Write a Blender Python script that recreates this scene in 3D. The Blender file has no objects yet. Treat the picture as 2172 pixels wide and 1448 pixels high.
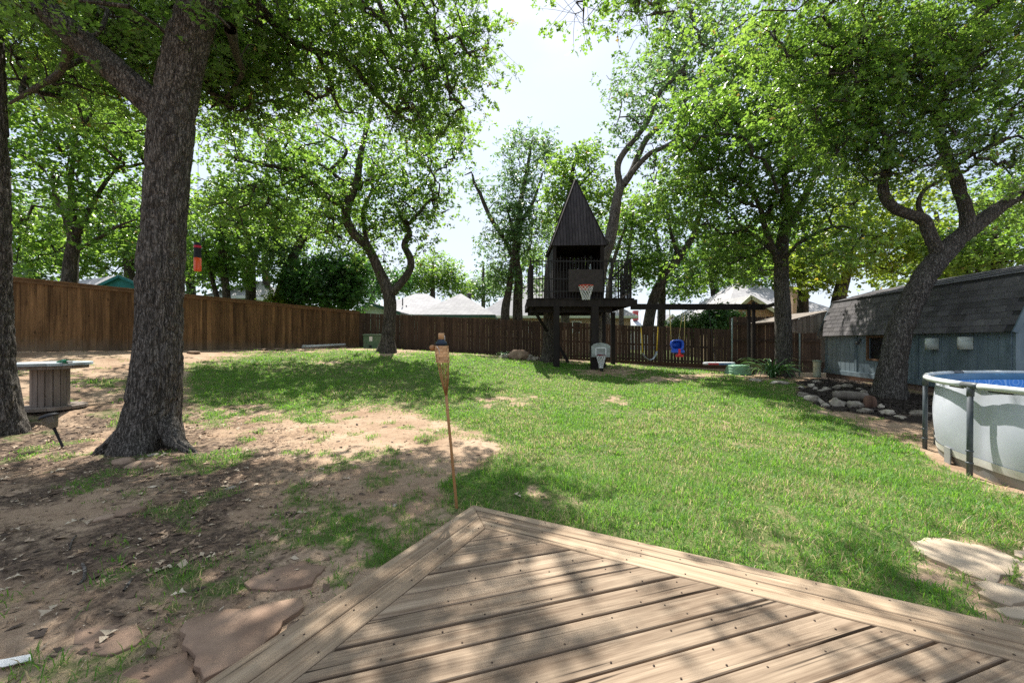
import bpy, bmesh, math, random
import numpy as np
from mathutils import Vector, Matrix

# ------------------------------------------------------------------ camera, light, exposure
SC = bpy.context.scene
F, CX, CY, CAMZ = 850.0, 1086.0, 724.0, 1.36          # photograph pixels (2172 wide) and camera height
COL = SC.collection
cam_data = bpy.data.cameras.new('camera')
cam_data.sensor_width = 36.0
cam_data.lens = 36.0 * F / 2172.0
cam_data.clip_start = 0.05
cam_data.clip_end = 2000.0
cam = bpy.data.objects.new('camera', cam_data)
cam.location = (0, 0, CAMZ)
cam.rotation_euler = (math.radians(90), 0, 0)
COL.objects.link(cam)
SC.camera = cam

SUN_EL, SUN_AZ = math.radians(58), math.radians(-10)   # azimuth from the view axis, negative = to the left
SV = Vector((math.sin(SUN_AZ) * math.cos(SUN_EL), math.cos(SUN_AZ) * math.cos(SUN_EL), math.sin(SUN_EL)))
world = bpy.data.worlds.new('World')
SC.world = world
world.use_nodes = True
wn, wl = world.node_tree.nodes, world.node_tree.links
wn.clear()
sky = wn.new('ShaderNodeTexSky')
sky.sky_type = 'NISHITA'
sky.sun_disc = False
sky.sun_elevation = SUN_EL
sky.sun_rotation = SUN_AZ
sky.dust_density = 1.5
sky.air_density = 1.0
tc = wn.new('ShaderNodeTexCoord')
mp = wn.new('ShaderNodeMapping')
mp.inputs['Scale'].default_value = (1.2, 1.2, 3.0)
cn = wn.new('ShaderNodeTexNoise')
cn.inputs['Scale'].default_value = 1.7
cn.inputs['Detail'].default_value = 7
cn.inputs['Roughness'].default_value = 0.55
cr = wn.new('ShaderNodeValToRGB')
cr.color_ramp.elements[0].position = 0.30
cr.color_ramp.elements[0].color = (0.30, 0.30, 0.30, 1)
cr.color_ramp.elements[1].position = 0.62
cr.color_ramp.elements[1].color = (0.95, 0.95, 0.95, 1)
mx = wn.new('ShaderNodeMix')
mx.data_type = 'RGBA'
mx.inputs['B'].default_value = (4.35, 4.8, 5.5, 1)
bg = wn.new('ShaderNodeBackground')
bg.inputs['Strength'].default_value = 0.10
wo = wn.new('ShaderNodeOutputWorld')
wl.new(tc.outputs['Generated'], mp.inputs['Vector'])
wl.new(mp.outputs['Vector'], cn.inputs['Vector'])
wl.new(cn.outputs['Fac'], cr.inputs['Fac'])
wl.new(cr.outputs['Color'], mx.inputs['Factor'])
wl.new(sky.outputs['Color'], mx.inputs['A'])
wl.new(mx.outputs['Result'], bg.inputs['Color'])
wl.new(bg.outputs['Background'], wo.inputs['Surface'])

sun_data = bpy.data.lights.new('sun', 'SUN')
sun_data.energy = 5.0
sun_data.angle = math.radians(0.53)
sun_data.color = (1.0, 0.955, 0.88)
sun = bpy.data.objects.new('sun', sun_data)
sun.rotation_euler = SV.to_track_quat('Z', 'Y').to_euler()
sun.location = (0, 0, 30)
COL.objects.link(sun)

SC.view_settings.view_transform = 'Standard'
SC.view_settings.look = 'None'
SC.view_settings.exposure = 1.08
SC.view_settings.gamma = 1.0
SC.view_settings.use_curve_mapping = False
SC.render.engine = 'CYCLES'
SC.cycles.max_bounces = 9
SC.cycles.diffuse_bounces = 4
SC.cycles.glossy_bounces = 2
SC.cycles.transmission_bounces = 7
SC.cycles.transparent_max_bounces = 6
SC.cycles.caustics_reflective = False
SC.cycles.caustics_refractive = False
SC.cycles.use_denoising = False

RNG = np.random.default_rng(7)
random.seed(7)

# ------------------------------------------------------------------ helpers
def at(px, py, Y):
    """point seen at photograph pixel (px, py) standing Y metres away"""
    return np.array([(px - CX) / F * Y, Y, CAMZ - (py - CY) / F * Y])

def _h(ix, iy, iz, seed):
    n = (ix * 374761393 + iy * 668265263 + iz * 2147483647 + seed * 974634777) & 0xffffffff
    n = ((n ^ (n >> 13)) * 1274126177) & 0xffffffff
    return ((n ^ (n >> 16)) & 0xffff) / 65535.0

def noise3(x, y, z=0.0, seed=0):
    x, y, z = np.broadcast_arrays(np.asarray(x, float), np.asarray(y, float), np.asarray(z, float))
    xi, yi, zi = np.floor(x).astype(np.int64), np.floor(y).astype(np.int64), np.floor(z).astype(np.int64)
    fx, fy, fz = x - xi, y - yi, z - zi
    fx, fy, fz = [t * t * (3 - 2 * t) for t in (fx, fy, fz)]
    r = 0
    for dx in (0, 1):
        for dy in (0, 1):
            for dz in (0, 1):
                w = (fx if dx else 1 - fx) * (fy if dy else 1 - fy) * (fz if dz else 1 - fz)
                r = r + w * _h(xi + dx, yi + dy, zi + dz, seed)
    return r

def fbm(x, y, z=0.0, o=4, seed=0):
    a, s, t = 0.5, 0.0, 0.0
    for i in range(o):
        s = s + a * noise3(np.asarray(x) * 2 ** i, np.asarray(y) * 2 ** i, np.asarray(z) * 2 ** i, seed + i)
        t += a
        a *= 0.5
    return s / t

WL = {}

def reg(o, parent=None, loc=None):
    COL.objects.link(o)
    if parent is not None:
        o.parent = parent
        WL[o.name] = WL[parent.name] + (np.array(loc) if loc is not None else 0)
    else:
        WL[o.name] = np.array(loc if loc is not None else (0, 0, 0), float)
    if loc is not None:
        o.location = loc
    return o

def tag(o, label=None, cat=None, group=None, kind=None):
    for k, v in (('label', label), ('category', cat), ('group', group), ('kind', kind)):
        if v:
            o[k] = v
    return o

def thing(name, loc, label, cat, group=None, rz=0.0):
    o = bpy.data.objects.new(name, None)
    o.empty_display_size = 0.2
    reg(o, None, tuple(float(c) for c in loc))
    o.rotation_euler = (0, 0, rz)
    return tag(o, label, cat, group)

def np_mesh(name, V, T=None, polys=None, smooth=False):
    """mesh from numpy arrays: T is (n,3) or (n,4)"""
    me = bpy.data.meshes.new(name)
    V = np.ascontiguousarray(V, dtype=np.float32)
    T = np.ascontiguousarray(T, dtype=np.int32)
    k = T.shape[1]
    me.vertices.add(len(V))
    me.vertices.foreach_set('co', V.ravel())
    me.loops.add(T.size)
    me.loops.foreach_set('vertex_index', T.ravel())
    me.polygons.add(len(T))
    me.polygons.foreach_set('loop_start', np.arange(0, T.size, k, dtype=np.int32))
    me.polygons.foreach_set('loop_total', np.full(len(T), k, dtype=np.int32))
    if smooth:
        me.polygons.foreach_set('use_smooth', np.ones(len(T), dtype=bool))
    me.update(calc_edges=True)
    return me

def face_attr(me, name, vals):
    a = me.attributes.new(name, 'FLOAT', 'FACE')
    a.data.foreach_set('value', np.ascontiguousarray(vals, dtype=np.float32))

class MB:
    """collects shapes in world (or local) coordinates; build() links them as one mesh object"""
    def __init__(self):
        self.v, self.f, self.sm = [], [], []
    def add(self, V, Fs, smooth=False, M=None):
        b = len(self.v)
        for p in V:
            self.v.append(tuple(M @ Vector(p)) if M is not None else tuple(float(c) for c in p))
        for q in Fs:
            self.f.append(tuple(i + b for i in q))
            self.sm.append(smooth)
        return self
    def box(self, c, s, M=None, rz=0.0, taper=1.0, ch=0.0):
        x, y, z = s[0] / 2, s[1] / 2, s[2] / 2
        V = []
        cs, sn = math.cos(rz), math.sin(rz)
        if ch > 0:
            ch = min(ch, x * .45, y * .45, z * .45)
            bm = bmesh.new()
            bmesh.ops.create_cube(bm, size=1.0)
            for v in bm.verts:
                v.co = Vector((v.co.x * s[0], v.co.y * s[1], v.co.z * s[2]))
            bmesh.ops.bevel(bm, geom=list(bm.edges), offset=ch, segments=1, affect='EDGES', profile=0.5)
            bm.verts.index_update()
            pts = [tuple(v.co) for v in bm.verts]
            fs = [tuple(v.index for v in f.verts) for f in bm.faces]
            bm.free()
            for (a, b_, d) in pts:
                V.append((c[0] + a * cs - b_ * sn, c[1] + a * sn + b_ * cs, c[2] + d))
            return self.add(V, fs, False, M)
        for dz in (-z, z):
            t = taper if dz > 0 else 1.0
            for dx, dy in ((-x, -y), (x, -y), (x, y), (-x, y)):
                V.append((c[0] + t * (dx * cs - dy * sn), c[1] + t * (dx * sn + dy * cs), c[2] + dz))
        return self.add(V, [(0, 3, 2, 1), (4, 5, 6, 7), (0, 1, 5, 4), (1, 2, 6, 5), (2, 3, 7, 6), (3, 0, 4, 7)], False, M)
    def bar(self, a, b, w, h, up=(0, 0, 1), M=None):
        """rectangular bar from a to b, w wide sideways, h in the up direction"""
        a, b = Vector(a), Vector(b)
        d = (b - a).normalized()
        u = Vector(up)
        s = d.cross(u)
        if s.length < 1e-4:
            s = d.cross(Vector((1, 0, 0)))
        s.normalize()
        u = s.cross(d).normalized()
        V = []
        for p in (a, b):
            for i, j in ((-1, -1), (1, -1), (1, 1), (-1, 1)):
                V.append(p + s * (i * w / 2) + u * (j * h / 2))
        return self.add(V, [(0, 3, 2, 1), (4, 5, 6, 7), (0, 1, 5, 4), (1, 2, 6, 5), (2, 3, 7, 6), (3, 0, 4, 7)], False, M)
    def tube(self, pts, r, n=8, cap=True, M=None, closed=False):
        pts = [Vector(p) for p in pts]
        m = len(pts)
        rr = r if hasattr(r, '__len__') else [r] * m
        V, Fs = [], []
        prev = None
        for i, p in enumerate(pts):
            if closed:
                d = pts[(i + 1) % m] - pts[i - 1]
            else:
                d = pts[min(i + 1, m - 1)] - pts[max(i - 1, 0)]
            d.normalize()
            if prev is None:
                a = d.cross(Vector((0, 0, 1)))
                if a.length < 0.05:
                    a = d.cross(Vector((1, 0, 0)))
            else:
                a = prev - d * prev.dot(d)
            a.normalize()
            prev = a
            b = d.cross(a)
            for k in range(n):
                t = 2 * math.pi * k / n
                V.append(p + (a * math.cos(t) + b * math.sin(t)) * rr[i])
        last = m if closed else m - 1
        for i in range(last):
            j = (i + 1) % m
            for k in range(n):
                k2 = (k + 1) % n
                Fs.append((i * n + k, i * n + k2, j * n + k2, j * n + k))
        self.add(V, Fs, True, M)
        if cap and not closed:
            b0 = len(self.v) - len(V)
            self.f.append(tuple(b0 + k for k in reversed(range(n))))
            self.f.append(tuple(b0 + (m - 1) * n + k for k in range(n)))
            self.sm += [False, False]
        return self
    def lathe(self, prof, c=(0, 0, 0), n=24, M=None, a0=0.0, a1=2 * math.pi, smooth=True):
        """prof: list of (r, z); revolved about a vertical axis through c"""
        full = abs(a1 - a0 - 2 * math.pi) < 1e-6
        k = n if full else n + 1
        V, Fs = [], []
        for (r, z) in prof:
            for i in range(k):
                t = a0 + (a1 - a0) * i / n
                V.append((c[0] + r * math.cos(t), c[1] + r * math.sin(t), c[2] + z))
        for j in range(len(prof) - 1):
            for i in range(n):
                i2 = (i + 1) % k
                Fs.append((j * k + i, j * k + i2, (j + 1) * k + i2, (j + 1) * k + i))
        return self.add(V, Fs, smooth, M)
    def prism(self, poly, z0, z1, M=None, ch=0.0):
        """vertical prism over a polygon of (x, y)"""
        a = sum(poly[i][0] * poly[(i + 1) % len(poly)][1] - poly[(i + 1) % len(poly)][0] * poly[i][1] for i in range(len(poly)))
        if a < 0:
            poly = poly[::-1]
        n = len(poly)
        if ch > 0:
            P = [Vector((p[0], p[1])) for p in poly]
            ins = []
            for i in range(n):
                e0 = (P[i] - P[i - 1]).normalized()
                e1 = (P[(i + 1) % n] - P[i]).normalized()
                n0, n1 = Vector((-e0.y, e0.x)), Vector((-e1.y, e1.x))
                m_ = n0 + n1
                q = m_ / max(0.35, m_.length_squared / 2)
                ins.append(P[i] + q * ch)
            V = [(p[0], p[1], z0) for p in poly] + [(p[0], p[1], z1 - ch) for p in poly] + [(p.x, p.y, z1) for p in ins]
            Fs = [tuple(reversed(range(n))), tuple(range(2 * n, 3 * n))]
            for b in (0, n):
                Fs += [(b + i, b + (i + 1) % n, b + n + (i + 1) % n, b + n + i) for i in range(n)]
            return self.add(V, Fs, False, M)
        V = [(p[0], p[1], z0) for p in poly] + [(p[0], p[1], z1) for p in poly]
        Fs = [tuple(reversed(range(n))), tuple(range(n, 2 * n))] + [(i, (i + 1) % n, n + (i + 1) % n, n + i) for i in range(n)]
        return self.add(V, Fs, False, M)
    def mesh(self, name, off=(0, 0, 0)):
        me = bpy.data.meshes.new(name)
        me.from_pydata([(p[0] - off[0], p[1] - off[1], p[2] - off[2]) for p in self.v], [], self.f)
        me.polygons.foreach_set('use_smooth', self.sm)
        me.update()
        return me
    def build(self, name, mat, parent=None, local=False, loc=None):
        """world-coordinate shapes unless local; the part's origin is its parent's"""
        off = (0, 0, 0) if (local or parent is None) else WL[parent.name]
        me = self.mesh(name, off if loc is None else loc)
        me.materials.append(mat)
        return reg(bpy.data.objects.new(name, me), parent, loc)

def inst(name, me, parent, loc, rot=(0, 0, 0), scale=(1, 1, 1)):
    o = bpy.data.objects.new(name, me)
    COL.objects.link(o)
    o.parent = parent
    o.location = loc
    o.rotation_euler = rot
    o.scale = scale
    return o

# ------------------------------------------------------------------ materials
def new_mat(name):
    m = bpy.data.materials.new(name)
    m.use_nodes = True
    n = m.node_tree.nodes
    b = n['Principled BSDF']
    return m, n, m.node_tree.links, b

def _in(node, link, sock, val):
    if hasattr(val, 'is_linked') or hasattr(val, 'links'):
        link.new(val, node.inputs[sock])
    else:
        node.inputs[sock].default_value = val

def math_n(n, l, op, a, b=0.0, clamp=False):
    x = n.new('ShaderNodeMath')
    x.operation = op
    x.use_clamp = clamp
    _in(x, l, 0, a)
    _in(x, l, 1, b)
    return x.outputs[0]

def mix_n(n, l, fac, a, b, blend='MIX'):
    x = n.new('ShaderNodeMix')
    x.data_type = 'RGBA'
    x.blend_type = blend
    _in(x, l, 'Factor', fac)
    for s, v in (('A', a), ('B', b)):
        if isinstance(v, tuple):
            x.inputs[s].default_value = (*v[:3], 1)
        else:
            l.new(v, x.inputs[s])
    return x.outputs['Result']

def ramp_n(n, l, fac, p0, p1, c0=(0, 0, 0), c1=(1, 1, 1)):
    x = n.new('ShaderNodeValToRGB')
    x.color_ramp.elements[0].position = p0
    x.color_ramp.elements[1].position = p1
    x.color_ramp.elements[0].color = (*c0, 1)
    x.color_ramp.elements[1].color = (*c1, 1)
    l.new(fac, x.inputs['Fac'])
    return x.outputs['Color']

def coord_n(n, l, stretch=(1, 1, 1), rnd=True, kind='Object'):
    t = n.new('ShaderNodeTexCoord')
    out = t.outputs[kind]
    if rnd:
        oi = n.new('ShaderNodeObjectInfo')
        add = n.new('ShaderNodeVectorMath')
        add.operation = 'MULTIPLY_ADD'
        cmb = n.new('ShaderNodeCombineXYZ')
        for i in range(3):
            l.new(oi.outputs['Random'], cmb.inputs[i])
        l.new(cmb.outputs[0], add.inputs[0])
        add.inputs[1].default_value = (37.0, 53.0, 71.0)
        l.new(out, add.inputs[2])
        out = add.outputs[0]
    mpn = n.new('ShaderNodeMapping')
    mpn.inputs['Scale'].default_value = stretch
    l.new(out, mpn.inputs['Vector'])
    return mpn.outputs['Vector']

def noise_n(n, l, vec, scale, detail=5, rough=0.55, dist=0.0):
    x = n.new('ShaderNodeTexNoise')
    x.inputs['Scale'].default_value = scale
    x.inputs['Detail'].default_value = detail
    x.inputs['Roughness'].default_value = rough
    x.inputs['Distortion'].default_value = dist
    l.new(vec, x.inputs['Vector'])
    return x.outputs['Fac']

def bump_n(n, l, h, strength, dist, b, chain=None):
    x = n.new('ShaderNodeBump')
    x.inputs['Strength'].default_value = strength
    x.inputs['Distance'].default_value = dist
    l.new(h, x.inputs['Height'])
    if chain is not None:
        l.new(chain, x.inputs['Normal'])
    l.new(x.outputs['Normal'], b.inputs['Normal'])
    return x.outputs['Normal']

def M(name, c1, c2=None, scale=6, stretch=(1, 1, 1), rough=0.7, bump=0.0, bdist=0.01, spec=0.3, rnd=0.0, metallic=0.0,
      p=(0.35, 0.65), dirt=None, dscale=2.5, detail=6):
    m, n, l, b = new_mat(name)
    b.inputs['Roughness'].default_value = rough
    b.inputs['Specular IOR Level'].default_value = spec
    b.inputs['Metallic'].default_value = metallic
    c2 = c2 or tuple(min(1, c * 1.25) for c in c1)
    v = coord_n(n, l, stretch)
    f = noise_n(n, l, v, scale, detail)
    col = ramp_n(n, l, f, p[0], p[1], c1, c2)
    if dirt is not None:
        v2 = coord_n(n, l, (1, 1, 1))
        d = ramp_n(n, l, noise_n(n, l, v2, dscale, 6, 0.65), 0.48, 0.72)
        col = mix_n(n, l, math_n(n, l, 'MULTIPLY', d, 0.7), col, dirt)
    if rnd:
        oi = n.new('ShaderNodeObjectInfo')
        hsv = n.new('ShaderNodeHueSaturation')
        l.new(math_n(n, l, 'MULTIPLY_ADD', oi.outputs['Random'], 2 * rnd), hsv.inputs['Value'])
        hsv.inputs['Value'].links[0].from_node.inputs[2].default_value = 1 - rnd
        l.new(col, hsv.inputs['Color'])
        col = hsv.outputs['Color']
    l.new(col, b.inputs['Base Color'])
    if bump:
        bump_n(n, l, f, bump, bdist, b)
    return m

def wood(name, dark, light, axis=2, rough=0.8, rnd=0.25, fine=60, knots=True, bump=0.35, grey=None, crack=0.0, foot=None):
    """boards: grain along the local axis, growth streaks, knots, per-board tone"""
    m, n, l, b = new_mat(name)
    b.inputs['Roughness'].default_value = rough
    b.inputs['Specular IOR Level'].default_value = 0.2
    st = [1.0, 1.0, 1.0]
    st[axis] = 0.06
    v = coord_n(n, l, tuple(st))
    st2 = [1.0, 1.0, 1.0]
    st2[axis] = 0.025
    v2 = coord_n(n, l, tuple(st2))
    g1 = noise_n(n, l, v, fine * 0.28, 5, 0.6, 0.6)
    g2 = noise_n(n, l, v2, fine * 1.6, 3, 0.6)
    g = math_n(n, l, 'MULTIPLY_ADD', g1, 0.65)
    g.node.inputs[2].default_value = 0.0
    g = math_n(n, l, 'MULTIPLY_ADD', g2, 0.35)
    l.new(math_n(n, l, 'MULTIPLY', g1, 0.65), g.node.inputs[2])
    col = ramp_n(n, l, g, 0.36, 0.64, dark, light)
    if knots:
        st3 = [1.0, 1.0, 1.0]
        st3[axis] = 0.42
        vo = n.new('ShaderNodeTexVoronoi')
        vo.inputs['Scale'].default_value = 5.0
        l.new(coord_n(n, l, tuple(st3)), vo.inputs['Vector'])
        k = ramp_n(n, l, vo.outputs['Distance'], 0.03, 0.14, (1, 1, 1), (0, 0, 0))
        col = mix_n(n, l, math_n(n, l, 'MULTIPLY', k, 0.75), col, tuple(c * 0.35 for c in dark))
    vb = coord_n(n, l, (1, 1, 1))
    big = noise_n(n, l, vb, 2.2, 4)
    if grey is not None:
        col = mix_n(n, l, ramp_n(n, l, big, 0.42, 0.66), col, grey)
    else:
        col = mix_n(n, l, math_n(n, l, 'MULTIPLY', ramp_n(n, l, big, 0.4, 0.7), 0.35), col, tuple(c * 0.55 for c in dark))
    if crack:
        ck = noise_n(n, l, v2, fine * 0.55, 2, 0.5, 0.3)
        ckm = ramp_n(n, l, ck, 0.29, 0.36, (1, 1, 1), (0, 0, 0))
        col = mix_n(n, l, math_n(n, l, 'MULTIPLY', ckm, crack), col, tuple(c * 0.2 for c in dark))
    if foot is not None:
        # soil splashed and greyed timber along the foot of the board
        tcf = n.new('ShaderNodeTexCoord')
        sxf = n.new('ShaderNodeSeparateXYZ')
        l.new(tcf.outputs['Object'], sxf.inputs[0])
        hf = math_n(n, l, 'ADD', sxf.outputs[2], math_n(n, l, 'MULTIPLY', noise_n(n, l, coord_n(n, l, (1, 1, 0.4)), 9, 5), 0.5))
        ff = ramp_n(n, l, hf, 0.30, 0.62, (1, 1, 1), (0, 0, 0))
        col = mix_n(n, l, math_n(n, l, 'MULTIPLY', ff, 0.65), col, foot)
    oi = n.new('ShaderNodeObjectInfo')
    hsv = n.new('ShaderNodeHueSaturation')
    va = math_n(n, l, 'MULTIPLY_ADD', oi.outputs['Random'], 2 * rnd)
    va.node.inputs[2].default_value = 1 - rnd
    l.new(va, hsv.inputs['Value'])
    l.new(col, hsv.inputs['Color'])
    l.new(hsv.outputs['Color'], b.inputs['Base Color'])
    bump_n(n, l, g, bump, 0.004, b)
    return m

def bark(name, dark, light, sc=13.0, zs=0.22, bump=0.9, lichen=(0.2, 0.2, 0.17)):
    """furrowed bark: long ridges along the stem broken by short cross cracks"""
    m, n, l, b = new_mat(name)
    b.inputs['Roughness'].default_value = 0.92
    b.inputs['Specular IOR Level'].default_value = 0.15
    def ridge(stretch, scale, w, dist=0.5):
        f = noise_n(n, l, coord_n(n, l, stretch), scale, 3, 0.55, dist)
        a = math_n(n, l, 'ABSOLUTE', math_n(n, l, 'SUBTRACT', f, 0.5))
        return ramp_n(n, l, a, 0.0, w)
    r1 = ridge((1, 1, zs * 0.55), sc, 0.085)
    r2 = ridge((1, 1, zs * 1.6), sc * 1.35, 0.06)
    fn = noise_n(n, l, coord_n(n, l, (1, 1, 0.45)), sc * 3.2, 5, 0.65)
    h = math_n(n, l, 'MULTIPLY', r1, math_n(n, l, 'MULTIPLY_ADD', r2, 0.6))
    h.node.inputs[1].links[0].from_node.inputs[2].default_value = 0.4
    h = math_n(n, l, 'MULTIPLY_ADD', h, 0.62)
    l.new(math_n(n, l, 'MULTIPLY', fn, 0.5), h.node.inputs[2])
    col = ramp_n(n, l, h, 0.22, 0.98, dark, light)
    big = ramp_n(n, l, noise_n(n, l, coord_n(n, l), 1.7, 5), 0.45, 0.7)
    col = mix_n(n, l, math_n(n, l, 'MULTIPLY', big, 0.30), col, mix_n(n, l, h, tuple(c * 0.25 for c in lichen), lichen))
    l.new(col, b.inputs['Base Color'])
    bump_n(n, l, h, bump, 0.03, b)
    return m

def leafmat(name, d1, d2, t1, t2, trans=0.45, rough=0.42, spec=0.4, warm=None):
    """leaves: per-leaf tone, light passing through from the sun behind"""
    m, n, l, b = new_mat(name)
    a = n.new('ShaderNodeAttribute')
    a.attribute_name = 'tone'
    f = a.outputs['Fac']
    dc = ramp_n(n, l, f, 0.0, 1.0, d1, d2)
    tcn = ramp_n(n, l, f, 0.0, 1.0, t1, t2)
    if warm is not None:
        w = ramp_n(n, l, f, 0.93, 0.97)
        dc = mix_n(n, l, w, dc, warm)
        tcn = mix_n(n, l, w, tcn, tuple(min(1, c * 1.7) for c in warm))
    l.new(dc, b.inputs['Base Color'])
    b.inputs['Roughness'].default_value = rough
    b.inputs['Specular IOR Level'].default_value = spec
    tr = n.new('ShaderNodeBsdfTranslucent')
    l.new(tcn, tr.inputs['Color'])
    ms = n.new('ShaderNodeMixShader')
    ms.inputs[0].default_value = trans
    l.new(b.outputs[0], ms.inputs[1])
    l.new(tr.outputs[0], ms.inputs[2])
    l.new(ms.outputs[0], n['Material Output'].inputs['Surface'])
    return m

def roofmat(name, c1, c2, row=0.14, rough=0.9):
    """far shingle roof: courses too small to pick apart"""
    m, n, l, b = new_mat(name)
    b.inputs['Roughness'].default_value = rough
    b.inputs['Specular IOR Level'].default_value = 0.2
    v = coord_n(n, l, (1, 1, 1), False)
    br = n.new('ShaderNodeTexBrick')
    br.inputs['Scale'].default_value = 1.0
    br.inputs['Brick Width'].default_value = 0.34
    br.inputs['Row Height'].default_value = row
    br.inputs['Mortar Size'].default_value = 0.012
    br.inputs['Color1'].default_value = (*c1, 1)
    br.inputs['Color2'].default_value = (*c2, 1)
    br.inputs['Mortar'].default_value = (*[c * 0.6 for c in c1], 1)
    sx = n.new('ShaderNodeSeparateXYZ')
    l.new(v, sx.inputs[0])
    cb = n.new('ShaderNodeCombineXYZ')
    l.new(math_n(n, l, 'ADD', sx.outputs[0], sx.outputs[1]), cb.inputs[0])
    l.new(math_n(n, l, 'MULTIPLY', sx.outputs[2], 2.0), cb.inputs[1])
    l.new(cb.outputs[0], br.inputs['Vector'])
    st = ramp_n(n, l, noise_n(n, l, coord_n(n, l), 0.7, 5), 0.35, 0.75)
    col = mix_n(n, l, math_n(n, l, 'MULTIPLY', st, 0.35), br.outputs['Color'], tuple(c * 0.62 for c in c1))
    l.new(col, b.inputs['Base Color'])
    return m

def brickmat(name, c1, c2, mortar):
    m, n, l, b = new_mat(name)
    b.inputs['Roughness'].default_value = 0.9
    v = coord_n(n, l, (1, 1, 1), False)
    sx = n.new('ShaderNodeSeparateXYZ')
    l.new(v, sx.inputs[0])
    cb = n.new('ShaderNodeCombineXYZ')
    l.new(math_n(n, l, 'ADD', sx.outputs[0], sx.outputs[1]), cb.inputs[0])
    l.new(sx.outputs[2], cb.inputs[1])
    br = n.new('ShaderNodeTexBrick')
    br.inputs['Scale'].default_value = 1.0
    br.inputs['Brick Width'].default_value = 0.22
    br.inputs['Row Height'].default_value = 0.075
    br.inputs['Mortar Size'].default_value = 0.01
    br.inputs['Color1'].default_value = (*c1, 1)
    br.inputs['Color2'].default_value = (*c2, 1)
    br.inputs['Mortar'].default_value = (*mortar, 1)
    l.new(cb.outputs[0], br.inputs['Vector'])
    l.new(br.outputs['Color'], b.inputs['Base Color'])
    bump_n(n, l, br.outputs['Fac'], 0.4, -0.01, b)
    return m

MAT = {}
MAT['deck'] = wood('deck_wood', (0.150, 0.102, 0.067), (0.41, 0.315, 0.222), axis=0, rnd=0.20, fine=70, bump=0.8, crack=0.95, rough=0.85)
MAT['deck_edge'] = wood('deck_edge_wood', (0.190, 0.130, 0.083), (0.42, 0.322, 0.222), axis=0, rnd=0.14, fine=60, bump=0.5, crack=0.75, rough=0.85)
MAT['joist'] = wood('joist_wood', (0.06, 0.04, 0.03), (0.12, 0.085, 0.06), axis=0, rnd=0.1)
MAT['picket_new'] = wood('cedar_picket', (0.052, 0.028, 0.013), (0.225, 0.125, 0.058), axis=2, rnd=0.34, fine=26, bump=0.3, foot=(0.15, 0.115, 0.085))
MAT['picket_old'] = wood('stained_picket', (0.036, 0.023, 0.015), (0.090, 0.058, 0.040), axis=2, rnd=0.30, fine=28, bump=0.3, knots=False)
MAT['picket_gate'] = wood('dark_tall_picket', (0.040, 0.026, 0.018), (0.085, 0.058, 0.042), axis=2, rnd=0.30, fine=28, bump=0.3, knots=False)
MAT['rail'] = wood('fence_rail', (0.06, 0.032, 0.017), (0.13, 0.075, 0.04), axis=0, rnd=0.1)
MAT['cap'] = wood('fence_cap', (0.10, 0.055, 0.027), (0.20, 0.115, 0.058), axis=0, rnd=0.12, fine=26)
MAT['black_wood'] = wood('black_stained_wood', (0.010, 0.0075, 0.0065), (0.027, 0.020, 0.017), axis=2, rnd=0.25, fine=30, knots=False, rough=0.65)
MAT['black_roof'] = wood('black_spire_board', (0.028, 0.024, 0.026), (0.062, 0.053, 0.056), axis=2, rnd=0.25, fine=30, knots=False, rough=0.7)
MAT['grey_wood'] = wood('weathered_grey_wood', (0.14, 0.115, 0.095), (0.30, 0.26, 0.225), axis=2, rnd=0.22, fine=30, knots=False)
MAT['spool_wood'] = wood('spool_wood', (0.155, 0.125, 0.105), (0.28, 0.235, 0.20), axis=2, rnd=0.12, fine=34)
MAT['spool_top'] = M('spool_top_paint', (0.30, 0.36, 0.40), (0.46, 0.52, 0.55), 7, rough=0.6, dirt=(0.16, 0.15, 0.13), bump=0.2)
MAT['bark'] = bark('oak_bark', (0.012, 0.010, 0.008), (0.215, 0.192, 0.168), sc=36, zs=0.22, lichen=(0.20, 0.19, 0.17))
MAT['bark_far'] = bark('oak_bark_far', (0.020, 0.016, 0.013), (0.14, 0.115, 0.095), sc=15, zs=0.3)
MAT['bark_pale'] = bark('pale_bark', (0.055, 0.046, 0.040), (0.24, 0.21, 0.185), sc=15, zs=0.3, lichen=(0.34, 0.33, 0.29))
G = leafmat
MAT['leaf'] = G('oak_leaf', (0.022, 0.055, 0.016), (0.070, 0.135, 0.036), (0.15, 0.35, 0.032), (0.48, 0.70, 0.095), 0.47, rough=0.36, spec=0.55, warm=(0.20, 0.15, 0.04))
MAT['leaf_dark'] = G('dark_leaf', (0.022, 0.060, 0.022), (0.058, 0.125, 0.042), (0.08, 0.24, 0.036), (0.22, 0.46, 0.07), 0.40, rough=0.36, spec=0.5)
MAT['leaf_cool'] = G('cool_leaf', (0.034, 0.075, 0.034), (0.090, 0.150, 0.072), (0.14, 0.31, 0.07), (0.36, 0.54, 0.14), 0.45, rough=0.36, spec=0.55, warm=(0.20, 0.16, 0.05))
MAT['leaf_yellow'] = G('yellow_green_leaf', (0.045, 0.088, 0.016), (0.12, 0.175, 0.03), (0.26, 0.42, 0.03), (0.56, 0.66, 0.08), 0.48, warm=(0.33, 0.22, 0.03))
MAT['grass'] = G('grass_blade', (0.048, 0.145, 0.018), (0.135, 0.275, 0.042), (0.16, 0.40, 0.03), (0.36, 0.62, 0.07), 0.45, rough=0.5, spec=0.3, warm=(0.42, 0.34, 0.19))
MAT['lily'] = G('strap_leaf', (0.04, 0.105, 0.035), (0.10, 0.20, 0.08), (0.10, 0.25, 0.05), (0.22, 0.42, 0.09), 0.3, rough=0.3, spec=0.5)
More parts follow.
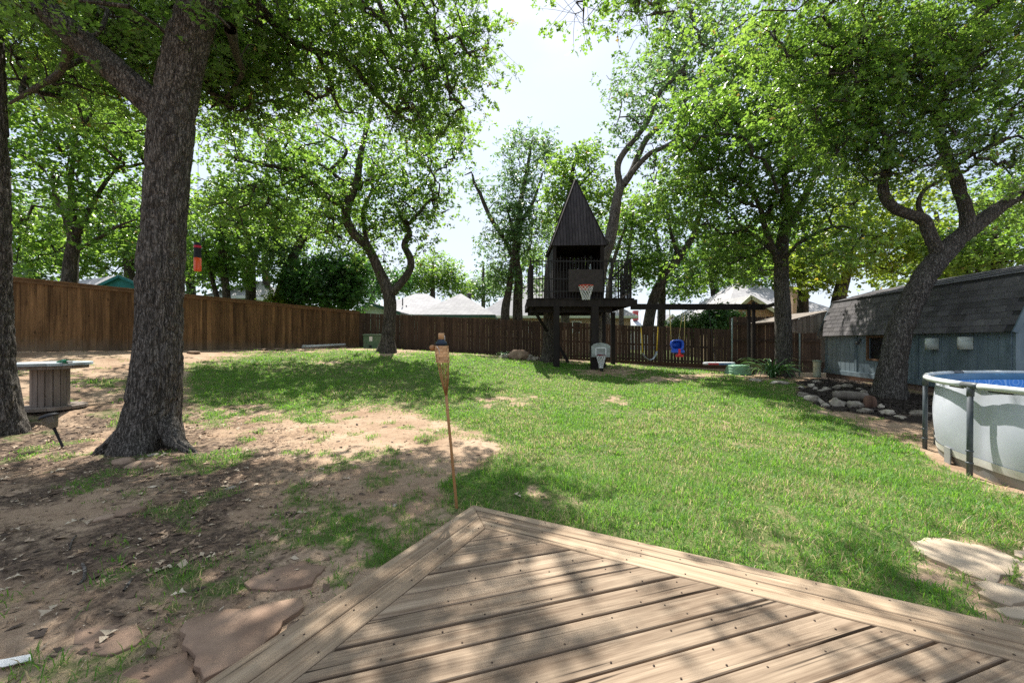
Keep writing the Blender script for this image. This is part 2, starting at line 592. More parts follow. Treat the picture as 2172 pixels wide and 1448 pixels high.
# ------------------------------------------------------------------ terrain
def anchor(px, py, Y):
    p = at(px, py, Y)
    return (p[0], p[1], p[2])
ANCH = [(-0.3, 3.1, 0), (0, 0, 0), (-3, 1, 0), (4, 1, 0), (-5, 3, 0), (-4.65, 5.1, 0), (-6.9, 5.6, 0.0), (4.5, 4.0, 0.0), (5.3, 5.1, 0.0), (8.5, 3.5, 0),
        (6.9, 3.4, 0.0), (6.9, 5.9, 0.02), (0.5, 6.0, 0.03), (3.0, 6.0, 0.02), (-2, 6.0, 0.04), (-1.8, 4.5, 0), (2, 9, 0.13), (6, 9, 0.16),
        anchor(120, 866, 6.6), (-7.6, 6.15, 0.25), (-7.6, 7.05, 0.27), (-7.1, 6.5, 0.25), anchor(60, 745, 10.4), anchor(300, 744, 12.2), anchor(560, 741, 15.5), anchor(760, 738, 19.2), anchor(822, 746, 14.5),
        anchor(950, 748, 18.6), anchor(1200, 762, 18.6), anchor(1500, 782, 18.6), anchor(1220, 778, 13.8), anchor(1660, 798, 12.5), anchor(1597, 795, 13.1),
        (8.04, 8.5, 0.2), (9.9, 12.0, 0.2), (9.2, 7.5, 0.17), (12.5, 8, 0.2), (12.5, 13, 0.2), anchor(1680, 800, 15.2),
        anchor(430, 845, 8.0), anchor(640, 800, 10.8), anchor(250, 800, 8.8),
        (-16, 8, 1.1), (-14, 2, 0.6), (-12, -4, 0.2), (0, -8, 0), (10, -6, 0), (16, 4, 0.2), (18, 18, 0.2),
        (-10, 26, 0.9), (0, 26, 0.5), (12, 26, 0.2), (-20, 20, 1.1), (-25, 40, 0.8), (0, 40, 0.6), (25, 40, 0.4)]
A_ = np.array(ANCH)
def _tps(r2):
    return np.where(r2 > 1e-9, 0.5 * r2 * np.log(np.maximum(r2, 1e-9)), 0.0)
_n = len(A_)
_d2 = ((A_[:, None, :2] - A_[None, :, :2]) ** 2).sum(-1)
_K = np.zeros((_n + 3, _n + 3))
_K[:_n, :_n] = _tps(_d2) + np.eye(_n) * 0.6
_K[:_n, _n] = 1
_K[:_n, _n + 1:] = A_[:, :2]
_K[_n, :_n] = 1
_K[_n + 1:, :_n] = A_[:, :2].T
_W = np.linalg.solve(_K, np.concatenate([A_[:, 2], np.zeros(3)]))
# the deck, in its own axes: u along the edge that runs to the right, v along the edge that comes to the left
DC = np.array([(1003 - CX) / 346 * 1.28, F * 1.28 / 346])
DU, DV = np.array([0.888, -0.460]), np.array([-0.460, -0.888])
DECK_Z = CAMZ - 1.28
POOL_C, POOL_R, POOL_H = np.array([6.87, 3.45]), 2.30, 0.915

def deck_uv(x, y):
    dx, dy = x - DC[0], y - DC[1]
    return dx * DU[0] + dy * DU[1], dx * DV[0] + dy * DV[1]

def hz_smooth(x, y):
    x, y = np.asarray(x, float), np.asarray(y, float)
    xc, yc = np.clip(x, -22, 20), np.clip(y, -9, 40)
    sh = xc.shape
    P = np.stack([xc.ravel(), yc.ravel()], 1)
    out = np.empty(len(P))
    for i in range(0, len(P), 20000):
        q = P[i:i + 20000]
        d2 = ((q[:, None, :] - A_[None, :, :2]) ** 2).sum(-1)
        out[i:i + 20000] = _tps(d2) @ _W[:_n] + _W[_n] + q @ _W[_n + 1:]
    return out.reshape(sh)

def project(x, y, z):
    y = np.maximum(y, 0.3)
    return CX + F * x / y, CY + F * (CAMZ - z) / y

def pip(px, py, poly):
    ins = np.zeros(px.shape, bool)
    n = len(poly)
    for i in range(n):
        x0, y0 = poly[i]
        x1, y1 = poly[(i + 1) % n]
        c = ((y0 > py) != (y1 > py)) & (px < (x1 - x0) * (py - y0) / (y1 - y0 + 1e-9) + x0)
        ins ^= c
    return ins

LAWN = [(402, 868), (398, 775), (560, 752), (760, 744), (960, 752), (1200, 770), (1330, 776), (1480, 786), (1600, 800), (1680, 815), (1700, 832), (1740, 872), (1830, 905),
        (1920, 948), (1985, 988), (2050, 1016), (2172, 1046), (2500, 1130), (2400, 2200), (1700, 2200), (1003, 1072), (975, 1062), (1000, 1010), (1068, 985), (1062, 930), (960, 900), (890, 872), (780, 858),
        (640, 884), (560, 862), (470, 868)]
BARE = [(1085, 850, 60, 7), (1300, 852, 36, 6), (1175, 1052, 36, 22), (1300, 789, 75, 11), (1400, 806, 75, 8), (1535, 905, 26, 5), (1490, 797, 60, 6),
        (1620, 802, 60, 6), (830, 752, 36, 6), (520, 866, 50, 12), (700, 770, 40, 4), (2050, 1200, 110, 55), (2140, 1300, 60, 60), (980, 985, 60, 20)]
TUFT = [(690, 1120, 150, 52, 0.75), (800, 1180, 110, 45, 0.95), (430, 1215, 110, 45, 0.6), (360, 1290, 70, 50, 0.45), (820, 968, 60, 26, 0.55), (640, 1055, 60, 36, 0.55), (1000, 1040, 60, 30, 0.9),
        (640, 1240, 120, 50, 0.5), (220, 814, 100, 15, 0.9), (100, 850, 70, 6, 0.6), (330, 852, 90, 8, 0.55), (640, 885, 60, 12, 0.8), (480, 880, 60, 10, 0.7), (560, 750, 90, 5, 0.5), (880, 1010, 80, 22, 0.4), (460, 900, 50, 14, 0.35), (700, 990, 70, 18, 0.35),
        (240, 1180, 60, 30, 0.3), (900, 1050, 60, 26, 0.5)]
BED = [(1690, 812), (1745, 800), (1800, 806), (1990, 845), (1990, 905), (1930, 898), (1850, 885), (1790, 876), (1735, 868), (1695, 842)]

def masks(x, y, z):
    """grass cover, dark leaf litter and mulch at ground points"""
    px, py = project(x, y, z)
    vis = (y > 0.5)
    j1 = fbm(x * 1.8, y * 1.8, 0, 5, 11) - 0.5 + (fbm(x * 8, y * 8, 0, 3, 13) - 0.5) * 0.5
    j2 = fbm(x * 1.8 + 40, y * 1.8, 0, 5, 12) - 0.5 + (fbm(x * 8 + 40, y * 8, 0, 3, 14) - 0.5) * 0.5
    sc = 420.0 / np.maximum(y, 1.0)
    jx, jy = px + j1 * sc * 1.1, py + j2 * sc * 0.42
    g = 0
    for k in range(6):
        ox, oy = math.cos(k * 1.047) * (0.12 + 0.06 * (k % 3)), math.sin(k * 1.047) * (0.12 + 0.06 * (k % 3))
        g = g + np.where(pip(jx + ox * 850 / np.maximum(y, 1), jy + oy * 850 / np.maximum(y, 1) * 0.4, LAWN), 1.0, 0.0) / 6
    fine = fbm(x * 7, y * 7, 0, 3, 21)
    mid = fbm(x * 1.9, y * 1.9, 0, 4, 31)
    g = g * np.clip(0.95 + (mid - 0.42) * 2.0 + (fine - 0.5) * 0.6, 0.50, 1.0)
    for (cx, cy, rx, ry) in BARE:
        d = ((jx - cx) / rx) ** 2 + ((jy - cy) / ry) ** 2 + (fine - 0.5) * 2.6
        g = g * np.clip((d - 0.2) / 1.3, 0.12, 1.0)
    for (cx, cy, rx, ry, s) in TUFT:
        d = ((jx - cx) / rx) ** 2 + ((jy - cy) / ry) ** 2
        g = np.maximum(g, s * np.clip(1.25 - d, 0, 1) * np.clip((fine - 0.36) * 5, 0, 1))
    scat = np.clip((fbm(x * 3.1 + 9, y * 3.1, 0, 3, 41) - 0.60) * 6, 0, 0.45)
    g = np.maximum(g, scat * (y < 11))
    bed = pip(jx, py + j2 * sc * 0.1, BED) & vis
    g = np.where(bed, 0.0, g)
    g = np.where(vis, g, np.where(x > 2, 0.8, 0.15))
    # beyond the fences: rough grass
    beyond = (y > 19.6) | (x < -12.9 + (y - 10.2) * 0.554 - 0.2)
    g = np.where(beyond, 0.7, g)
    u, v = deck_uv(x, y)
    deck = (u > -0.02) & (v > -0.02)
    g = np.where(deck, 0.0, g)
    pr = np.hypot(x - POOL_C[0], y - POOL_C[1])
    g = np.where(pr < POOL_R + 0.05, 0.0, g)
    # dark humus: left foreground, and round the big trunk
    lit = np.clip(1.40 - ((px - 130) / 600.0) ** 2 - ((py - 1090) / 310.0) ** 2, 0, 1) * np.clip((mid - 0.14) * 2.6, 0, 0.88)
    lit = np.where(vis, lit, 0.6)
    lit = np.maximum(lit, 0.8 * np.clip(1.2 - np.hypot(x + 4.65, y - 4.9) / 1.0, 0, 1))
    return g, np.clip(lit, 0, 1), bed.astype(float)

def axis_coords(lo, hi, step, far_lo, far_hi, k=16):
    inner = np.arange(lo, hi + step * 0.5, step)
    gl = lo - np.geomspace(step * 2, lo - far_lo, k)[::-1]
    gh = hi + np.geomspace(step * 2, far_hi - hi, k)
    return np.concatenate([gl, inner, gh])

gx = np.concatenate([axis_coords(-9.0, 6.5, 0.085, -14, 13, 24), ])
gx = np.concatenate([-14 - np.geomspace(0.8, 600, 16)[::-1], gx, 13 + np.geomspace(0.8, 600, 16)])
gy = np.concatenate([-4 - np.geomspace(0.8, 300, 10)[::-1], np.arange(-4, 0.5, 0.5), np.arange(0.5, 9.0, 0.075), np.arange(9.0, 20.2, 0.14), 20.3 + np.geomspace(0.4, 900, 26)])
GX, GY = np.meshgrid(gx, gy)
GZ = hz_smooth(GX, GY)
g_, l_, b_ = masks(GX, GY, GZ)

def relief(x, y, g, b):
    amp = np.clip(1 - g, 0, 1)
    near = np.clip((22 - np.abs(y)) / 6, 0, 1)
    r = (fbm(x * 2.3, y * 2.3, 0, 4, 51) - 0.5) * 0.075 + (fbm(x * 9, y * 9, 0, 3, 61) - 0.5) * 0.03 * (0.35 + 0.65 * amp)
    u, v = deck_uv(x, y)
    dd = np.minimum(u, v)
    near = near * np.clip(-dd / 0.25, 0.0, 1.0)
    return r * near + np.where(dd > -0.02, -0.06, 0.0) + np.clip(g, 0, 1) * 0.015 * near + b * 0.02

def hz(x, y):
    x, y = np.atleast_1d(np.asarray(x, float)), np.atleast_1d(np.asarray(y, float))
    z = hz_smooth(x, y)
    g, li, b = masks(x, y, z)
    return z + relief(x, y, g, b)

def ground_z(x, y):
    return float(hz([x], [y])[0])

def gp(px, py, ymax=60.0):
    """the ground point seen at a photograph pixel"""
    ys = np.arange(0.8, ymax, 0.05)
    P = np.stack([(px - CX) / F * ys, ys, CAMZ - (py - CY) / F * ys], 1)
    d = P[:, 2] - hz_smooth(P[:, 0], P[:, 1])
    i = np.argmax(d < 0) if (d < 0).any() else len(ys) - 1
    x, y = P[i, 0], P[i, 1]
    return np.array([x, y, ground_z(x, y)])

GZr = GZ + relief(GX, GY, g_, b_)
NYg, NXg = GX.shape
idx = np.arange(NXg * NYg).reshape(NYg, NXg)
quads = np.stack([idx[:-1, :-1].ravel(), idx[:-1, 1:].ravel(), idx[1:, 1:].ravel(), idx[1:, :-1].ravel()], 1)
gme = np_mesh('ground', np.stack([GX.ravel(), GY.ravel(), GZr.ravel()], 1), quads, smooth=True)
for nm, arr in (('cover', g_), ('litter', l_), ('mulch', b_)):
    at_ = gme.attributes.new(nm, 'FLOAT', 'POINT')
    at_.data.foreach_set('value', np.ascontiguousarray(arr.ravel(), dtype=np.float32))

def ground_mat():
    m, n, l, b = new_mat('ground_soil')
    b.inputs['Roughness'].default_value = 0.95
    b.inputs['Specular IOR Level'].default_value = 0.1
    v = coord_n(n, l, (1, 1, 1), False)
    def att(nm):
        a = n.new('ShaderNodeAttribute')
        a.attribute_name = nm
        return a.outputs['Fac']
    n1 = noise_n(n, l, v, 1.3, 6, 0.6)
    n2 = noise_n(n, l, v, 14, 6, 0.65)
    n3 = noise_n(n, l, v, 70, 4, 0.7)
    soil = ramp_n(n, l, n1, 0.35, 0.68, (0.225, 0.152, 0.100), (0.37, 0.275, 0.192))
    n4 = noise_n(n, l, v, 190, 3, 0.7)
    soil = mix_n(n, l, 0.55, soil, ramp_n(n, l, n4, 0.30, 0.70, (0.25, 0.25, 0.25), (1.0, 1.0, 1.0)), 'OVERLAY')
    soil = mix_n(n, l, math_n(n, l, 'MULTIPLY', ramp_n(n, l, n2, 0.48, 0.70), 0.55), soil, (0.17, 0.108, 0.072))
    lit = ramp_n(n, l, n3, 0.32, 0.70, (0.030, 0.022, 0.017), (0.15, 0.108, 0.08))
    lf = math_n(n, l, 'ADD', att('litter'), math_n(n, l, 'MULTIPLY_ADD', n2, 1.6))
    lf.node.inputs[1].links[0].from_node.inputs[2].default_value = -0.95
    col = mix_n(n, l, ramp_n(n, l, lf, 0.25, 0.8), soil, lit)
    th = ramp_n(n, l, n3, 0.3, 0.7, (0.050, 0.078, 0.022), (0.21, 0.20, 0.095))
    th = mix_n(n, l, ramp_n(n, l, n2, 0.4, 0.65), th, (0.060, 0.105, 0.024))
    cf = math_n(n, l, 'ADD', att('cover'), math_n(n, l, 'MULTIPLY_ADD', n2, 0.9))
    cf.node.inputs[1].links[0].from_node.inputs[2].default_value = -0.45
    col = mix_n(n, l, ramp_n(n, l, cf, 0.22, 0.62), col, th)
    mu = ramp_n(n, l, n3, 0.3, 0.75, (0.012, 0.010, 0.009), (0.06, 0.047, 0.038))
    col = mix_n(n, l, att('mulch'), col, mu)
    l.new(col, b.inputs['Base Color'])
    hh = math_n(n, l, 'MULTIPLY_ADD', n2, 0.6)
    l.new(math_n(n, l, 'MULTIPLY', n3, 0.35), hh.node.inputs[2])
    bump_n(n, l, hh, 0.7, 0.03, b)
    return m
gme.materials.append(ground_mat())
ground = reg(bpy.data.objects.new('ground', gme))
tag(ground, kind='structure')
# ------------------------------------------------------------------ deck
def clip_poly(poly, a, b, c):
    """keep a*x + b*y >= c"""
    out = []
    for i in range(len(poly)):
        p, q = poly[i], poly[(i + 1) % len(poly)]
        dp, dq = a * p[0] + b * p[1] - c, a * q[0] + b * q[1] - c
        if dp >= 0:
            out.append(p)
        if (dp >= 0) != (dq >= 0):
            t = dp / (dp - dq)
            out.append((p[0] + (q[0] - p[0]) * t, p[1] + (q[1] - p[1]) * t))
    return out

DL = 6.2
deck = thing('wooden_deck', (DC[0], DC[1], DECK_Z - 0.09), 'weathered brown wooden deck with diagonal boards and mitred border corner', 'deck')
deck_ang = math.atan2(DU[1], DU[0])

def uv_world(u, v):
    p = DC + DU * u + DV * v
    return p[0], p[1]

def deck_board(poly_uv, ang, mat, z1, name='plank'):
    """one board; its local x runs along the board"""
    W = [uv_world(*p) for p in poly_uv]
    cx = sum(p[0] for p in W) / len(W)
    cy = sum(p[1] for p in W) / len(W)
    ca, sa = math.cos(-ang), math.sin(-ang)
    loc = [((x - cx) * ca - (y - cy) * sa, (x - cx) * sa + (y - cy) * ca) for x, y in W]
    mb = MB().prism(loc, -0.036, 0.0, ch=0.004)
    me = mb.mesh(name)
    me.materials.append(mat)
    o = inst(name, me, deck, (cx - DC[0], cy - DC[1], z1 - (DECK_Z - 0.09)), (0, 0, ang))
    return o
BW, GAP = 0.140, 0.005
for k in (0, 1):
    a, b2 = k * (BW + GAP), k * (BW + GAP) + BW
    dz = -0.001 * k
    deck_board([(a + 0.001, a), (b2 + 0.001, b2), (DL, b2), (DL, a)], deck_ang, MAT['deck_edge'], DECK_Z + dz)
    deck_board([(a, a + 0.001), (b2, b2 + 0.001), (b2, DL), (a, DL)], deck_ang - math.pi / 2, MAT['deck_edge'], DECK_Z + dz - 0.0005)
in0 = 2 * (BW + GAP)
s = in0 * math.sqrt(2)
diag = deck_ang + math.pi / 4
k = 0
rb = random.Random(3)
while s < 6.6:
    g = 0.004 + rb.random() ** 2 * 0.013
    w = BW - (g - 0.004)
    q = math.sqrt(0.5)
    # strip between (u+v)/sqrt2 = s and s+w
    L = 12
    def sp(t, r):
        return ((t + r) * q, (t - r) * q)
    poly = [sp(s, -L), sp(s, L), sp(s + w, L), sp(s + w, -L)]
    for (aa, bb, cc) in ((1, 0, in0), (0, 1, in0), (-1, 0, -DL), (0, -1, -DL)):
        poly = clip_poly(poly, aa, bb, cc)
    if len(poly) >= 3:
        deck_board(poly, diag, MAT['deck'], DECK_Z - 0.001 - rb.random() * 0.003)
    s += BW + 0.0045 + 0.001
    k += 1
# rim joists under the two visible edges and joists below the boards
mb = MB()
x0, x1 = uv_world(0.02, 0.03), uv_world(DL, 0.03)
mb.bar((*x0, DECK_Z - 0.115), (*x1, DECK_Z - 0.115), 0.038, 0.15)
x0, x1 = uv_world(0.03, 0.06), uv_world(0.03, DL)
mb.bar((*x0, DECK_Z - 0.116), (*x1, DECK_Z - 0.116), 0.038, 0.15)
for i in range(1, 14):
    x0, x1 = uv_world(0.06, i * 0.42), uv_world(DL, i * 0.42)
    mb.bar((*x0, DECK_Z - 0.085), (*x1, DECK_Z - 0.085), 0.038, 0.08)
mb.build('joist', MAT['joist'], deck)
# nail heads, two at every board end and crossing
mb = MB()
rn = random.Random(5)
for i in range(2, 30):
    sc_ = in0 * math.sqrt(2) + (i - 2) * (BW + 0.0055)
    for r in np.arange(-3.2, 3.3, 0.30):
        for off in (0.03, 0.11):
            t, rr = sc_ + off + rn.uniform(-.008, .008), r + 0.1 * rn.random() + (sc_ % 0.6)
            u, v = (t + rr) * q, (t - rr) * q
            if u > in0 + 0.02 and v > in0 + 0.02 and u < DL and v < DL and rn.random() < 0.7:
                x, y = uv_world(u, v)
                mb.lathe([(0.0046, -0.005), (0.0046, 0.0012), (0, 0.0014)], (x, y, DECK_Z - 0.0008), 6)
for i in range(40):
    for off in (0.03, 0.105, 0.17, 0.25):
        if rn.random() < 0.75:
            e = 0.35 + i * 0.3 + rn.uniform(-.05, .05)
            for (u, v) in ((e, off), (off, e)):
                if u < DL and v < DL:
                    x, y = uv_world(u, v)
                    mb.lathe([(0.0046, -0.005), (0.0046, 0.0012), (0, 0.0014)], (x, y, DECK_Z + 0.0006), 6)
nails = mb.build('nail_head', M('rusty_nail', (0.03, 0.02, 0.015), (0.07, 0.045, 0.03), 30), deck)
nails['kind'] = 'stuff'

# ------------------------------------------------------------------ fences
def picket_mesh(name, w, h, t, mat, dog=0.0):
    mb = MB()
    if dog:
        P = [(-w / 2, 0), (w / 2, 0), (w / 2, h - dog), (w / 2 - dog, h), (-w / 2 + dog, h), (-w / 2, h - dog)]
        n = len(P)
        V = [(p[0], -t / 2, p[1]) for p in P] + [(p[0], t / 2, p[1]) for p in P]
        mb.add(V, [tuple(range(n)), tuple(reversed(range(n, 2 * n)))] + [(i, n + i, n + (i + 1) % n, (i + 1) % n) for i in range(n)])
    else:
        mb.box((0, 0, h / 2), (w, t, h), ch=0.004)
    me = mb.mesh(name)
    me.materials.append(mat)
    return me

def fence(name, A, B, zt, zb, label, pm, pw, gaps, h, rails, side, mats, cap=False, post_every=2.4, kick=False, post_shape='wood', dog=0.0):
    """pickets from A to B (x, y); tops follow zt(s), foot zb(s), s in 0..1"""
    A, B = np.array(A, float), np.array(B, float)
    L = np.hypot(*(B - A))
    d = (B - A) / L
    nrm = np.array([-d[1], d[0]]) * side        # towards the yard
    ang = math.atan2(d[1], d[0])
    f = thing(name, (A[0], A[1], zb(0)), label, 'fence')
    o0 = WL[f.name]
    me = picket_mesh('picket', pw, h, 0.018, pm, dog)
    rr = random.Random(len(name) + int(L * 10))
    s = 0.0
    while s < L:
        t = s / L
        g = gaps(t) * rr.uniform(0.3, 1.7)
        p = A + d * (s + pw / 2) + nrm * (rails[1] / 2 + 0.012 + rr.uniform(0, .006))
        ztop = zt(t) + rr.uniform(-.012, .012)
        hh = (ztop - zb(t)) / h
        inst('picket', me, f, (p[0] - o0[0], p[1] - o0[1], ztop - h * hh - o0[2]), (rr.uniform(-.006, .006), rr.uniform(-.007, .007) * (0.2 if cap else 1), ang + rr.uniform(-.02, .02)), (1, 1, hh))
        s += pw + g
    for fr in rails[0]:
        N = max(2, int(L / 2.4))
        for i in range(N):
            t0, t1 = i / N, (i + 1) / N
            p0, p1 = A + d * L * t0, A + d * (L * t1 - 0.005)
            z0 = zb(t0) + (zt(t0) - zb(t0)) * fr
            z1 = zb(t1) + (zt(t1) - zb(t1)) * fr
            MB().bar((*p0, z0), (*p1, z1), rails[1], 0.088).build('rail', mats[0], f)
    N = int(L / post_every) + 1
    for i in range(N):
        t = min(1.0, (i * post_every + 0.06) / L)
        p = A + d * L * t - nrm * (0.09 if post_shape == 'wood' else 0.06)
        if post_shape == 'wood':
            MB().box((p[0], p[1], (zb(t) - 0.3 + zt(t) - 0.06) / 2), (0.089, 0.089, zt(t) - 0.06 - zb(t) + 0.3), rz=ang).build('post', mats[0], f)
        else:
            MB().tube([(p[0], p[1], zb(t) - 0.3), (p[0], p[1], zt(t) - 0.05)], 0.03, 10).build('post', mats[1], f)
    if cap:
        N = int(L / 3.0)
        for i in range(N):
            t0, t1 = i / N, (i + 1) / N
            p0, p1 = A + d * L * t0, A + d * (L * t1 - 0.004)
            c0 = nrm * 0.01
            MB().bar((*(p0 + c0), zt(t0) + 0.022), (*(p1 + c0), zt(t1) + 0.022), 0.17, 0.036).build('cap_board', mats[1], f)
            c1 = nrm * (rails[1] / 2 + 0.044)
            MB().bar((*(p0 + c1), zt(t0) - 0.045), (*(p1 + c1), zt(t1) - 0.045), 0.022, 0.09).build('trim_board', mats[1], f)
    if kick:
        N = int(L / 2.4)
        for i in range(N):
            t0, t1 = i / N, (i + 1) / N
            if t0 < kick:
                continue
            p0, p1 = A + d * L * t0, A + d * (L * t1 - 0.006)
            c1 = nrm * (rails[1] / 2 + 0.042)
            MB().bar((*(p0 + c1), zb(t0) + 0.05), (*(p1 + c1), zb(t1) + 0.05), 0.022, 0.24).build('kickboard', mats[0], f)
    return f

FA, FB = (-14.3, 6.95), (-7.42, 19.35)       # the fence on the left runs from beside the camera to the far corner
def lt(t):
    y = FA[1] + (FB[1] - FA[1]) * t
    return 2.94 + (2.775 - 2.94) * (y - 10.2) / 9.2
fence('wooden_fence', FA, FB, lt, lambda t: lt(t) - 1.83, 'warm brown cedar fence with a flat cap rail behind the spool table and large oak', MAT['picket_new'], 0.142, lambda t: -0.005, 1.83,
      ((0.2, 0.5, 0.82), 0.038), -1, (MAT['rail'], MAT['cap']), cap=True)
BA, BB = (-7.38, 19.38), (10.35, 19.05)
def bt(t):
    px = 762 + t * 785
    return CAMZ + (724 - np.interp(px, [762, 900, 1100, 1330, 1547], [663, 669.5, 679, 690, 699.5])) / F * 19.2
fence('wooden_fence', BA, BB, bt, lambda t: bt(t) - 1.84, 'dark brown picket fence with light showing between boards behind the playhouse', MAT['picket_old'], 0.138, lambda t: 0.003 + 0.022 * max(0, t - 0.12), 1.84,
      ((0.14, 0.52, 0.88), 0.038), -1, (MAT['rail'], MAT['cap']), kick=0.55)
CA, CB = (8.75, 16.1), (12.6, 15.3)
fence('wooden_fence', CA, CB, lambda t: CAMZ + 52 / F * 16.1 - 0.0 * t, lambda t: 0.16, 'taller dark dog-eared fence section between the swing posts and the shed', MAT['picket_gate'], 0.138, lambda t: 0.007, 2.18,
      ((0.22, 0.56, 0.86), 0.05), 1, (MAT['picket_gate'], M('green_grey_post', (0.16, 0.22, 0.21), (0.22, 0.28, 0.27), rough=0.5, metallic=0.3)), post_shape='pipe', dog=0.03)
# ------------------------------------------------------------------ shed
MAT['shed_blue'] = M('shed_blue_paint', (0.135, 0.182, 0.212), (0.190, 0.243, 0.272), 5, (1, 1, 0.25), rough=0.75, bump=0.15, dirt=(0.085, 0.115, 0.13), dscale=1.6)
MAT['shed_trim'] = M('shed_trim_paint', (0.10, 0.14, 0.165), (0.15, 0.195, 0.22), 8, (1, 1, 0.3), rough=0.7, dirt=(0.07, 0.10, 0.12))
MAT['skirt'] = M('skirt_timber', (0.12, 0.08, 0.065), (0.20, 0.14, 0.115), 9, (0.2, 1, 1), rough=0.9, rnd=0.15)
MAT['shingle'] = M('asphalt_shingle', (0.055, 0.052, 0.056), (0.13, 0.122, 0.125), 60, rough=0.95, rnd=0.30, bump=0.5, bdist=0.004, dirt=(0.15, 0.14, 0.135), dscale=3)
MAT['felt'] = M('roof_felt', (0.03, 0.03, 0.032), (0.05, 0.05, 0.05), 20, rough=0.95)
MAT['dark_glass'] = M('dark_glass', (0.012, 0.013, 0.015), (0.02, 0.022, 0.025), 3, rough=0.08, spec=0.6)
MAT['brown_frame'] = M('brown_frame', (0.10, 0.055, 0.03), (0.16, 0.09, 0.05), 12, (1, 1, .2), rough=0.7)
MAT['sconce'] = M('sconce_shell', (0.50, 0.55, 0.50), (0.70, 0.72, 0.66), 6, rough=0.5, dirt=(0.20, 0.30, 0.28), dscale=5)
MAT['metal_dark'] = M('dark_metal', (0.05, 0.05, 0.05), (0.10, 0.10, 0.10), 20, rough=0.5, metallic=0.6)

SFAR, SNEAR = np.array([10.15, 13.0]), np.array([9.13, 7.26])
SZ = 0.17
sdir = (SNEAR - SFAR) / np.hypot(*(SNEAR - SFAR))
SLEN = float(np.hypot(*(SNEAR - SFAR)))
# local frame: x along the long wall towards the camera, y away from the yard, z up
srot = math.atan2(sdir[1], sdir[0])
shed = thing('garden_shed', (SFAR[0], SFAR[1], SZ), 'blue-grey garden shed with dark shingled barn roof beside the pool', 'shed', rz=srot)
SW, SH = 3.0, 1.47
def sbuild(mb, name, mat, parent=None):
    me = mb.mesh(name)
    me.materials.append(mat)
    return inst(name, me, parent or shed, (0, 0, 0))
# long wall with a window opening
wx0, wx1, wz0, wz1 = 2.02, 2.62, 0.72, 1.30
sk = 0.20
mb = MB()
for (a, b, c, d) in ((0, wx0, sk, SH), (wx1, SLEN, sk, SH), (wx0, wx1, sk, wz0), (wx0, wx1, wz1, SH)):
    mb.box(((a + b) / 2, 0.03, (c + d) / 2), (b - a, 0.06, d - c))
wall = sbuild(mb, 'wall', MAT['shed_blue'])
for x in (0.09, 1.52, 3.66, SLEN - 0.10):
    sbuild(MB().box((x, -0.012, (sk + SH) / 2 + 0.05), (0.09, 0.022, SH - sk - 0.10), ch=0.003), 'batten', MAT['shed_trim'])
for x in np.arange(0.40, SLEN, 0.205):
    if min(abs(x - q_) for q_ in (0.09, 1.52, 3.66, SLEN - 0.1)) > 0.07 and not (wx0 - 0.05 < x < wx1 + 0.05):
        sbuild(MB().box((x, -0.0015, (sk + SH) / 2 + 0.05), (0.010, 0.006, SH - sk - 0.12)), 'groove_strip', MAT['shed_trim'])
sbuild(MB().box((SLEN / 2, -0.016, sk + 0.045), (SLEN + 0.04, 0.032, 0.13), ch=0.004), 'sill_board', MAT['shed_trim'])
sbuild(MB().box((SLEN / 2, -0.010, SH - 0.03), (SLEN, 0.02, 0.07)), 'frieze_board', MAT['shed_trim'])
x = 0.0
rs = random.Random(4)
while x < SLEN - 0.1:
    w_ = min(rs.uniform(0.7, 1.1), SLEN - x)
    sbuild(MB().box((x + w_ / 2, 0.06 + rs.uniform(0, .012), 0.03), (w_ - 0.012, 0.06, 0.38), ch=0.004), 'skirt_board', MAT['skirt'])
    x += w_
# other walls
mb = MB()
mb.box((SLEN / 2, SW - 0.03, (sk + SH) / 2), (SLEN, 0.06, SH - sk))
sbuild(mb, 'wall', MAT['shed_blue'])
prof = [(0.0, SH), (0.30, 2.40), (SW / 2, 2.74), (SW - 0.30, 2.40), (SW, SH)]
for xx in (0.03, SLEN - 0.03):
    P = [(0.06, sk), (SW - 0.06, sk), (SW - 0.06, SH)] + [(p[0], p[1] - 0.03) for p in prof[::-1][1:-1]] + [(0.06, SH)]
    n_ = len(P)
    V = [(xx - 0.03, p[0], p[1]) for p in P] + [(xx + 0.03, p[0], p[1]) for p in P]
    sbuild(MB().add(V, [tuple(reversed(range(n_))), tuple(range(n_, 2 * n_))] + [(i, (i + 1) % n_, n_ + (i + 1) % n_, n_ + i) for i in range(n_)]), 'gable_wall', MAT['shed_blue'])
sbuild(MB().box((SLEN / 2, SW - 0.09, 0.03), (SLEN, 0.06, 0.36)), 'skirt_board', MAT['skirt'])
for yy in (0.3, 1.0, 1.7, 2.4):
    sbuild(MB().box((SLEN + 0.006, yy, 1.25), (0.03, 0.08, 2.0 if 0.5 < yy < 2.2 else 1.85)), 'batten', MAT['shed_trim'])
wnd = sbuild(MB().box((0, 0, 0), (0.001, 0.001, 0.001)), 'window', MAT['dark_glass'])
wnd.data = MB().box(((wx0 + wx1) / 2, 0.045, (wz0 + wz1) / 2), (wx1 - wx0, 0.01, wz1 - wz0)).mesh('window')
wnd.data.materials.append(MAT['dark_glass'])
mb = MB()
for (c, s_) in ((((wx0 + wx1) / 2, -0.01, wz0 - 0.02), (wx1 - wx0 + 0.1, 0.05, 0.05)), (((wx0 + wx1) / 2, -0.01, wz1 + 0.02), (wx1 - wx0 + 0.1, 0.05, 0.05)),
                ((wx0 - 0.02, -0.011, (wz0 + wz1) / 2), (0.05, 0.05, wz1 - wz0)), ((wx1 + 0.02, -0.011, (wz0 + wz1) / 2), (0.05, 0.05, wz1 - wz0))):
    mb.box(c, s_)
sbuild(mb, 'frame', MAT['brown_frame'], wnd)
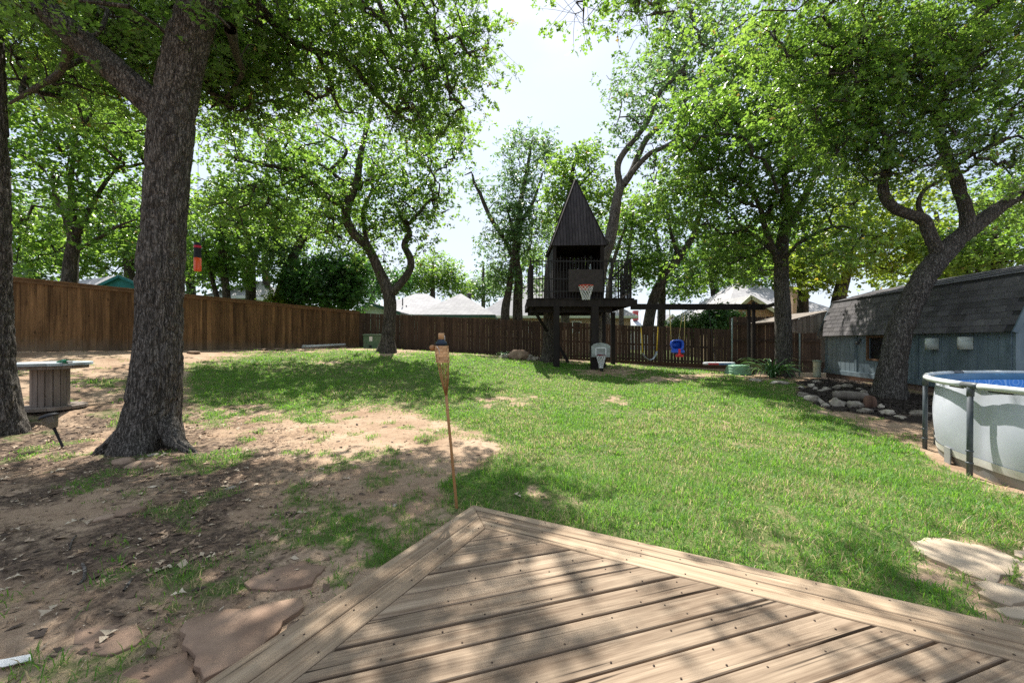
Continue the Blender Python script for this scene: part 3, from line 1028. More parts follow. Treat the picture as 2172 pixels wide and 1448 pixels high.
# roof: four sheets and their shingles
roof_pts = [(-0.13, SH - 0.10), (0.30, 2.45), (SW / 2, 2.80), (SW - 0.30, 2.45), (SW + 0.13, SH - 0.10)]
mb = MB()
for i in range(4):
    (y0, z0), (y1, z1) = roof_pts[i], roof_pts[i + 1]
    L_ = math.hypot(y1 - y0, z1 - z0)
    ny, nz = -(z1 - z0) / L_ * 0.02, (y1 - y0) / L_ * 0.02
    V = [(-0.12, y0, z0), (SLEN + 0.12, y0, z0), (SLEN + 0.12, y1, z1), (-0.12, y1, z1)]
    V += [(v[0], v[1] + ny, v[2] + nz) for v in V]
    mb.add(V, [(0, 3, 2, 1), (4, 5, 6, 7), (0, 1, 5, 4), (1, 2, 6, 5), (2, 3, 7, 6), (3, 0, 4, 7)])
roof = sbuild(mb, 'roof', MAT['felt'])
tab = MB().box((0, 0.085, 0.0), (0.290, 0.19, 0.015), ch=0.003).mesh('shingle')
tab.materials.append(MAT['shingle'])
for i, rows in ((0, 8), (1, 4)):
    (y0, z0), (y1, z1) = roof_pts[i], roof_pts[i + 1]
    L_ = math.hypot(y1 - y0, z1 - z0)
    a_ = math.atan2(z1 - z0, y1 - y0)
    for r in range(rows):
        sdist = (L_ - 0.10) * r / rows - (0.012 if r == 0 else 0)
        off = 0.15 * (r % 2)
        nsh = int((SLEN + 0.24) / 0.296)
        for k in range(nsh):
            cx_ = -0.12 + 0.148 + k * 0.296 + off
            if cx_ + 0.146 > SLEN + 0.17:
                continue
            lift = 0.030
            y_ = y0 + math.cos(a_) * sdist - math.sin(a_) * lift
            z_ = z0 + math.sin(a_) * sdist + math.cos(a_) * lift
            inst('shingle', tab, roof, (cx_ + rs.uniform(-.003, .003), y_, z_), (a_ - 0.05 + rs.uniform(-.006, .006), 0, 0), (1, L_ / rows / 0.155 * (1 if i == 0 else 1.0), 1))
# fascia at the near and far gable
for xx in (-0.135, SLEN + 0.135):
    mb = MB()
    for i in range(4):
        (y0, z0), (y1, z1) = roof_pts[i], roof_pts[i + 1]
        mb.bar((xx, y0, z0 - 0.02), (xx, y1, z1 - 0.02), 0.025, 0.09)
    sbuild(mb, 'fascia', MAT['shed_trim'])
# half-round wall lamps and the little lantern by the window
for xs, zs in ((4.13, 1.19), (4.92, 1.21)):
    mb = MB().lathe([(0.0, 0.0), (0.095, 0.0), (0.10, 0.10), (0.095, 0.20), (0.085, 0.205), (0.085, 0.19), (0.0, 0.19)], (0, 0, 0), 20, a0=math.pi, a1=2 * math.pi)
    mb.add([(-0.10, 0, 0), (0.10, 0, 0), (0.10, 0, 0.20), (-0.10, 0, 0.20)], [(0, 1, 2, 3)])
    me = mb.mesh('wall_lamp')
    me.materials.append(MAT['sconce'])
    inst('wall_lamp', me, shed, (xs, -0.012, zs - 0.18), scale=(1.15, 1.7, 1.25))
mb = MB().tube([(1.70, 0, 1.22), (1.72, -0.09, 1.25), (1.74, -0.10, 1.20)], 0.008, 6).lathe([(0.0, 0), (0.04, 0.0), (0.05, 0.06), (0.03, 0.09), (0.0, 0.10)], (1.745, -0.10, 1.10), 10)
mb.box((1.70, -0.008, 1.22), (0.07, 0.016, 0.09))
sbuild(mb, 'lantern', MAT['metal_dark'])

# lean-to with weathered boards between the shed and the tall fence
LY = 13.35
l0, l1 = at(1672, 682, LY), at(1757, 661, LY)
lean = thing('lean_to', (l0[0], LY, 0.18), 'weathered grey board lean-to roof joined to the shed end', 'lean-to')
nb = 11
for i in range(nb):
    t0, t1 = i / nb, (i + 1) / nb
    xa, xb = l0[0] + (l1[0] - l0[0]) * t0, l0[0] + (l1[0] - l0[0]) * t1 - 0.006
    za, zb_ = l0[2] + (l1[2] - l0[2]) * t0, l0[2] + (l1[2] - l0[2]) * t1
    bot = at(0, 706, LY)[2] if i < 8 else at(0, 768, LY)[2]
    bot += rs.uniform(-.01, .01)
    if i == 8:
        bot = at(0, 718, LY)[2]
    V = [(xa, LY, bot), (xb, LY, bot), (xb, LY, zb_), (xa, LY, za), (xa, LY + 0.02, bot), (xb, LY + 0.02, bot), (xb, LY + 0.02, zb_), (xa, LY + 0.02, za)]
    MB().add(V, [(0, 1, 2, 3), (7, 6, 5, 4), (0, 4, 5, 1), (1, 5, 6, 2), (2, 6, 7, 3), (3, 7, 4, 0)]).build('board', MAT['grey_wood'], lean)
V = [(l0[0] - 0.06, LY - 0.08, l0[2] + 0.01), (l1[0], LY - 0.08, l1[2] + 0.01), (l1[0], LY + 2.2, l1[2] + 0.01), (l0[0] - 0.06, LY + 2.2, l0[2] + 0.01)]
V += [(v[0], v[1], v[2] + 0.035) for v in V]
MB().add(V, [(3, 2, 1, 0), (4, 5, 6, 7), (0, 1, 5, 4), (1, 2, 6, 5), (2, 3, 7, 6), (3, 0, 4, 7)]).build('roof', MAT['grey_wood'], lean)
for xx, yy in ((l0[0] + 0.05, LY + 2.1), (l0[0] + 0.04, LY + 0.10)):
    MB().box((xx, yy, (0.05 + l0[2]) / 2), (0.09, 0.09, l0[2] - 0.06)).build('post', MAT['grey_wood'], lean)
b_ = at(1733, 800, 13.0)
bin_ = thing('round_bin', (b_[0], b_[1], 0.2), 'pale green round container standing at the shed corner under the lean-to', 'bin')
MB().lathe([(0.0, 0), (0.10, 0), (0.105, 0.02), (0.11, 0.50), (0.118, 0.51), (0.118, 0.54), (0.10, 0.55), (0, 0.56)], (b_[0], b_[1], 0.2), 20).build('body', M('pale_green_plastic', (0.36, 0.42, 0.33), (0.46, 0.52, 0.42), rough=0.5), bin_)
MB().lathe([(0.119, 0.49), (0.124, 0.50), (0.124, 0.53), (0.119, 0.54)], (b_[0], b_[1], 0.2), 20).build('lid_rim', M('green_rim', (0.20, 0.26, 0.2), (0.25, 0.3, 0.25)), bin_)

# ------------------------------------------------------------------ pool
def linermat():
    m, n, l, b = new_mat('pool_liner_inside')
    b.inputs['Roughness'].default_value = 0.35
    v = coord_n(n, l, (1, 1, 1), False, 'UV')
    w = n.new('ShaderNodeTexVoronoi')
    w.feature = 'DISTANCE_TO_EDGE'
    w.inputs['Scale'].default_value = 4.0
    w.inputs['Randomness'].default_value = 0.25
    l.new(v, w.inputs['Vector'])
    lines = ramp_n(n, l, w.outputs['Distance'], 0.03, 0.07, (1, 1, 1), (0, 0, 0))
    vo2 = n.new('ShaderNodeTexVoronoi')
    vo2.inputs['Scale'].default_value = 4.0
    vo2.inputs['Randomness'].default_value = 0.25
    l.new(v, vo2.inputs['Vector'])
    rings = math_n(n, l, 'SINE', math_n(n, l, 'MULTIPLY', vo2.outputs['Distance'], 38.0))
    rl = ramp_n(n, l, rings, 0.75, 0.95)
    k = math_n(n, l, 'MAXIMUM', lines, rl)
    col = mix_n(n, l, math_n(n, l, 'MULTIPLY', k, 0.65), (0.10, 0.30, 0.68), (0.48, 0.66, 0.88))
    l.new(col, b.inputs['Base Color'])
    return m
MAT['pool_wall'] = M('pool_wall_vinyl', (0.45, 0.475, 0.54), (0.53, 0.55, 0.615), 2.5, rough=0.45, spec=0.4, dirt=(0.37, 0.39, 0.44), dscale=1.2)
MAT['pool_rail'] = M('pool_rail_paint', (0.52, 0.55, 0.55), (0.62, 0.65, 0.65), 8, rough=0.4, dirt=(0.35, 0.36, 0.35))
MAT['pool_post'] = M('pool_post_paint', (0.055, 0.068, 0.078), (0.085, 0.098, 0.11), 8, rough=0.45, dirt=(0.14, 0.14, 0.14))
MAT['pool_band'] = M('pool_band_white', (0.55, 0.54, 0.50), (0.66, 0.65, 0.61), 6, rough=0.6, dirt=(0.36, 0.32, 0.27))
MAT['pool_foot'] = M('pool_foot_vinyl', (0.19, 0.20, 0.20), (0.27, 0.27, 0.26), 6, rough=0.7, dirt=(0.22, 0.17, 0.12))
MAT['pool_blue'] = M('pool_top_blue', (0.03, 0.115, 0.21), (0.045, 0.15, 0.26), 4, rough=0.4)
pool = thing('frame_pool', (POOL_C[0], POOL_C[1], -0.01), 'round above-ground pool with pale grey-blue sides and blue patterned liner', 'pool')
NA = 180
a0 = math.radians(164.5)
NP = 12
def bulge(a, z):
    """the vinyl swells between the posts"""
    ph = ((a - a0) / (2 * math.pi / NP)) % 1.0
    zz = z / POOL_H
    return 0.012 + 0.075 * math.sin(math.pi * ph) ** 0.8 * math.sin(math.pi * min(1, max(0, zz * 0.92 + 0.02)))
def pring(zs, rf):
    V, Fs = [], []
    for j, z in enumerate(zs):
        for i in range(NA):
            a = 2 * math.pi * i / NA
            r = rf(a, z)
            V.append((POOL_C[0] + r * math.cos(a), POOL_C[1] + r * math.sin(a), z))
    for j in range(len(zs) - 1):
        for i in range(NA):
            Fs.append((j * NA + i, j * NA + (i + 1) % NA, (j + 1) * NA + (i + 1) % NA, (j + 1) * NA + i))
    return V, Fs
RW = POOL_R - 0.09
mb = MB()
V, Fs = pring(list(np.linspace(0.17, POOL_H - 0.02, 16)), lambda a, z: RW + bulge(a, z) - 0.02)
mb.add(V, Fs, True).build('pool_wall', MAT['pool_wall'], pool)
V, Fs = pring([0.095, 0.13, 0.172], lambda a, z: RW + bulge(a, z) - 0.012)
MB().add(V, Fs, True).build('white_band', MAT['pool_band'], pool)
V, Fs = pring([-0.06, 0.02, 0.098], lambda a, z: RW + bulge(a, z) - 0.018 - 0.15 * max(0, 0.06 - z))
MB().add(V, Fs, True).build('foot_strip', MAT['pool_foot'], pool)
V, Fs = pring([0.1, 0.35, 0.6, POOL_H - 0.09], lambda a, z: RW - 0.03)
lin = MB().add(V, [tuple(reversed(f)) for f in Fs], True).build('liner', linermat(), pool)
uvl = lin.data.uv_layers.new(name='UVMap')
cos = np.array([v.co for v in lin.data.vertices])
for lp in lin.data.loops:
    c = cos[lp.vertex_index]
    ang_ = math.atan2(c[1], c[0]) % (2 * math.pi)
    uvl.data[lp.index].uv = (ang_ * RW, c[2])
V, Fs = pring([POOL_H - 0.09, POOL_H - 0.04, POOL_H], lambda a, z: RW - 0.027 + (0.05 if z > POOL_H - 0.01 else 0))
MB().add(V, [tuple(reversed(f)) for f in Fs], True).build('liner_top', MAT['pool_blue'], pool)
def watermat():
    m, n, l, b = new_mat('pool_water')
    b.inputs['Base Color'].default_value = (0.10, 0.34, 0.62, 1)
    b.inputs['Roughness'].default_value = 0.04
    b.inputs['Specular IOR Level'].default_value = 0.5
    bump_n(n, l, noise_n(n, l, coord_n(n, l), 5, 3), 0.15, 0.02, b)
    return m
MB().lathe([(RW - 0.032, 0.0), (0.001, 0.0)], (POOL_C[0], POOL_C[1], 0.48), 96).build('water', watermat(), pool)
for k in range(NP):
    a = a0 + 2 * math.pi * k / NP
    a2 = a0 + 2 * math.pi * (k + 1) / NP
    ca, sa = math.cos(a), math.sin(a)
    P = lambda r, z, aa=a: (POOL_C[0] + r * math.cos(aa), POOL_C[1] + r * math.sin(aa), z)
    gz = ground_z(*P(POOL_R, 0)[:2])
    leg = MB().tube([P(POOL_R + 0.01, gz - 0.04), P(POOL_R + 0.005, POOL_H - 0.04)], 0.024, 14).build('leg', MAT['pool_post'], pool)
    for zr in (0.12, 0.24):
        MB().lathe([(0.024, 0), (0.030, 0.004), (0.030, 0.016), (0.024, 0.02)], P(POOL_R + 0.01, zr), 14).build('strap_ring', MAT['pool_post'], leg)
    seg = [P(POOL_R, POOL_H, a + (a2 - a) * t) for t in np.linspace(0.085, 0.915, 7)]
    MB().tube(seg, 0.031, 14).build('top_rail', MAT['pool_rail'], pool)
    tj = MB().tube([P(POOL_R, POOL_H, a + (a2 - a) * t) for t in (-0.10, -0.03, 0.03, 0.10)], [0.030, 0.033, 0.033, 0.030], 14)
    tj.tube([P(POOL_R, POOL_H + 0.012), P(POOL_R + 0.004, POOL_H - 0.11)], 0.029, 14)
    tj.build('rail_joint', MAT['pool_post'], pool)
    # loops of liner stitched over the rail
    for t in (0.22, 0.78):
        am = a + (a2 - a) * t
        MB().box(P(POOL_R - 0.036, POOL_H - 0.035, am), (0.012, 0.22, 0.028), rz=am).build('liner_slot', MAT['felt'], pool)
    # grey foot flap between the posts
    am = a + (a2 - a) * 0.62
    MB().box(P(RW + bulge(am, 0.1) + 0.006, 0.085, am), (0.012, 0.13, 0.20), rz=am, ch=0.004).build('foot_flap', MAT['pool_foot'], pool)

# ------------------------------------------------------------------ playhouse on its platform
TY = 13.3
tbase = at(1228, 778, TY)
BW_ = MAT['black_wood']
th = thing('tower_playhouse', (tbase[0], TY, 0.45), 'black wooden tower playhouse with steep pointed roof on a raised platform', 'playhouse')
def X(px, Y=TY):
    return (px - CX) / F * Y
def Z(py, Y=TY):
    return CAMZ - (py - CY) / F * Y
PX0, PX1, PYB = X(1119), X(1346), TY + 3.0
pz = Z(632)
# platform boards run from front to back
nbd = 24
for i in range(nbd):
    xa = PX0 + (PX1 - PX0) * i / nbd
    w_ = (PX1 - PX0) / nbd - 0.008
    MB().box((xa + w_ / 2, TY + 1.48 + rs.uniform(-.03, .03), pz - 0.02), (w_, 3.0, 0.04), ch=0.003).build('platform_board', BW_, th)
MB().box(((PX0 + PX1) / 2 + 0.03, TY + 0.045, pz - 0.16), (PX1 - PX0 + 0.14, 0.05, 0.235)).build('front_beam', BW_, th)
MB().box(((PX0 + PX1) / 2, PYB - 0.05, pz - 0.16), (PX1 - PX0, 0.05, 0.235)).build('rear_beam', BW_, th)
for xx in (PX0 + 0.03, X(1180), X(1262), PX1 - 0.04):
    MB().box((xx, TY + 1.5, pz - 0.15), (0.05, 2.84, 0.19)).build('joist', BW_, th)
for yy in (TY + 0.5, TY + 2.2):
    MB().box(((X(1125) + X(1306)) / 2, yy, pz - 0.345), (X(1306) - X(1125), 0.09, 0.19)).build('under_beam', BW_, th)
# support posts
def post_(px, Y, w_, pytop=648):
    x = X(px, Y)
    z0 = ground_z(x, Y) - 0.15
    z1 = pz - 0.28
    MB().box((x, Y, (z0 + z1) / 2), (w_, w_, z1 - z0), ch=0.01).build('support_post', BW_, th)
post_(1180, TY + 0.10, 0.20)
post_(1261, TY + 0.10, 0.24)
post_(1281, TY + 0.7, 0.11)
post_(1178, TY + 2.75, 0.16)
post_(1300, TY + 2.75, 0.16)
MB().bar(at(1131, 655, TY + 0.4), at(1160, 702, TY + 1.0), 0.10, 0.10, (0, 1, 0)).build('brace', BW_, th)
MB().bar(at(1186, 735, TY + 0.6), at(1205, 768, TY + 0.7), 0.10, 0.10, (0, 1, 0)).build('brace', BW_, th)
# house body: open upper front, boards below
hx0, hx1 = X(1173), X(1280)
HY0, HY1 = TY + 0.42, TY + 2.2
hz_top = Z(521)
kx = (TY + 0.42) / TY
hx0, hx1, hz_top = hx0 * kx, hx1 * kx, CAMZ + (724 - 521) / F * HY0
sill_z = CAMZ + (724 - 578) / F * HY0
nb = 12
for i in range(nb):
    xa = hx0 + (hx1 - hx0) * i / nb
    w_ = (hx1 - hx0) / nb - 0.006
    MB().box((xa + w_ / 2, HY0, (pz + sill_z) / 2), (w_, 0.025, sill_z - pz), ch=0.003).build('wall_board', BW_, th)
    MB().box((xa + w_ / 2, HY1, (pz + hz_top) / 2), (w_, 0.025, hz_top - pz)).build('wall_board', BW_, th)
ns = 11
for i in range(ns):
    ya = HY0 + 0.02 + (HY1 - HY0 - 0.04) * i / ns
    w_ = (HY1 - HY0 - 0.04) / ns - 0.006
    for xx in (hx0 + 0.012, hx1 - 0.012):
        MB().box((xx, ya + w_ / 2, (pz + hz_top) / 2), (0.025, w_, hz_top - pz)).build('wall_board', BW_, th)
for xx in (hx0 + 0.05, hx1 - 0.05):
    MB().box((xx, HY0 - 0.02, (pz + hz_top) / 2), (0.12, 0.05, hz_top - pz - 0.004), ch=0.004).build('corner_post', BW_, th)
MB().box(((hx0 + hx1) / 2, HY0 - 0.022, sill_z + 0.02), (hx1 - hx0 - 0.24, 0.06, 0.045)).build('window_sill', BW_, th)
# spire: four board-covered faces
ap = np.array([X(1228) * kx + 0.01, (HY0 + HY1) / 2, 0])
ap[2] = CAMZ + (724 - 383) / F * ap[1]
ov = 0.07
C4 = [np.array([hx0 - ov, HY0 - ov, hz_top - 0.02]), np.array([hx1 + ov + 0.03, HY0 - ov, hz_top + 0.0]), np.array([hx1 + ov + 0.03, HY1 + ov, hz_top]), np.array([hx0 - ov, HY1 + ov, hz_top - 0.02])]
spire = MB().add([tuple(c) for c in C4] + [tuple(ap)], [(0, 1, 4), (1, 2, 4), (2, 3, 4), (3, 0, 4), (3, 2, 1, 0)]).build('roof', BW_, th)
for fcx in range(4):
    A4, B4 = C4[fcx], C4[(fcx + 1) % 4]
    mid = (A4 + B4) / 2
    e = (B4 - A4) / np.linalg.norm(B4 - A4)
    up_ = ap - mid
    L_ = np.linalg.norm(up_)
    nrm_ = np.cross(e, up_ / L_)
    Wd = np.linalg.norm(B4 - A4)
    nbb = 18
    for i in range(nbb):
        s0, s1 = -Wd / 2 + Wd * i / nbb + 0.008, -Wd / 2 + Wd * (i + 1) / nbb - 0.008
        h0, h1 = [max(0.0, 1 - abs(s_) / (Wd / 2)) for s_ in (s0, s1)]
        if max(h0, h1) < 0.05:
            continue
        th_ = 0.016
        B_ = [mid + e * s0, mid + e * s1, mid + e * s1 + up_ * h1, mid + e * s0 + up_ * h0]
        V = [tuple(p + nrm_ * 0.002) for p in B_] + [tuple(p + nrm_ * (0.002 + th_)) for p in B_]
        MB().add(V, [(3, 2, 1, 0), (4, 5, 6, 7), (0, 1, 5, 4), (1, 2, 6, 5), (2, 3, 7, 6), (3, 0, 4, 7)]).build('board', MAT['black_roof'], spire)
    MB().bar(A4 + nrm_ * 0.03, ap + nrm_ * 0.03, 0.05, 0.05).build('ridge_strip', BW_, spire)
# railing: square bars with rails, some with spear points
MET = M('black_iron', (0.012, 0.011, 0.011), (0.026, 0.024, 0.023), 30, rough=0.55, metallic=0.3)
RY = TY + 0.12
rx0, rx1 = X(1125, RY), X(1335, RY)
for (py) in (554, 591.5, 618):
    MB().box(((rx0 + rx1) / 2, RY, Z(py, RY)), (rx1 - rx0, 0.03, 0.038)).build('railing_rail', MET, th)
bar_me = None
i = 0
for px in np.arange(1131, 1334, 6.45):
    x = X(px, RY)
    top = Z(549 + rs.uniform(-1, 1), RY)
    MB().box((x, RY, (pz + top) / 2), (0.021, 0.021, top - pz)).build('railing_bar', MET, th)
    if any(abs(px - q_) < 3.2 for q_ in (1190.5, 1242.5, 1255.8)):
        t_ = Z(540, RY)
        MB().lathe([(0.0, -0.02), (0.035, 0.03), (0.014, 0.05), (0.010, 0.075), (0.0, 0.13)], (x, RY, top), 4, smooth=False).box((x, RY, top + 0.03), (0.10, 0.012, 0.016)).build('spear_point', MET, th)
for px in (1163, 1296):
    MB().box((X(px, RY), RY, (pz + Z(547, RY)) / 2), (0.05, 0.05, Z(547, RY) - pz)).build('railing_post', MET, th)
MB().box((X(1127, RY), RY + 0.02, (pz + Z(562, RY)) / 2), (0.13, 0.04, Z(562, RY) - pz)).build('railing_post', BW_, th)
MB().box((X(1125, RY), RY - 0.01, (pz + Z(547, RY)) / 2), (0.045, 0.045, Z(547, RY) - pz)).build('railing_post', BW_, th)
MB().box((X(1337, RY), RY, (pz + Z(548, RY)) / 2), (0.07, 0.07, Z(548, RY) - pz)).build('railing_post', BW_, th)
# side rails back to the rear and the sloping stair rail
for xx in (rx0 + 0.01, rx1 - 0.01):
    for py in (554, 618):
        MB().box((xx, RY + 1.4, Z(py, RY)), (0.022, 2.75, 0.028)).build('railing_rail', MET, th)
    for yy in np.arange(RY + 0.15, RY + 2.8, 0.16):
        MB().box((xx, yy, (pz + Z(549, RY)) / 2), (0.016, 0.016, Z(549, RY) - pz)).build('railing_bar', MET, th)
MB().bar((X(1334, RY), RY + 0.06, Z(556, RY)), (X(1301, RY), RY + 0.5, Z(590, RY)), 0.04, 0.05).build('stair_rail', MET, th)
MB().bar((X(1334, RY), RY + 0.06, Z(622, RY)), (X(1318, RY), RY + 0.3, Z(632, RY)), 0.04, 0.05).build('stair_rail', MAT['grey_wood'], th)
for i in range(3):
    MB().box((X(1318 + 6.5 * i, TY + 1.2), TY + 1.2, (pz + Z(570, RY)) / 2), (0.095, 0.03, Z(570, RY) - pz)).build('screen_board', BW_, th)
# bottle standing on the sill
bt_ = thing('drink_bottle', ((X(1252, HY0)), HY0 - 0.02, sill_z + 0.0425), 'small clear plastic bottle standing in the playhouse window opening', 'bottle')
def clear(name, col, rough=0.1):
    m, n, l, b = new_mat(name)
    b.inputs['Base Color'].default_value = (*col, 1)
    b.inputs['Roughness'].default_value = rough
    b.inputs['Transmission Weight'].default_value = 0.5
    return m
MB().lathe([(0, 0), (0.045, 0), (0.048, 0.02), (0.048, 0.14), (0.02, 0.19), (0.018, 0.21)], WL[bt_.name], 14).build('body', clear('bottle_plastic', (0.55, 0.66, 0.62)), bt_)
MB().lathe([(0.02, 0.21), (0.021, 0.235), (0, 0.236)], WL[bt_.name], 12).build('cap', M('bottle_cap', (0.7, 0.7, 0.7), (0.8, 0.8, 0.8)), bt_)

WHITE = M('white_cord', (0.62, 0.62, 0.60), (0.75, 0.75, 0.72), 20, rough=0.8)
def net(mb, c, r0, r1, h, n=12, rows=5, tr=0.008):
    for k in range(n):
        for sgn in (-1, 1):
            pts = []
            for j in range(rows + 1):
                t = j / rows
                a = 2 * math.pi * (k + sgn * 0.5 * (j if j < 2 else j)) / n
                r = r0 + (r1 - r0) * min(1, t * 1.15)
                pts.append((c[0] + r * math.cos(a), c[1] + r * math.sin(a), c[2] - h * t))
            mb.tube(pts, tr, 4, False)
    return mb
# hoop with a plain dark board on the playhouse front
HB = TY + 0.02
hoop = thing('basketball_hoop', (X(1243, HB), HB, Z(620, HB)), 'orange-red basketball hoop with white net on a dark board on the playhouse front', 'basketball hoop')
MB().box(((X(1206, HB) + X(1279, HB)) / 2, HB + 0.03, (Z(571, HB) + Z(619, HB)) / 2), (X(1279, HB) - X(1206, HB), 0.03, Z(571, HB) - Z(619, HB)), ch=0.004).build('backboard', M('dark_backboard', (0.030, 0.024, 0.022), (0.045, 0.036, 0.033), 8, rough=0.7), hoop)
hc = (X(1243, HB - 0.30), HB - 0.30, Z(606, HB - 0.30))
HR = 0.235
MB().tube([(hc[0] + HR * math.cos(a), hc[1] + HR * math.sin(a), hc[2]) for a in np.linspace(0, 2 * math.pi, 32, endpoint=False)], 0.012, 8, closed=True).bar((hc[0] - 0.08, hc[1] + HR, hc[2]), (hc[0] - 0.08, HB + 0.02, hc[2]), 0.02, 0.02).bar((hc[0] + 0.08, hc[1] + HR, hc[2]), (hc[0] + 0.08, HB + 0.02, hc[2]), 0.02, 0.02).box((hc[0], HB + 0.008, hc[2] - 0.03), (0.26, 0.014, 0.14)).build('rim', M('orange_red_rim', (0.55, 0.05, 0.02), (0.65, 0.075, 0.03), rough=0.5), hoop)
net(MB(), (hc[0], hc[1], hc[2] - 0.01), HR, HR * 0.52, 0.44, 12, 6, 0.0085).build('net', WHITE, hoop)
# small toddler hoop in front of the post
h2 = TY - 0.35
g2 = ground_z(X(1276, h2), h2)
hoop2 = thing('basketball_hoop', (X(1276, h2), h2, g2), 'low toddler basketball hoop with grey board and white square beside the platform post', 'basketball hoop')
P = [(1255, 757), (1294, 757), (1294.5, 734), (1289, 729.5), (1281, 727.5), (1274, 726.5), (1267, 727.5), (1260, 729.5), (1254.5, 734)]
V = [at(a, b, h2) for a, b in P] + [at(a, b, h2) + np.array([0, 0.035, 0]) for a, b in P]
n_ = len(P)
MB().add(V, [tuple(reversed(range(n_))), tuple(range(n_, 2 * n_))] + [(i, (i + 1) % n_, n_ + (i + 1) % n_, n_ + i) for i in range(n_)]).build('backboard', M('grey_board', (0.25, 0.27, 0.255), (0.36, 0.385, 0.36), 9, rough=0.6, dirt=(0.17, 0.17, 0.15), dscale=7), hoop2)
mb = MB()
for (a, b, c, d) in ((1264, 737.6, 1285, 737.6), (1264, 737.6, 1264, 754), (1285, 737.6, 1285, 754)):
    mb.bar(at(a, b, h2 - 0.006), at(c, d, h2 - 0.006), 0.025 if a != c else 0.008, 0.008 if a != c else 0.025, (0, 1, 0) if a != c else (1, 0, 0))
mb.build('white_square', M('white_print', (0.75, 0.75, 0.75), (0.8, 0.8, 0.8)), hoop2)
hc = (X(1275, h2 - 0.18), h2 - 0.18, Z(753.5, h2 - 0.18))
MB().tube([(hc[0] + 0.145 * math.cos(a), hc[1] + 0.145 * math.sin(a), hc[2]) for a in np.linspace(0, 2 * math.pi, 28, endpoint=False)], 0.010, 8, closed=True).box((hc[0], h2 - 0.02, hc[2]), (0.12, 0.05, 0.05)).build('rim', M('dark_red_rim', (0.12, 0.012, 0.015), (0.17, 0.02, 0.02)), hoop2)
net(MB(), (hc[0], hc[1], hc[2] - 0.01), 0.145, 0.062, 0.40, 10, 6, 0.0075).build('net', WHITE, hoop2)
MB().tube([(X(1276, h2), h2 + 0.07, g2 + 0.02), (X(1276, h2), h2 + 0.06, Z(735, h2))], 0.022, 10).build('pole', MET, hoop2)
MB().box((X(1276, h2), h2 + 0.02, g2 + 0.07), (0.09, 0.16, 0.17), ch=0.02).build('foot', MET, hoop2)

# ------------------------------------------------------------------ swing beam and swings
SY = TY - 0.02
swing = thing('swing_beam', (X(1597, SY), SY, ground_z(X(1597, SY), SY)), 'long dark swing beam carried by twin end posts and the playhouse', 'swing frame')
bA, bB = at(1338, 650.5, SY + 0.12), at(1622, 651, SY - 0.05)
MB().bar(bA, bB, 0.11, 0.19).build('beam', BW_, swing)
MB().bar(at(1616, 652.5, SY - 0.05) , at(1652, 643, 12.5), 0.07, 0.10).build('beam_end', BW_, swing)
for px, yy in ((1588.5, SY - 0.12), (1598.5, SY + 0.06)):
    x = X(px, yy)
    z0 = ground_z(x, yy) - 0.1
    z1 = Z(648 if px < 1590 else 640, yy)
    MB().box((x, yy, (z0 + z1) / 2), (0.085, 0.085, z1 - z0), ch=0.006).build('post', BW_, swing)
beam_z = bA[2] - 0.10
YEL = M('yellow_chain_sleeve', (0.62, 0.40, 0.03), (0.72, 0.48, 0.05), 12, rough=0.5)
CHN = M('grey_chain', (0.16, 0.16, 0.16), (0.26, 0.26, 0.26), 30, rough=0.45, metallic=0.7)
sw1 = thing('belt_swing', (X(1378, SY), SY, beam_z), 'belt swing with yellow chain sleeves hanging from the dark beam', 'swing')
e0, e1 = at(1363, 748, SY), at(1393, 744, SY)
for (px0, e) in ((1357.5, e0), (1397.5, e1)):
    top = np.array([X(px0, SY), SY, beam_z])
    k = at(px0 + (e[0] - top[0]) * 8, 693, SY)
    mid = top + (e - top) * 0.42
    MB().tube([top, mid], 0.006, 5).build('chain', CHN, sw1)
    MB().tube([mid, e], 0.018, 7).build('sleeve', YEL, sw1)
S_ = [at(a, b, SY) for a, b in ((1363, 748), (1365, 753), (1370, 759), (1378, 763), (1385, 761), (1390, 754), (1393, 745))]
V, Fs = [], []
for i, p in enumerate(S_):
    for dy in (-0.075, 0.075):
        for dzz in (-0.006, 0.006):
            V.append((p[0], p[1] + dy, p[2] + dzz))
for i in range(len(S_) - 1):
    b = 4 * i
    Fs += [(b, b + 4, b + 6, b + 2), (b + 1, b + 3, b + 7, b + 5), (b, b + 1, b + 5, b + 4), (b + 2, b + 6, b + 7, b + 3)]
Fs += [(0, 2, 3, 1), (4 * len(S_) - 4, 4 * len(S_) - 3, 4 * len(S_) - 1, 4 * len(S_) - 2)]
MB().add(V, Fs).build('seat', M('grey_belt', (0.24, 0.29, 0.34), (0.34, 0.39, 0.44), rough=0.45), sw1)
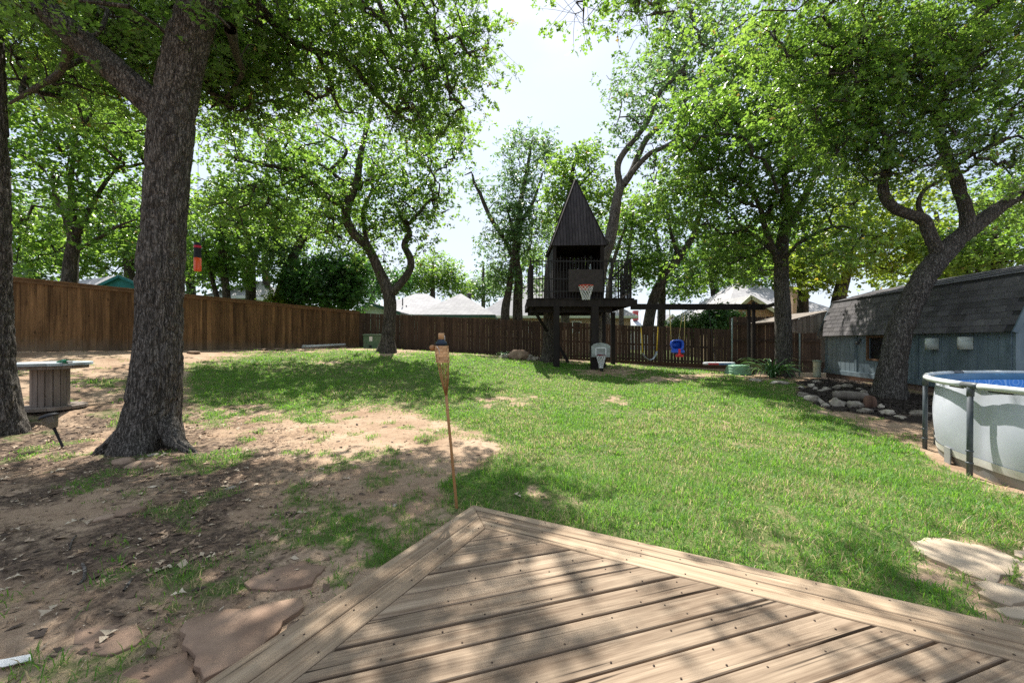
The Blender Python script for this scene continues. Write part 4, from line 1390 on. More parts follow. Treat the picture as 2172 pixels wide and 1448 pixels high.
# toddler swing
BLU = M('blue_plastic', (0.02, 0.09, 0.52), (0.03, 0.12, 0.62), 5, rough=0.35, spec=0.5)
RED = M('red_plastic', (0.62, 0.02, 0.025), (0.7, 0.03, 0.03), 5, rough=0.35, spec=0.5)
sw2 = thing('toddler_swing', (X(1435, SY), SY, beam_z), 'blue bucket toddler swing with red T-bar hanging on yellow ropes', 'swing')
def sect(w0, h0, yoff, c, r=0.35):
    pts = []
    for i in range(24):
        a = 2 * math.pi * i / 24
        ca, sa = math.cos(a), math.sin(a)
        e_ = 0.55
        pts.append((c[0] + w0 * math.copysign(abs(ca) ** e_, ca), c[1] + yoff, c[2] + h0 * math.copysign(abs(sa) ** e_, sa)))
    return pts
c2 = at(1435, 731.5, SY)
V, Fs = [], []
secs = [sect(0.155, 0.120, 0.10, c2), sect(0.195, 0.155, 0.06, c2), sect(0.215, 0.178, -0.08, c2), sect(0.205, 0.168, -0.10, c2), sect(0.165, 0.130, -0.08, c2), sect(0.14, 0.105, 0.04, c2)]
for s_ in secs:
    V += s_
for j in range(len(secs) - 1):
    for i in range(24):
        Fs.append((j * 24 + i, j * 24 + (i + 1) % 24, (j + 1) * 24 + (i + 1) % 24, (j + 1) * 24 + i))
Fs.append(tuple(range(24)))
Fs.append(tuple(reversed(range(5 * 24, 6 * 24))))
MB().add(V, Fs, True).build('seat', BLU, sw2)
MB().box(at(1435, 745, SY) + np.array([0, -0.09, 0]), (0.42, 0.14, 0.10), ch=0.035).build('seat_front', BLU, sw2)
tb = at(1437, 740, SY)
MB().box((tb[0], SY - 0.15, (Z(740, SY) + Z(754, SY)) / 2), (0.075, 0.05, Z(740, SY) - Z(755, SY)), ch=0.015).box((tb[0] + 0.0, SY - 0.15, Z(754, SY)), (0.255, 0.055, 0.075), ch=0.022).lathe([(0.02, 0), (0.06, -0.02), (0.075, -0.08)], (tb[0], SY - 0.15, Z(748, SY)), 12).build('t_bar', RED, sw2)
ROPE = M('yellow_rope', (0.50, 0.40, 0.12), (0.6, 0.5, 0.2), 40, rough=0.9)
for px0, px1, py1, dy in ((1421, 1425.5, 724, 0.06), (1449, 1440, 724, 0.06), (1453, 1449, 722, -0.08), (1419.5, 1421.5, 722, -0.08)):
    MB().tube([(X(px0, SY), SY, beam_z), at(px1, py1, SY) + np.array([0, dy, 0])], 0.008, 6).build('rope', ROPE, sw2)
# board swing hanging on one rope
bs = thing('board_swing', (X(1518, SY), SY, beam_z), 'red, white and blue board hanging level from a rope below the swing beam', 'swing')
P = []
for i in range(28):
    a = 2 * math.pi * i / 28
    P.append((math.cos(a) * 0.52 * (1.0 if math.cos(a) > 0 else 1.0), 0.20 * math.copysign(abs(math.sin(a)) ** 0.8, math.sin(a))))
bc = at(1525, 770.5, SY)
def boardmat():
    m, n, l, b = new_mat('painted_board')
    b.inputs['Roughness'].default_value = 0.4
    t = n.new('ShaderNodeTexCoord')
    sx = n.new('ShaderNodeSeparateXYZ')
    l.new(t.outputs['Object'], sx.inputs[0])
    r = n.new('ShaderNodeValToRGB')
    r.color_ramp.interpolation = 'CONSTANT'
    els = r.color_ramp.elements
    els[0].position, els[0].color = 0.0, (0.5, 0.5, 0.52, 1)
    els[1].position, els[1].color = 0.12, (0.40, 0.05, 0.07, 1)
    for p_, c_ in ((0.40, (0.11, 0.18, 0.34, 1)), (0.78, (0.5, 0.55, 0.62, 1))):
        e = els.new(p_)
        e.color = c_
    l.new(math_n(n, l, 'MULTIPLY_ADD', sx.outputs[0], 0.9), r.inputs['Fac'])
    r.inputs['Fac'].links[0].from_node.inputs[2].default_value = 0.40
    l.new(r.outputs['Color'], b.inputs['Base Color'])
    return m
bo = MB().prism([(bc[0] + p[0], bc[1] + p[1]) for p in P], bc[2] - 0.035, bc[2] + 0.03, ch=0.015).build('board', boardmat(), bs)
MB().prism([(bc[0] + p[0] * 0.97, bc[1] + p[1] * 0.96) for p in P], bc[2] + 0.031, bc[2] + 0.037).build('deck_pad', M('pale_pad', (0.55, 0.58, 0.6), (0.65, 0.68, 0.7)), bs)
MB().tube([(X(1503, SY), SY, beam_z), (X(1517, SY), SY, bc[2] + 0.03)], 0.009, 6).build('rope', MET, bs)
# green plastic basin lying on the grass
gb = gp(1565, 789)
gb[1] = 13.0
gb = at(1565, 789, 13.0)
bas = thing('plastic_basin', (gb[0], gb[1], ground_z(gb[0], gb[1])), 'pale green ribbed plastic basin lying upside down beside the swing posts', 'basin')
mb = MB()
z0 = ground_z(gb[0], gb[1])
secs = [(0.36, 0.30, 0.0), (0.365, 0.305, 0.02), (0.345, 0.285, 0.03), (0.34, 0.28, 0.08), (0.325, 0.265, 0.085), (0.32, 0.26, 0.13), (0.305, 0.245, 0.135), (0.30, 0.24, 0.185), (0.28, 0.22, 0.20), (0.0, 0.0, 0.205)]
V, Fs = [], []
for (w_, d_, h_) in secs:
    for i in range(28):
        a = 2 * math.pi * i / 28
        ca, sa = math.cos(a), math.sin(a)
        V.append((gb[0] + w_ * math.copysign(abs(ca) ** 0.45, ca), gb[1] + d_ * math.copysign(abs(sa) ** 0.45, sa), z0 + h_ * 1.55))
for j in range(len(secs) - 1):
    for i in range(28):
        Fs.append((j * 28 + i, j * 28 + (i + 1) % 28, (j + 1) * 28 + (i + 1) % 28, (j + 1) * 28 + i))
MB().add(V, Fs, False).build('shell', M('sage_plastic', (0.17, 0.33, 0.22), (0.22, 0.39, 0.27), rough=0.45, dirt=(0.13, 0.24, 0.16)), bas)
MB().box((gb[0] - 0.30, gb[1] - 0.245, z0 + 0.06), (0.10, 0.05, 0.05), ch=0.01).build('handle', M('sage_plastic_dark', (0.06, 0.15, 0.09), (0.08, 0.18, 0.1)), bas)
# ------------------------------------------------------------------ trees
def spline(pts, rad, step):
    """Catmull-Rom through points with radii, resampled about every step metres"""
    P = np.array(pts, float)
    R = np.array(rad, float)
    if len(P) < 2:
        return P, R
    Pe = np.vstack([2 * P[0] - P[1], P, 2 * P[-1] - P[-2]])
    Re = np.concatenate([[R[0]], R, [R[-1]]])
    oP, oR = [], []
    for i in range(1, len(Pe) - 2):
        p0, p1, p2, p3 = Pe[i - 1:i + 3]
        n = max(1, int(np.linalg.norm(p2 - p1) / step))
        for k in range(n):
            t = k / n
            oP.append(0.5 * (2 * p1 + (p2 - p0) * t + (2 * p0 - 5 * p1 + 4 * p2 - p3) * t * t + (3 * p1 - p0 - 3 * p2 + p3) * t ** 3))
            oR.append(Re[i] + (Re[i + 1] - Re[i]) * (t * t * (3 - 2 * t)))
    oP.append(P[-1])
    oR.append(R[-1])
    return np.array(oP), np.array(oR)

def tube_np(P, R, n, rough=0.0, seed=0, fl=None):
    """vertices and quads of a tube; rough adds bark plates to the surface itself"""
    m = len(P)
    T = np.gradient(P, axis=0)
    T /= np.linalg.norm(T, axis=1, keepdims=True) + 1e-9
    A = np.zeros_like(P)
    a = np.cross(T[0], [0.0, 1.0, 0.05])
    a /= np.linalg.norm(a)
    for i in range(m):
        a = a - T[i] * np.dot(a, T[i])
        a /= np.linalg.norm(a) + 1e-9
        A[i] = a
    Bv = np.cross(T, A)
    th = np.linspace(0, 2 * math.pi, n, endpoint=False)
    D = A[:, None, :] * np.cos(th)[None, :, None] + Bv[:, None, :] * np.sin(th)[None, :, None]
    RR = np.repeat(R[:, None], n, 1)
    if fl is not None:
        RR = RR * fl(P, th)
    V = P[:, None, :] + D * RR[:, :, None]
    if rough > 0:
        lump = fbm(V[..., 0] * 2.2, V[..., 1] * 2.2, V[..., 2] * 1.4, 3, seed) - 0.5
        # bark plates: coordinates unrolled around and along the stem
        u = th[None, :] / (2 * math.pi) * np.round(2 * math.pi * np.mean(R) / 0.052)
        s_ = np.concatenate([[0], np.cumsum(np.linalg.norm(np.diff(P, axis=0), axis=1))])[:, None] / 0.15
        per = np.round(2 * math.pi * np.mean(R) / 0.052)
        def pn(uu, vv, sd):
            f1 = noise3(uu, vv, 0, sd)
            f2 = noise3(uu - per, vv, 0, sd)
            w = np.clip(uu / per, 0, 1)
            return f1 * (1 - w) + f2 * w
        sw = (noise3(u * 0.4, s_ * 0.35, 3, seed + 5) - 0.5) * 0.0
        r1 = 1 - np.abs(2 * pn(u + sw, s_ + np.zeros_like(u), seed + 1) - 1)
        r2 = 1 - np.abs(2 * pn(u * 1.0 + sw, s_ * 2.1 + 11, seed + 2) - 1)
        crack = -np.clip(r1 - 0.72, 0, 1) * 3.2 - np.clip(r2 - 0.8, 0, 1) * 1.6
        V = V + D * ((lump * R.mean() * 0.26 + crack * rough) * np.minimum(1, R / 0.1)[:, None] * 1.0)[..., None] if False else V + D * (lump * R.mean() * 0.26 + crack * rough)[..., None]
    V = V.reshape(-1, 3)
    i = np.arange(m - 1)[:, None] * n
    k = np.arange(n)[None, :]
    k2 = (k + 1) % n
    Q = np.stack([(i + k), (i + k2), (i + n + k2), (i + n + k)], -1).reshape(-1, 4)
    return V, Q

LOBED = (np.array([[0, 0, 0], [.30, .19, .03], [.46, .02, 0], [.66, .36, .05], [.80, .10, .01], [1, 0, -.04], [.80, -.10, .01], [.66, -.36, .05], [.30, -.19, .03]], float),
         np.array([[0, 2, 1], [2, 4, 3], [2, 5, 4], [0, 8, 2], [2, 7, 6], [2, 6, 5]]))
KITE = (np.array([[0, 0, 0], [.58, .30, .06], [1, 0, -.05], [.58, -.30, .06]], float), np.array([[0, 2, 1], [0, 3, 2]]))

def leaf_mesh(centres, per, size, tmpl, rng, spread=0.06, droop=0.15, tone_base=None, outward=None):
    N = len(centres) * per
    C = np.repeat(centres, per, 0)
    d = rng.normal(size=(N, 3)) * np.array([1, 1, 0.55])
    if outward is not None:
        d += np.repeat(outward, per, 0) * 0.8
    d[:, 2] -= droop
    d /= np.linalg.norm(d, axis=1, keepdims=True)
    n = rng.normal(size=(N, 3)) * 0.55 + np.array([0, 0, 1.0])
    n -= d * (n * d).sum(1, keepdims=True)
    n /= np.linalg.norm(n, axis=1, keepdims=True) + 1e-9
    s = np.cross(n, d)
    L = size * rng.uniform(0.35, 1.35, N)
    base = C + d * (spread * rng.uniform(0.1, 1.0, (N, 1))) + rng.normal(size=(N, 3)) * spread * 0.45
    tv, tf = tmpl
    V = base[:, None, :] + (d[:, None, :] * tv[None, :, 0:1] + s[:, None, :] * tv[None, :, 1:2] + n[:, None, :] * tv[None, :, 2:3]) * L[:, None, None]
    T = tf[None] + (np.arange(N) * len(tv))[:, None, None]
    tone = rng.uniform(0, 0.92, N)
    if tone_base is not None:
        tone = np.clip(tone * 0.5 + np.repeat(tone_base, per) * 0.5, 0, 0.92)
    tone = np.where(rng.uniform(size=N) < 0.012, 0.98, tone)
    return V.reshape(-1, 3), T.reshape(-1, 3), np.repeat(tone, len(tf))

def slim(limbs, k):
    return [[(x, y, z, r * k) for (x, y, z, r) in L] for L in limbs]

def tree(name, label, limbs, blobs, seed, mat_leaf, mat_bark, lobed=False, leaf=0.13, per=9, sub=7, sig=0.28, trunk_n=10, trunk_step=0.25, rough=0.0, group='oak trees in and around the yard',
         cat='tree', twigs=True, flare=0.0, max_reach=9.0, bare=0, sprig=False):
    """limbs: lists of (x, y, z, r), the first from the ground; blobs: (centre, radii, tips) fill the crown"""
    rng = np.random.default_rng(seed)
    base = np.array(limbs[0][0][:3])
    t = thing(name, base, label, cat, group)
    VV, QQ, off = [], [], 0
    nodes, nr, npar, fixed = [], [], [], []
    for li, L in enumerate(limbs):
        stp = trunk_step if li < 2 or trunk_step > 0.09 else trunk_step * 2
        P, R = spline([q[:3] for q in L], [q[3] for q in L], stp)
        fl = None
        if li == 0 and flare > 0:
            b0 = P[0][2]
            ph = rng.uniform(0, 6.28)
            def fl(PP, th, b0=b0, ph=ph):
                h = np.clip(1 - (PP[:, 2] - b0) / 0.75, 0, 1)[:, None] ** 2
                return 1 + h * flare * (0.6 + 0.45 * np.cos(3 * th[None, :] + ph) + 0.3 * np.cos(5 * th[None, :] + 2 * ph))
        n = trunk_n if li == 0 else (max(8, trunk_n // 2) if R.max() > 0.1 else max(6, trunk_n // 6))
        V, Q = tube_np(P, R, n, rough if R.max() > 0.12 else rough * 0.3, seed + li, fl)
        VV.append(V)
        QQ.append(Q + off)
        off += len(V)
        st0 = len(nodes)
        stride = max(1, int(0.35 / stp))
        for i in range(0, len(P), stride):
            # twigs grow from the upper part of the stem only
            nodes.append(P[i])
            nr.append(R[i])
            npar.append(-1)
            fixed.append(True)
    tips = []
    for (c, r, k) in blobs:
        u = rng.normal(size=(k, 3))
        u /= np.linalg.norm(u, axis=1, keepdims=True)
        rad = rng.uniform(0.12, 1, (k, 1)) ** 0.42
        tips.append(np.array(c) + u * rad * np.array(r))
    tips = np.vstack(tips)
    N0 = len(nodes)
    z_lo = base[2] + (1.2 if twigs else 0)
    nd = np.zeros((N0 + len(tips) * 24, 3))
    nd[:N0] = np.array(nodes)
    ok = np.ones(len(nd), bool)
    ok[:N0] = nd[:N0, 2] > z_lo
    if not ok[:N0].any():
        ok[:N0] = True
    cnt = N0
    d0 = np.array([np.min(np.linalg.norm(nd[:N0][ok[:N0]] - q, axis=1)) for q in tips])
    chains, par = [], list(npar)
    outw = np.zeros_like(tips)
    kept = np.ones(len(tips), bool)
    for ti in np.argsort(d0):
        q = tips[ti]
        D = np.linalg.norm(nd[:cnt] - q, axis=1)
        D = np.where(ok[:cnt], D, 1e9)
        # prefer joints that lie below the tip
        D = D + np.clip(nd[:cnt, 2] - q[2], 0, None) * 0.35
        j = int(np.argmin(D))
        p = nd[j]
        dist = np.linalg.norm(q - p)
        ns = max(2, min(20, int(dist / 0.30)))
        dv = q - p
        w = rng.normal(size=3) * 0.14
        w[2] = abs(w[2]) + 0.06
        idxs = [j]
        for k in range(1, ns + 1):
            s_ = k / ns
            pt = p + dv * s_ + w * dist * math.sin(math.pi * s_) + rng.normal(size=3) * 0.035 * (1 if k < ns else 0)
            nd[cnt] = pt
            par.append(idxs[-1])
            idxs.append(cnt)
            cnt += 1
        outw[ti] = (nd[idxs[-1]] - nd[idxs[-2]]) / (np.linalg.norm(nd[idxs[-1]] - nd[idxs[-2]]) + 1e-9)
        chains.append(idxs)
    # thickness from the number of twigs each joint carries
    load = np.zeros(cnt)
    for ch in chains:
        load[ch[-1]] += 1
    for i in range(cnt - 1, N0 - 1, -1):
        if par[i] >= 0:
            load[par[i]] += load[i]
    R = 0.006 + 0.0062 * np.sqrt(np.maximum(load, 0))
    for ch in chains:
        P = nd[ch]
        rr = R[ch].copy()
        rr[0] = rr[1] * 1.1
        rr[-1] *= 0.6
        V, Q = tube_np(P, rr, 5 if rr.max() > 0.02 else 4)
        VV.append(V)
        QQ.append(Q + off)
        off += len(V)
    nb = len(tips)
    C = np.repeat(tips, sub, 0) + np.clip(rng.normal(size=(nb * sub, 3)), -1.5, 1.5) * sig * np.array([1, 1, 0.8])
    if sprig:
        # fine twigs from every branch end to its rosettes of leaves
        A_s, B_s = np.repeat(tips, sub, 0), C
        mid = (A_s + B_s) / 2 + rng.normal(size=A_s.shape) * 0.03
        n_s = len(A_s)
        th3 = np.arange(3) * 2.0944
        ring = np.stack([np.cos(th3), np.sin(th3), np.zeros(3)], 1)
        SV_ = np.stack([A_s[:, None] + ring * 0.0045, mid[:, None] + ring * 0.0035, B_s[:, None] + ring * 0.002], 1).reshape(-1, 3)
        q0 = np.array([[r * 3 + k, r * 3 + (k + 1) % 3, r * 3 + 3 + (k + 1) % 3, r * 3 + 3 + k] for r in (0, 1) for k in range(3)])
        VV.append(SV_)
        QQ.append((q0[None] + (np.arange(n_s) * 9)[:, None, None]).reshape(-1, 4) + off)
        off += len(SV_)
    V, Q = np.vstack(VV) - base, np.vstack(QQ)
    me = np_mesh('trunk', V, Q, smooth=True)
    me.materials.append(mat_bark)
    reg(bpy.data.objects.new('trunk', me), t)
    # leaves in rosettes round the twig ends
    O = np.repeat(outw, sub, 0)
    big_t = np.clip(fbm(tips[:, 0] * 0.9, tips[:, 1] * 0.9, tips[:, 2] * 0.9, 3, seed) * 2.4 - 0.7, 0, 1)
    tone = np.repeat(0.6 * big_t + 0.4 * rng.uniform(0, 1, nb), sub)
    if bare:
        keep = rng.uniform(size=nb) > bare
        m_ = np.repeat(keep, sub)
        C, O, tone = C[m_], O[m_], tone[m_]
    LV, LT, tn = leaf_mesh(C, per, leaf, LOBED if lobed else KITE, rng, spread=leaf * 0.5, tone_base=tone, outward=O)
    lm = np_mesh('crown', LV - base, LT)
    face_attr(lm, 'tone', tn)
    lm.materials.append(mat_leaf)
    reg(bpy.data.objects.new('crown', lm), t)
    return t

def pl(*pts):
    """limb given as photograph pixels with a distance and a radius"""
    return [(*at(px, py, Y), r) for (px, py, Y, r) in pts]
def bl(px, py, Y, rx, ry, rz, n):
    return (at(px, py, Y), (rx, ry, rz), n)
def gl(px, py, Y, r):
    """first limb point put onto the ground under that pixel column"""
    x = (px - CX) / F * Y
    return (px, CY + (CAMZ - (ground_z(x, Y) - 0.06)) / Y * F, Y, r)

# the large oak at left with its forked trunk
tree('oak_tree', 'large rough-barked oak with a thick forked trunk in the bare soil at left',
     slim([pl(gl(308, 950, 5.1, 0.42), (322, 880, 5.12, 0.385), (331, 790, 5.14, 0.355), (337, 700, 5.15, 0.340), (343, 560, 5.15, 0.335), (352, 400, 5.15, 0.325), (361, 300, 5.13, 0.330), (374, 205, 5.1, 0.315), (395, 100, 5.05, 0.30), (428, 0, 5.0, 0.29), (470, -140, 5.0, 0.25), (520, -300, 5.1, 0.2), (560, -460, 5.3, 0.13)),
      pl((362, 262, 5.12, 0.24), (318, 218, 5.08, 0.235), (255, 160, 5.0, 0.215), (185, 100, 4.95, 0.20), (105, 25, 4.9, 0.19), (20, -70, 5.0, 0.15), (-90, -150, 5.2, 0.10)),
      pl((440, -40, 5.0, 0.17), (500, -20, 5.6, 0.13), (560, 25, 6.2, 0.105), (610, 80, 6.6, 0.092), (665, 108, 6.9, 0.085), (725, 125, 7.1, 0.078), (780, 178, 7.3, 0.066), (830, 232, 7.5, 0.052), (872, 264, 7.7, 0.03)),
      pl((672, 112, 6.95, 0.055), (700, 172, 7.2, 0.045), (722, 232, 7.4, 0.032), (760, 240, 7.6, 0.02)),
      pl((520, -300, 5.1, 0.12), (680, -220, 5.9, 0.09), (800, 0, 6.4, 0.05), (828, 68, 6.6, 0.035), (852, 102, 6.8, 0.018)),
      pl((700, -200, 6.0, 0.06), (838, 0, 6.6, 0.042), (870, 85, 6.8, 0.034), (908, 155, 7.0, 0.018)),
      pl((740, -180, 6.2, 0.055), (890, 0, 6.9, 0.042), (925, 90, 7.1, 0.034), (948, 160, 7.2, 0.026), (955, 210, 7.3, 0.014)),
      pl((470, -140, 5.0, 0.14), (300, -320, 6.0, 0.10), (120, -330, 7.0, 0.05)),
      pl((470, -140, 5.0, 0.14), (640, -420, 4.6, 0.10), (900, -520, 5.0, 0.05)),
      pl((488, 60, 5.05, 0.10), (500, 110, 5.7, 0.075), (512, 160, 6.4, 0.05), (470, 220, 7.0, 0.03)),
      pl((150, 70, 4.95, 0.09), (130, 150, 5.6, 0.06), (70, 190, 6.2, 0.05), (20, 220, 6.6, 0.03)),
      pl((300, 880, 5.08, 0.20), (262, 925, 5.0, 0.17), (225, 952, 4.92, 0.12), (190, 972, 4.85, 0.05)), pl((350, 890, 5.08, 0.18), (372, 935, 5.0, 0.15), (398, 955, 4.95, 0.09), (425, 970, 4.9, 0.04)), pl((310, 900, 5.0, 0.18), (300, 955, 4.82, 0.13), (296, 985, 4.7, 0.05))], 0.74),
     [bl(640, 110, 6.9, 1.5, 1.3, 0.75, 95), bl(820, 130, 7.2, 0.95, 1.2, 0.95, 75), bl(960, 70, 7.2, 0.75, 1.0, 1.0, 55), bl(480, 40, 6.6, 1.2, 1.0, 0.8, 65), bl(560, 200, 7.4, 1.4, 1.0, 0.65, 65), bl(900, 240, 7.6, 0.8, 0.8, 0.7, 40),
      bl(130, 80, 6.2, 1.6, 1.0, 1.0, 75), bl(230, 40, 5.8, 1.2, 0.8, 0.5, 35), bl(360, 30, 6.4, 1.3, 1.0, 0.8, 60), bl(330, -250, 6.2, 2.6, 1.6, 1.2, 90), bl(780, -260, 5.8, 2.0, 1.6, 1.2, 75), bl(-60, -150, 6.0, 1.8, 1.4, 1.2, 55), bl(740, -130, 4.8, 1.3, 0.9, 0.5, 30), bl(320, 100, 6.4, 1.2, 0.9, 0.6, 45), bl(440, 150, 7.0, 1.3, 1.0, 0.6, 50), bl(260, 200, 7.6, 1.6, 1.0, 0.7, 50), bl(150, -60, 4.6, 1.6, 1.0, 0.7, 45), bl(520, -120, 6.6, 2.0, 1.4, 0.9, 70)],
     11, MAT['leaf'], MAT['bark'], lobed=True, leaf=0.108, per=10, sub=6, sig=0.36, sprig=True, trunk_n=110, trunk_step=0.028, rough=0.030, flare=0.45)

# the trunk cut by the left edge
tree('oak_tree', 'rough oak trunk cut off by the left edge beside the solar light',
     slim([pl(gl(4, 930, 5.65, 0.37), (0, 860, 5.65, 0.335), (-8, 760, 5.65, 0.305), (-14, 600, 5.65, 0.285), (-18, 400, 5.6, 0.28), (-22, 200, 5.6, 0.27), (-30, 40, 5.6, 0.25), (-60, -150, 5.7, 0.2), (-70, -330, 5.9, 0.12)),
      pl((-30, 60, 5.6, 0.13), (40, -60, 6.0, 0.09), (120, -160, 6.6, 0.04))], 0.62),
     [bl(40, 40, 7.0, 1.4, 1.0, 0.8, 50), bl(-100, -120, 6.4, 1.6, 1.4, 1.0, 50), bl(60, 140, 8.0, 1.2, 1.0, 0.6, 40)],
     12, MAT['leaf'], MAT['bark'], lobed=True, leaf=0.11, per=8, sub=7, sig=0.32, sprig=True, trunk_n=90, trunk_step=0.03, rough=0.026, flare=0.38)

# the twisted oak standing in the lawn
tree('oak_tree', 'twisted oak with two crooked limbs standing in the lawn beside the utility box',
     slim([pl(gl(822, 748, 14.5, 0.36), (824, 715, 14.5, 0.265), (826, 680, 14.5, 0.245), (827, 640, 14.5, 0.25), (818, 605, 14.5, 0.22), (800, 565, 14.4, 0.19), (778, 522, 14.3, 0.18), (750, 495, 14.2, 0.175), (734, 460, 14.1, 0.17), (740, 428, 14.0, 0.165), (757, 385, 14.0, 0.14), (765, 330, 14.0, 0.105), (777, 276, 14.1, 0.08), (792, 235, 14.2, 0.05)),
      pl((826, 625, 14.5, 0.19), (846, 605, 14.5, 0.165), (868, 575, 14.6, 0.15), (871, 550, 14.6, 0.14), (858, 520, 14.7, 0.13), (869, 495, 14.8, 0.12), (856, 468, 14.9, 0.10), (838, 430, 15.1, 0.07)),
      pl((738, 440, 14.05, 0.13), (712, 428, 13.9, 0.12), (688, 410, 13.7, 0.11), (660, 388, 13.5, 0.10), (630, 366, 13.3, 0.09), (590, 354, 13.1, 0.075), (550, 349, 12.9, 0.06), (497, 333, 12.7, 0.035)),
      pl((750, 392, 14.0, 0.10), (722, 382, 13.9, 0.085), (700, 362, 13.8, 0.07), (662, 342, 13.6, 0.05), (620, 340, 13.5, 0.03)),
      pl((630, 366, 13.3, 0.07), (605, 345, 13.2, 0.06), (585, 300, 13.1, 0.045), (560, 262, 13.0, 0.03)),
      pl((780, 525, 14.3, 0.10), (770, 450, 14.8, 0.085), (790, 400, 15.2, 0.06), (780, 360, 15.5, 0.04)),
      pl((862, 480, 14.8, 0.08), (890, 450, 14.7, 0.07), (912, 425, 14.6, 0.05), (935, 420, 14.5, 0.03)),
      pl((700, 362, 13.8, 0.07), (735, 320, 13.6, 0.06), (690, 285, 13.4, 0.04), (640, 268, 13.3, 0.03)),
      pl((640, 372, 13.35, 0.06), (590, 395, 13.0, 0.05), (545, 392, 12.7, 0.035), (500, 400, 12.5, 0.02))], 0.92),
     [bl(700, 330, 13.8, 2.6, 2.2, 1.3, 130), bl(560, 340, 13.0, 1.9, 1.8, 1.3, 95), bl(790, 430, 14.8, 1.7, 1.7, 1.5, 90), bl(890, 430, 14.6, 1.3, 1.4, 0.9, 60), bl(870, 370, 14.6, 1.5, 1.4, 1.1, 65), bl(640, 450, 13.6, 2.0, 1.8, 0.9, 75), bl(500, 440, 12.6, 1.2, 1.4, 0.9, 45), bl(930, 300, 14.4, 1.3, 1.2, 0.9, 45), bl(790, 530, 14.5, 0.7, 0.6, 0.6, 14), bl(875, 520, 14.8, 0.6, 0.6, 0.6, 12)],
     13, MAT['leaf'], MAT['bark_far'], leaf=0.12, per=11, sub=5, sig=0.40, trunk_n=20, trunk_step=0.10, rough=0.008, flare=0.25)

# pair of trunks behind the dark fence, tall narrow crown against the sky
tree('oak_tree', 'tall narrow oak behind the dark fence just left of the playhouse',
     [pl((1098, 700, 21, 0.28), (1098, 640, 21, 0.25), (1100, 590, 21, 0.23), (1094, 545, 21, 0.21), (1100, 480, 21, 0.17), (1106, 420, 21, 0.13), (1120, 350, 21, 0.09), (1128, 300, 21, 0.05)),
      pl((1096, 570, 21, 0.14), (1075, 515, 20.9, 0.12), (1045, 470, 20.8, 0.11), (1030, 440, 20.8, 0.10), (1018, 410, 20.7, 0.09), (1005, 385, 20.7, 0.07), (1000, 365, 20.7, 0.05), (985, 372, 20.6, 0.02)),
      pl((1100, 480, 21, 0.10), (1130, 430, 21.2, 0.08), (1150, 370, 21.4, 0.05))],
     [bl(1110, 340, 21, 1.3, 1.4, 1.7, 80), bl(1090, 430, 21, 1.6, 1.5, 1.5, 75), bl(1130, 500, 21, 1.5, 1.4, 1.3, 60), bl(1065, 520, 21, 1.3, 1.3, 1.2, 55), bl(1160, 330, 21, 0.9, 1.0, 0.9, 35), bl(1012, 395, 20.8, 0.5, 0.5, 0.7, 12), bl(1110, 600, 21, 1.4, 1.0, 0.8, 35)],
     14, MAT['leaf_cool'], MAT['bark_far'], leaf=0.135, per=8, sub=6, sig=0.36)
tree('oak_tree', 'thin second trunk behind the dark fence, close left of the tall narrow oak',
     [pl((1072, 700, 20.4, 0.24), (1072, 655, 20.4, 0.22), (1079, 615, 20.4, 0.17), (1086, 560, 20.3, 0.13), (1090, 500, 20.2, 0.09), (1075, 440, 20.2, 0.04))],
     [bl(1080, 470, 20.3, 0.8, 0.8, 1.2, 35), bl(1062, 580, 20.3, 0.6, 0.6, 0.6, 18)],
     15, MAT['leaf_cool'], MAT['bark_far'], leaf=0.16, per=8, sub=7, sig=0.28)

# the leaning oak behind the playhouse
tree('oak_tree', 'pale-barked oak leaning right from behind the playhouse into three upper limbs',
     [pl(gl(1268, 765, 15.9, 0.30), (1266, 690, 15.9, 0.25), (1270, 610, 15.9, 0.235), (1279, 555, 15.9, 0.225), (1293, 510, 15.9, 0.215), (1303, 460, 15.9, 0.205), (1309, 420, 15.9, 0.20), (1318, 388, 15.9, 0.19)),
      pl((1316, 396, 15.9, 0.14), (1310, 362, 15.8, 0.125), (1314, 340, 15.7, 0.12), (1330, 315, 15.6, 0.115), (1355, 285, 15.5, 0.10), (1378, 250, 15.4, 0.09), (1398, 200, 15.3, 0.085), (1425, 170, 15.2, 0.075), (1452, 140, 15.1, 0.06), (1475, 100, 15.0, 0.04)),
      pl((1322, 392, 15.9, 0.15), (1340, 365, 16.0, 0.135), (1354, 330, 16.1, 0.125), (1372, 295, 16.2, 0.115), (1405, 262, 16.3, 0.10), (1440, 225, 16.4, 0.085), (1475, 195, 16.5, 0.07), (1510, 165, 16.6, 0.04)),
      pl((1328, 385, 15.9, 0.12), (1350, 355, 15.7, 0.105), (1380, 325, 15.5, 0.095), (1410, 312, 15.3, 0.08), (1445, 288, 15.1, 0.05))],
     [bl(1370, 180, 15.4, 1.6, 1.8, 1.5, 62), bl(1470, 110, 15.6, 1.8, 1.8, 1.4, 95), bl(1500, 220, 15.8, 1.7, 1.7, 1.3, 75), bl(1335, 270, 15.6, 0.9, 1.3, 0.8, 26), bl(1430, 340, 15.6, 1.4, 1.4, 1.0, 45), bl(1480, 20, 15.6, 1.6, 1.6, 1.2, 65), bl(1560, 120, 15.8, 1.4, 1.4, 1.4, 55)],
     16, MAT['leaf_cool'], MAT['bark_pale'], leaf=0.12, per=11, sub=5, sig=0.38, trunk_n=18, trunk_step=0.10, rough=0.005)
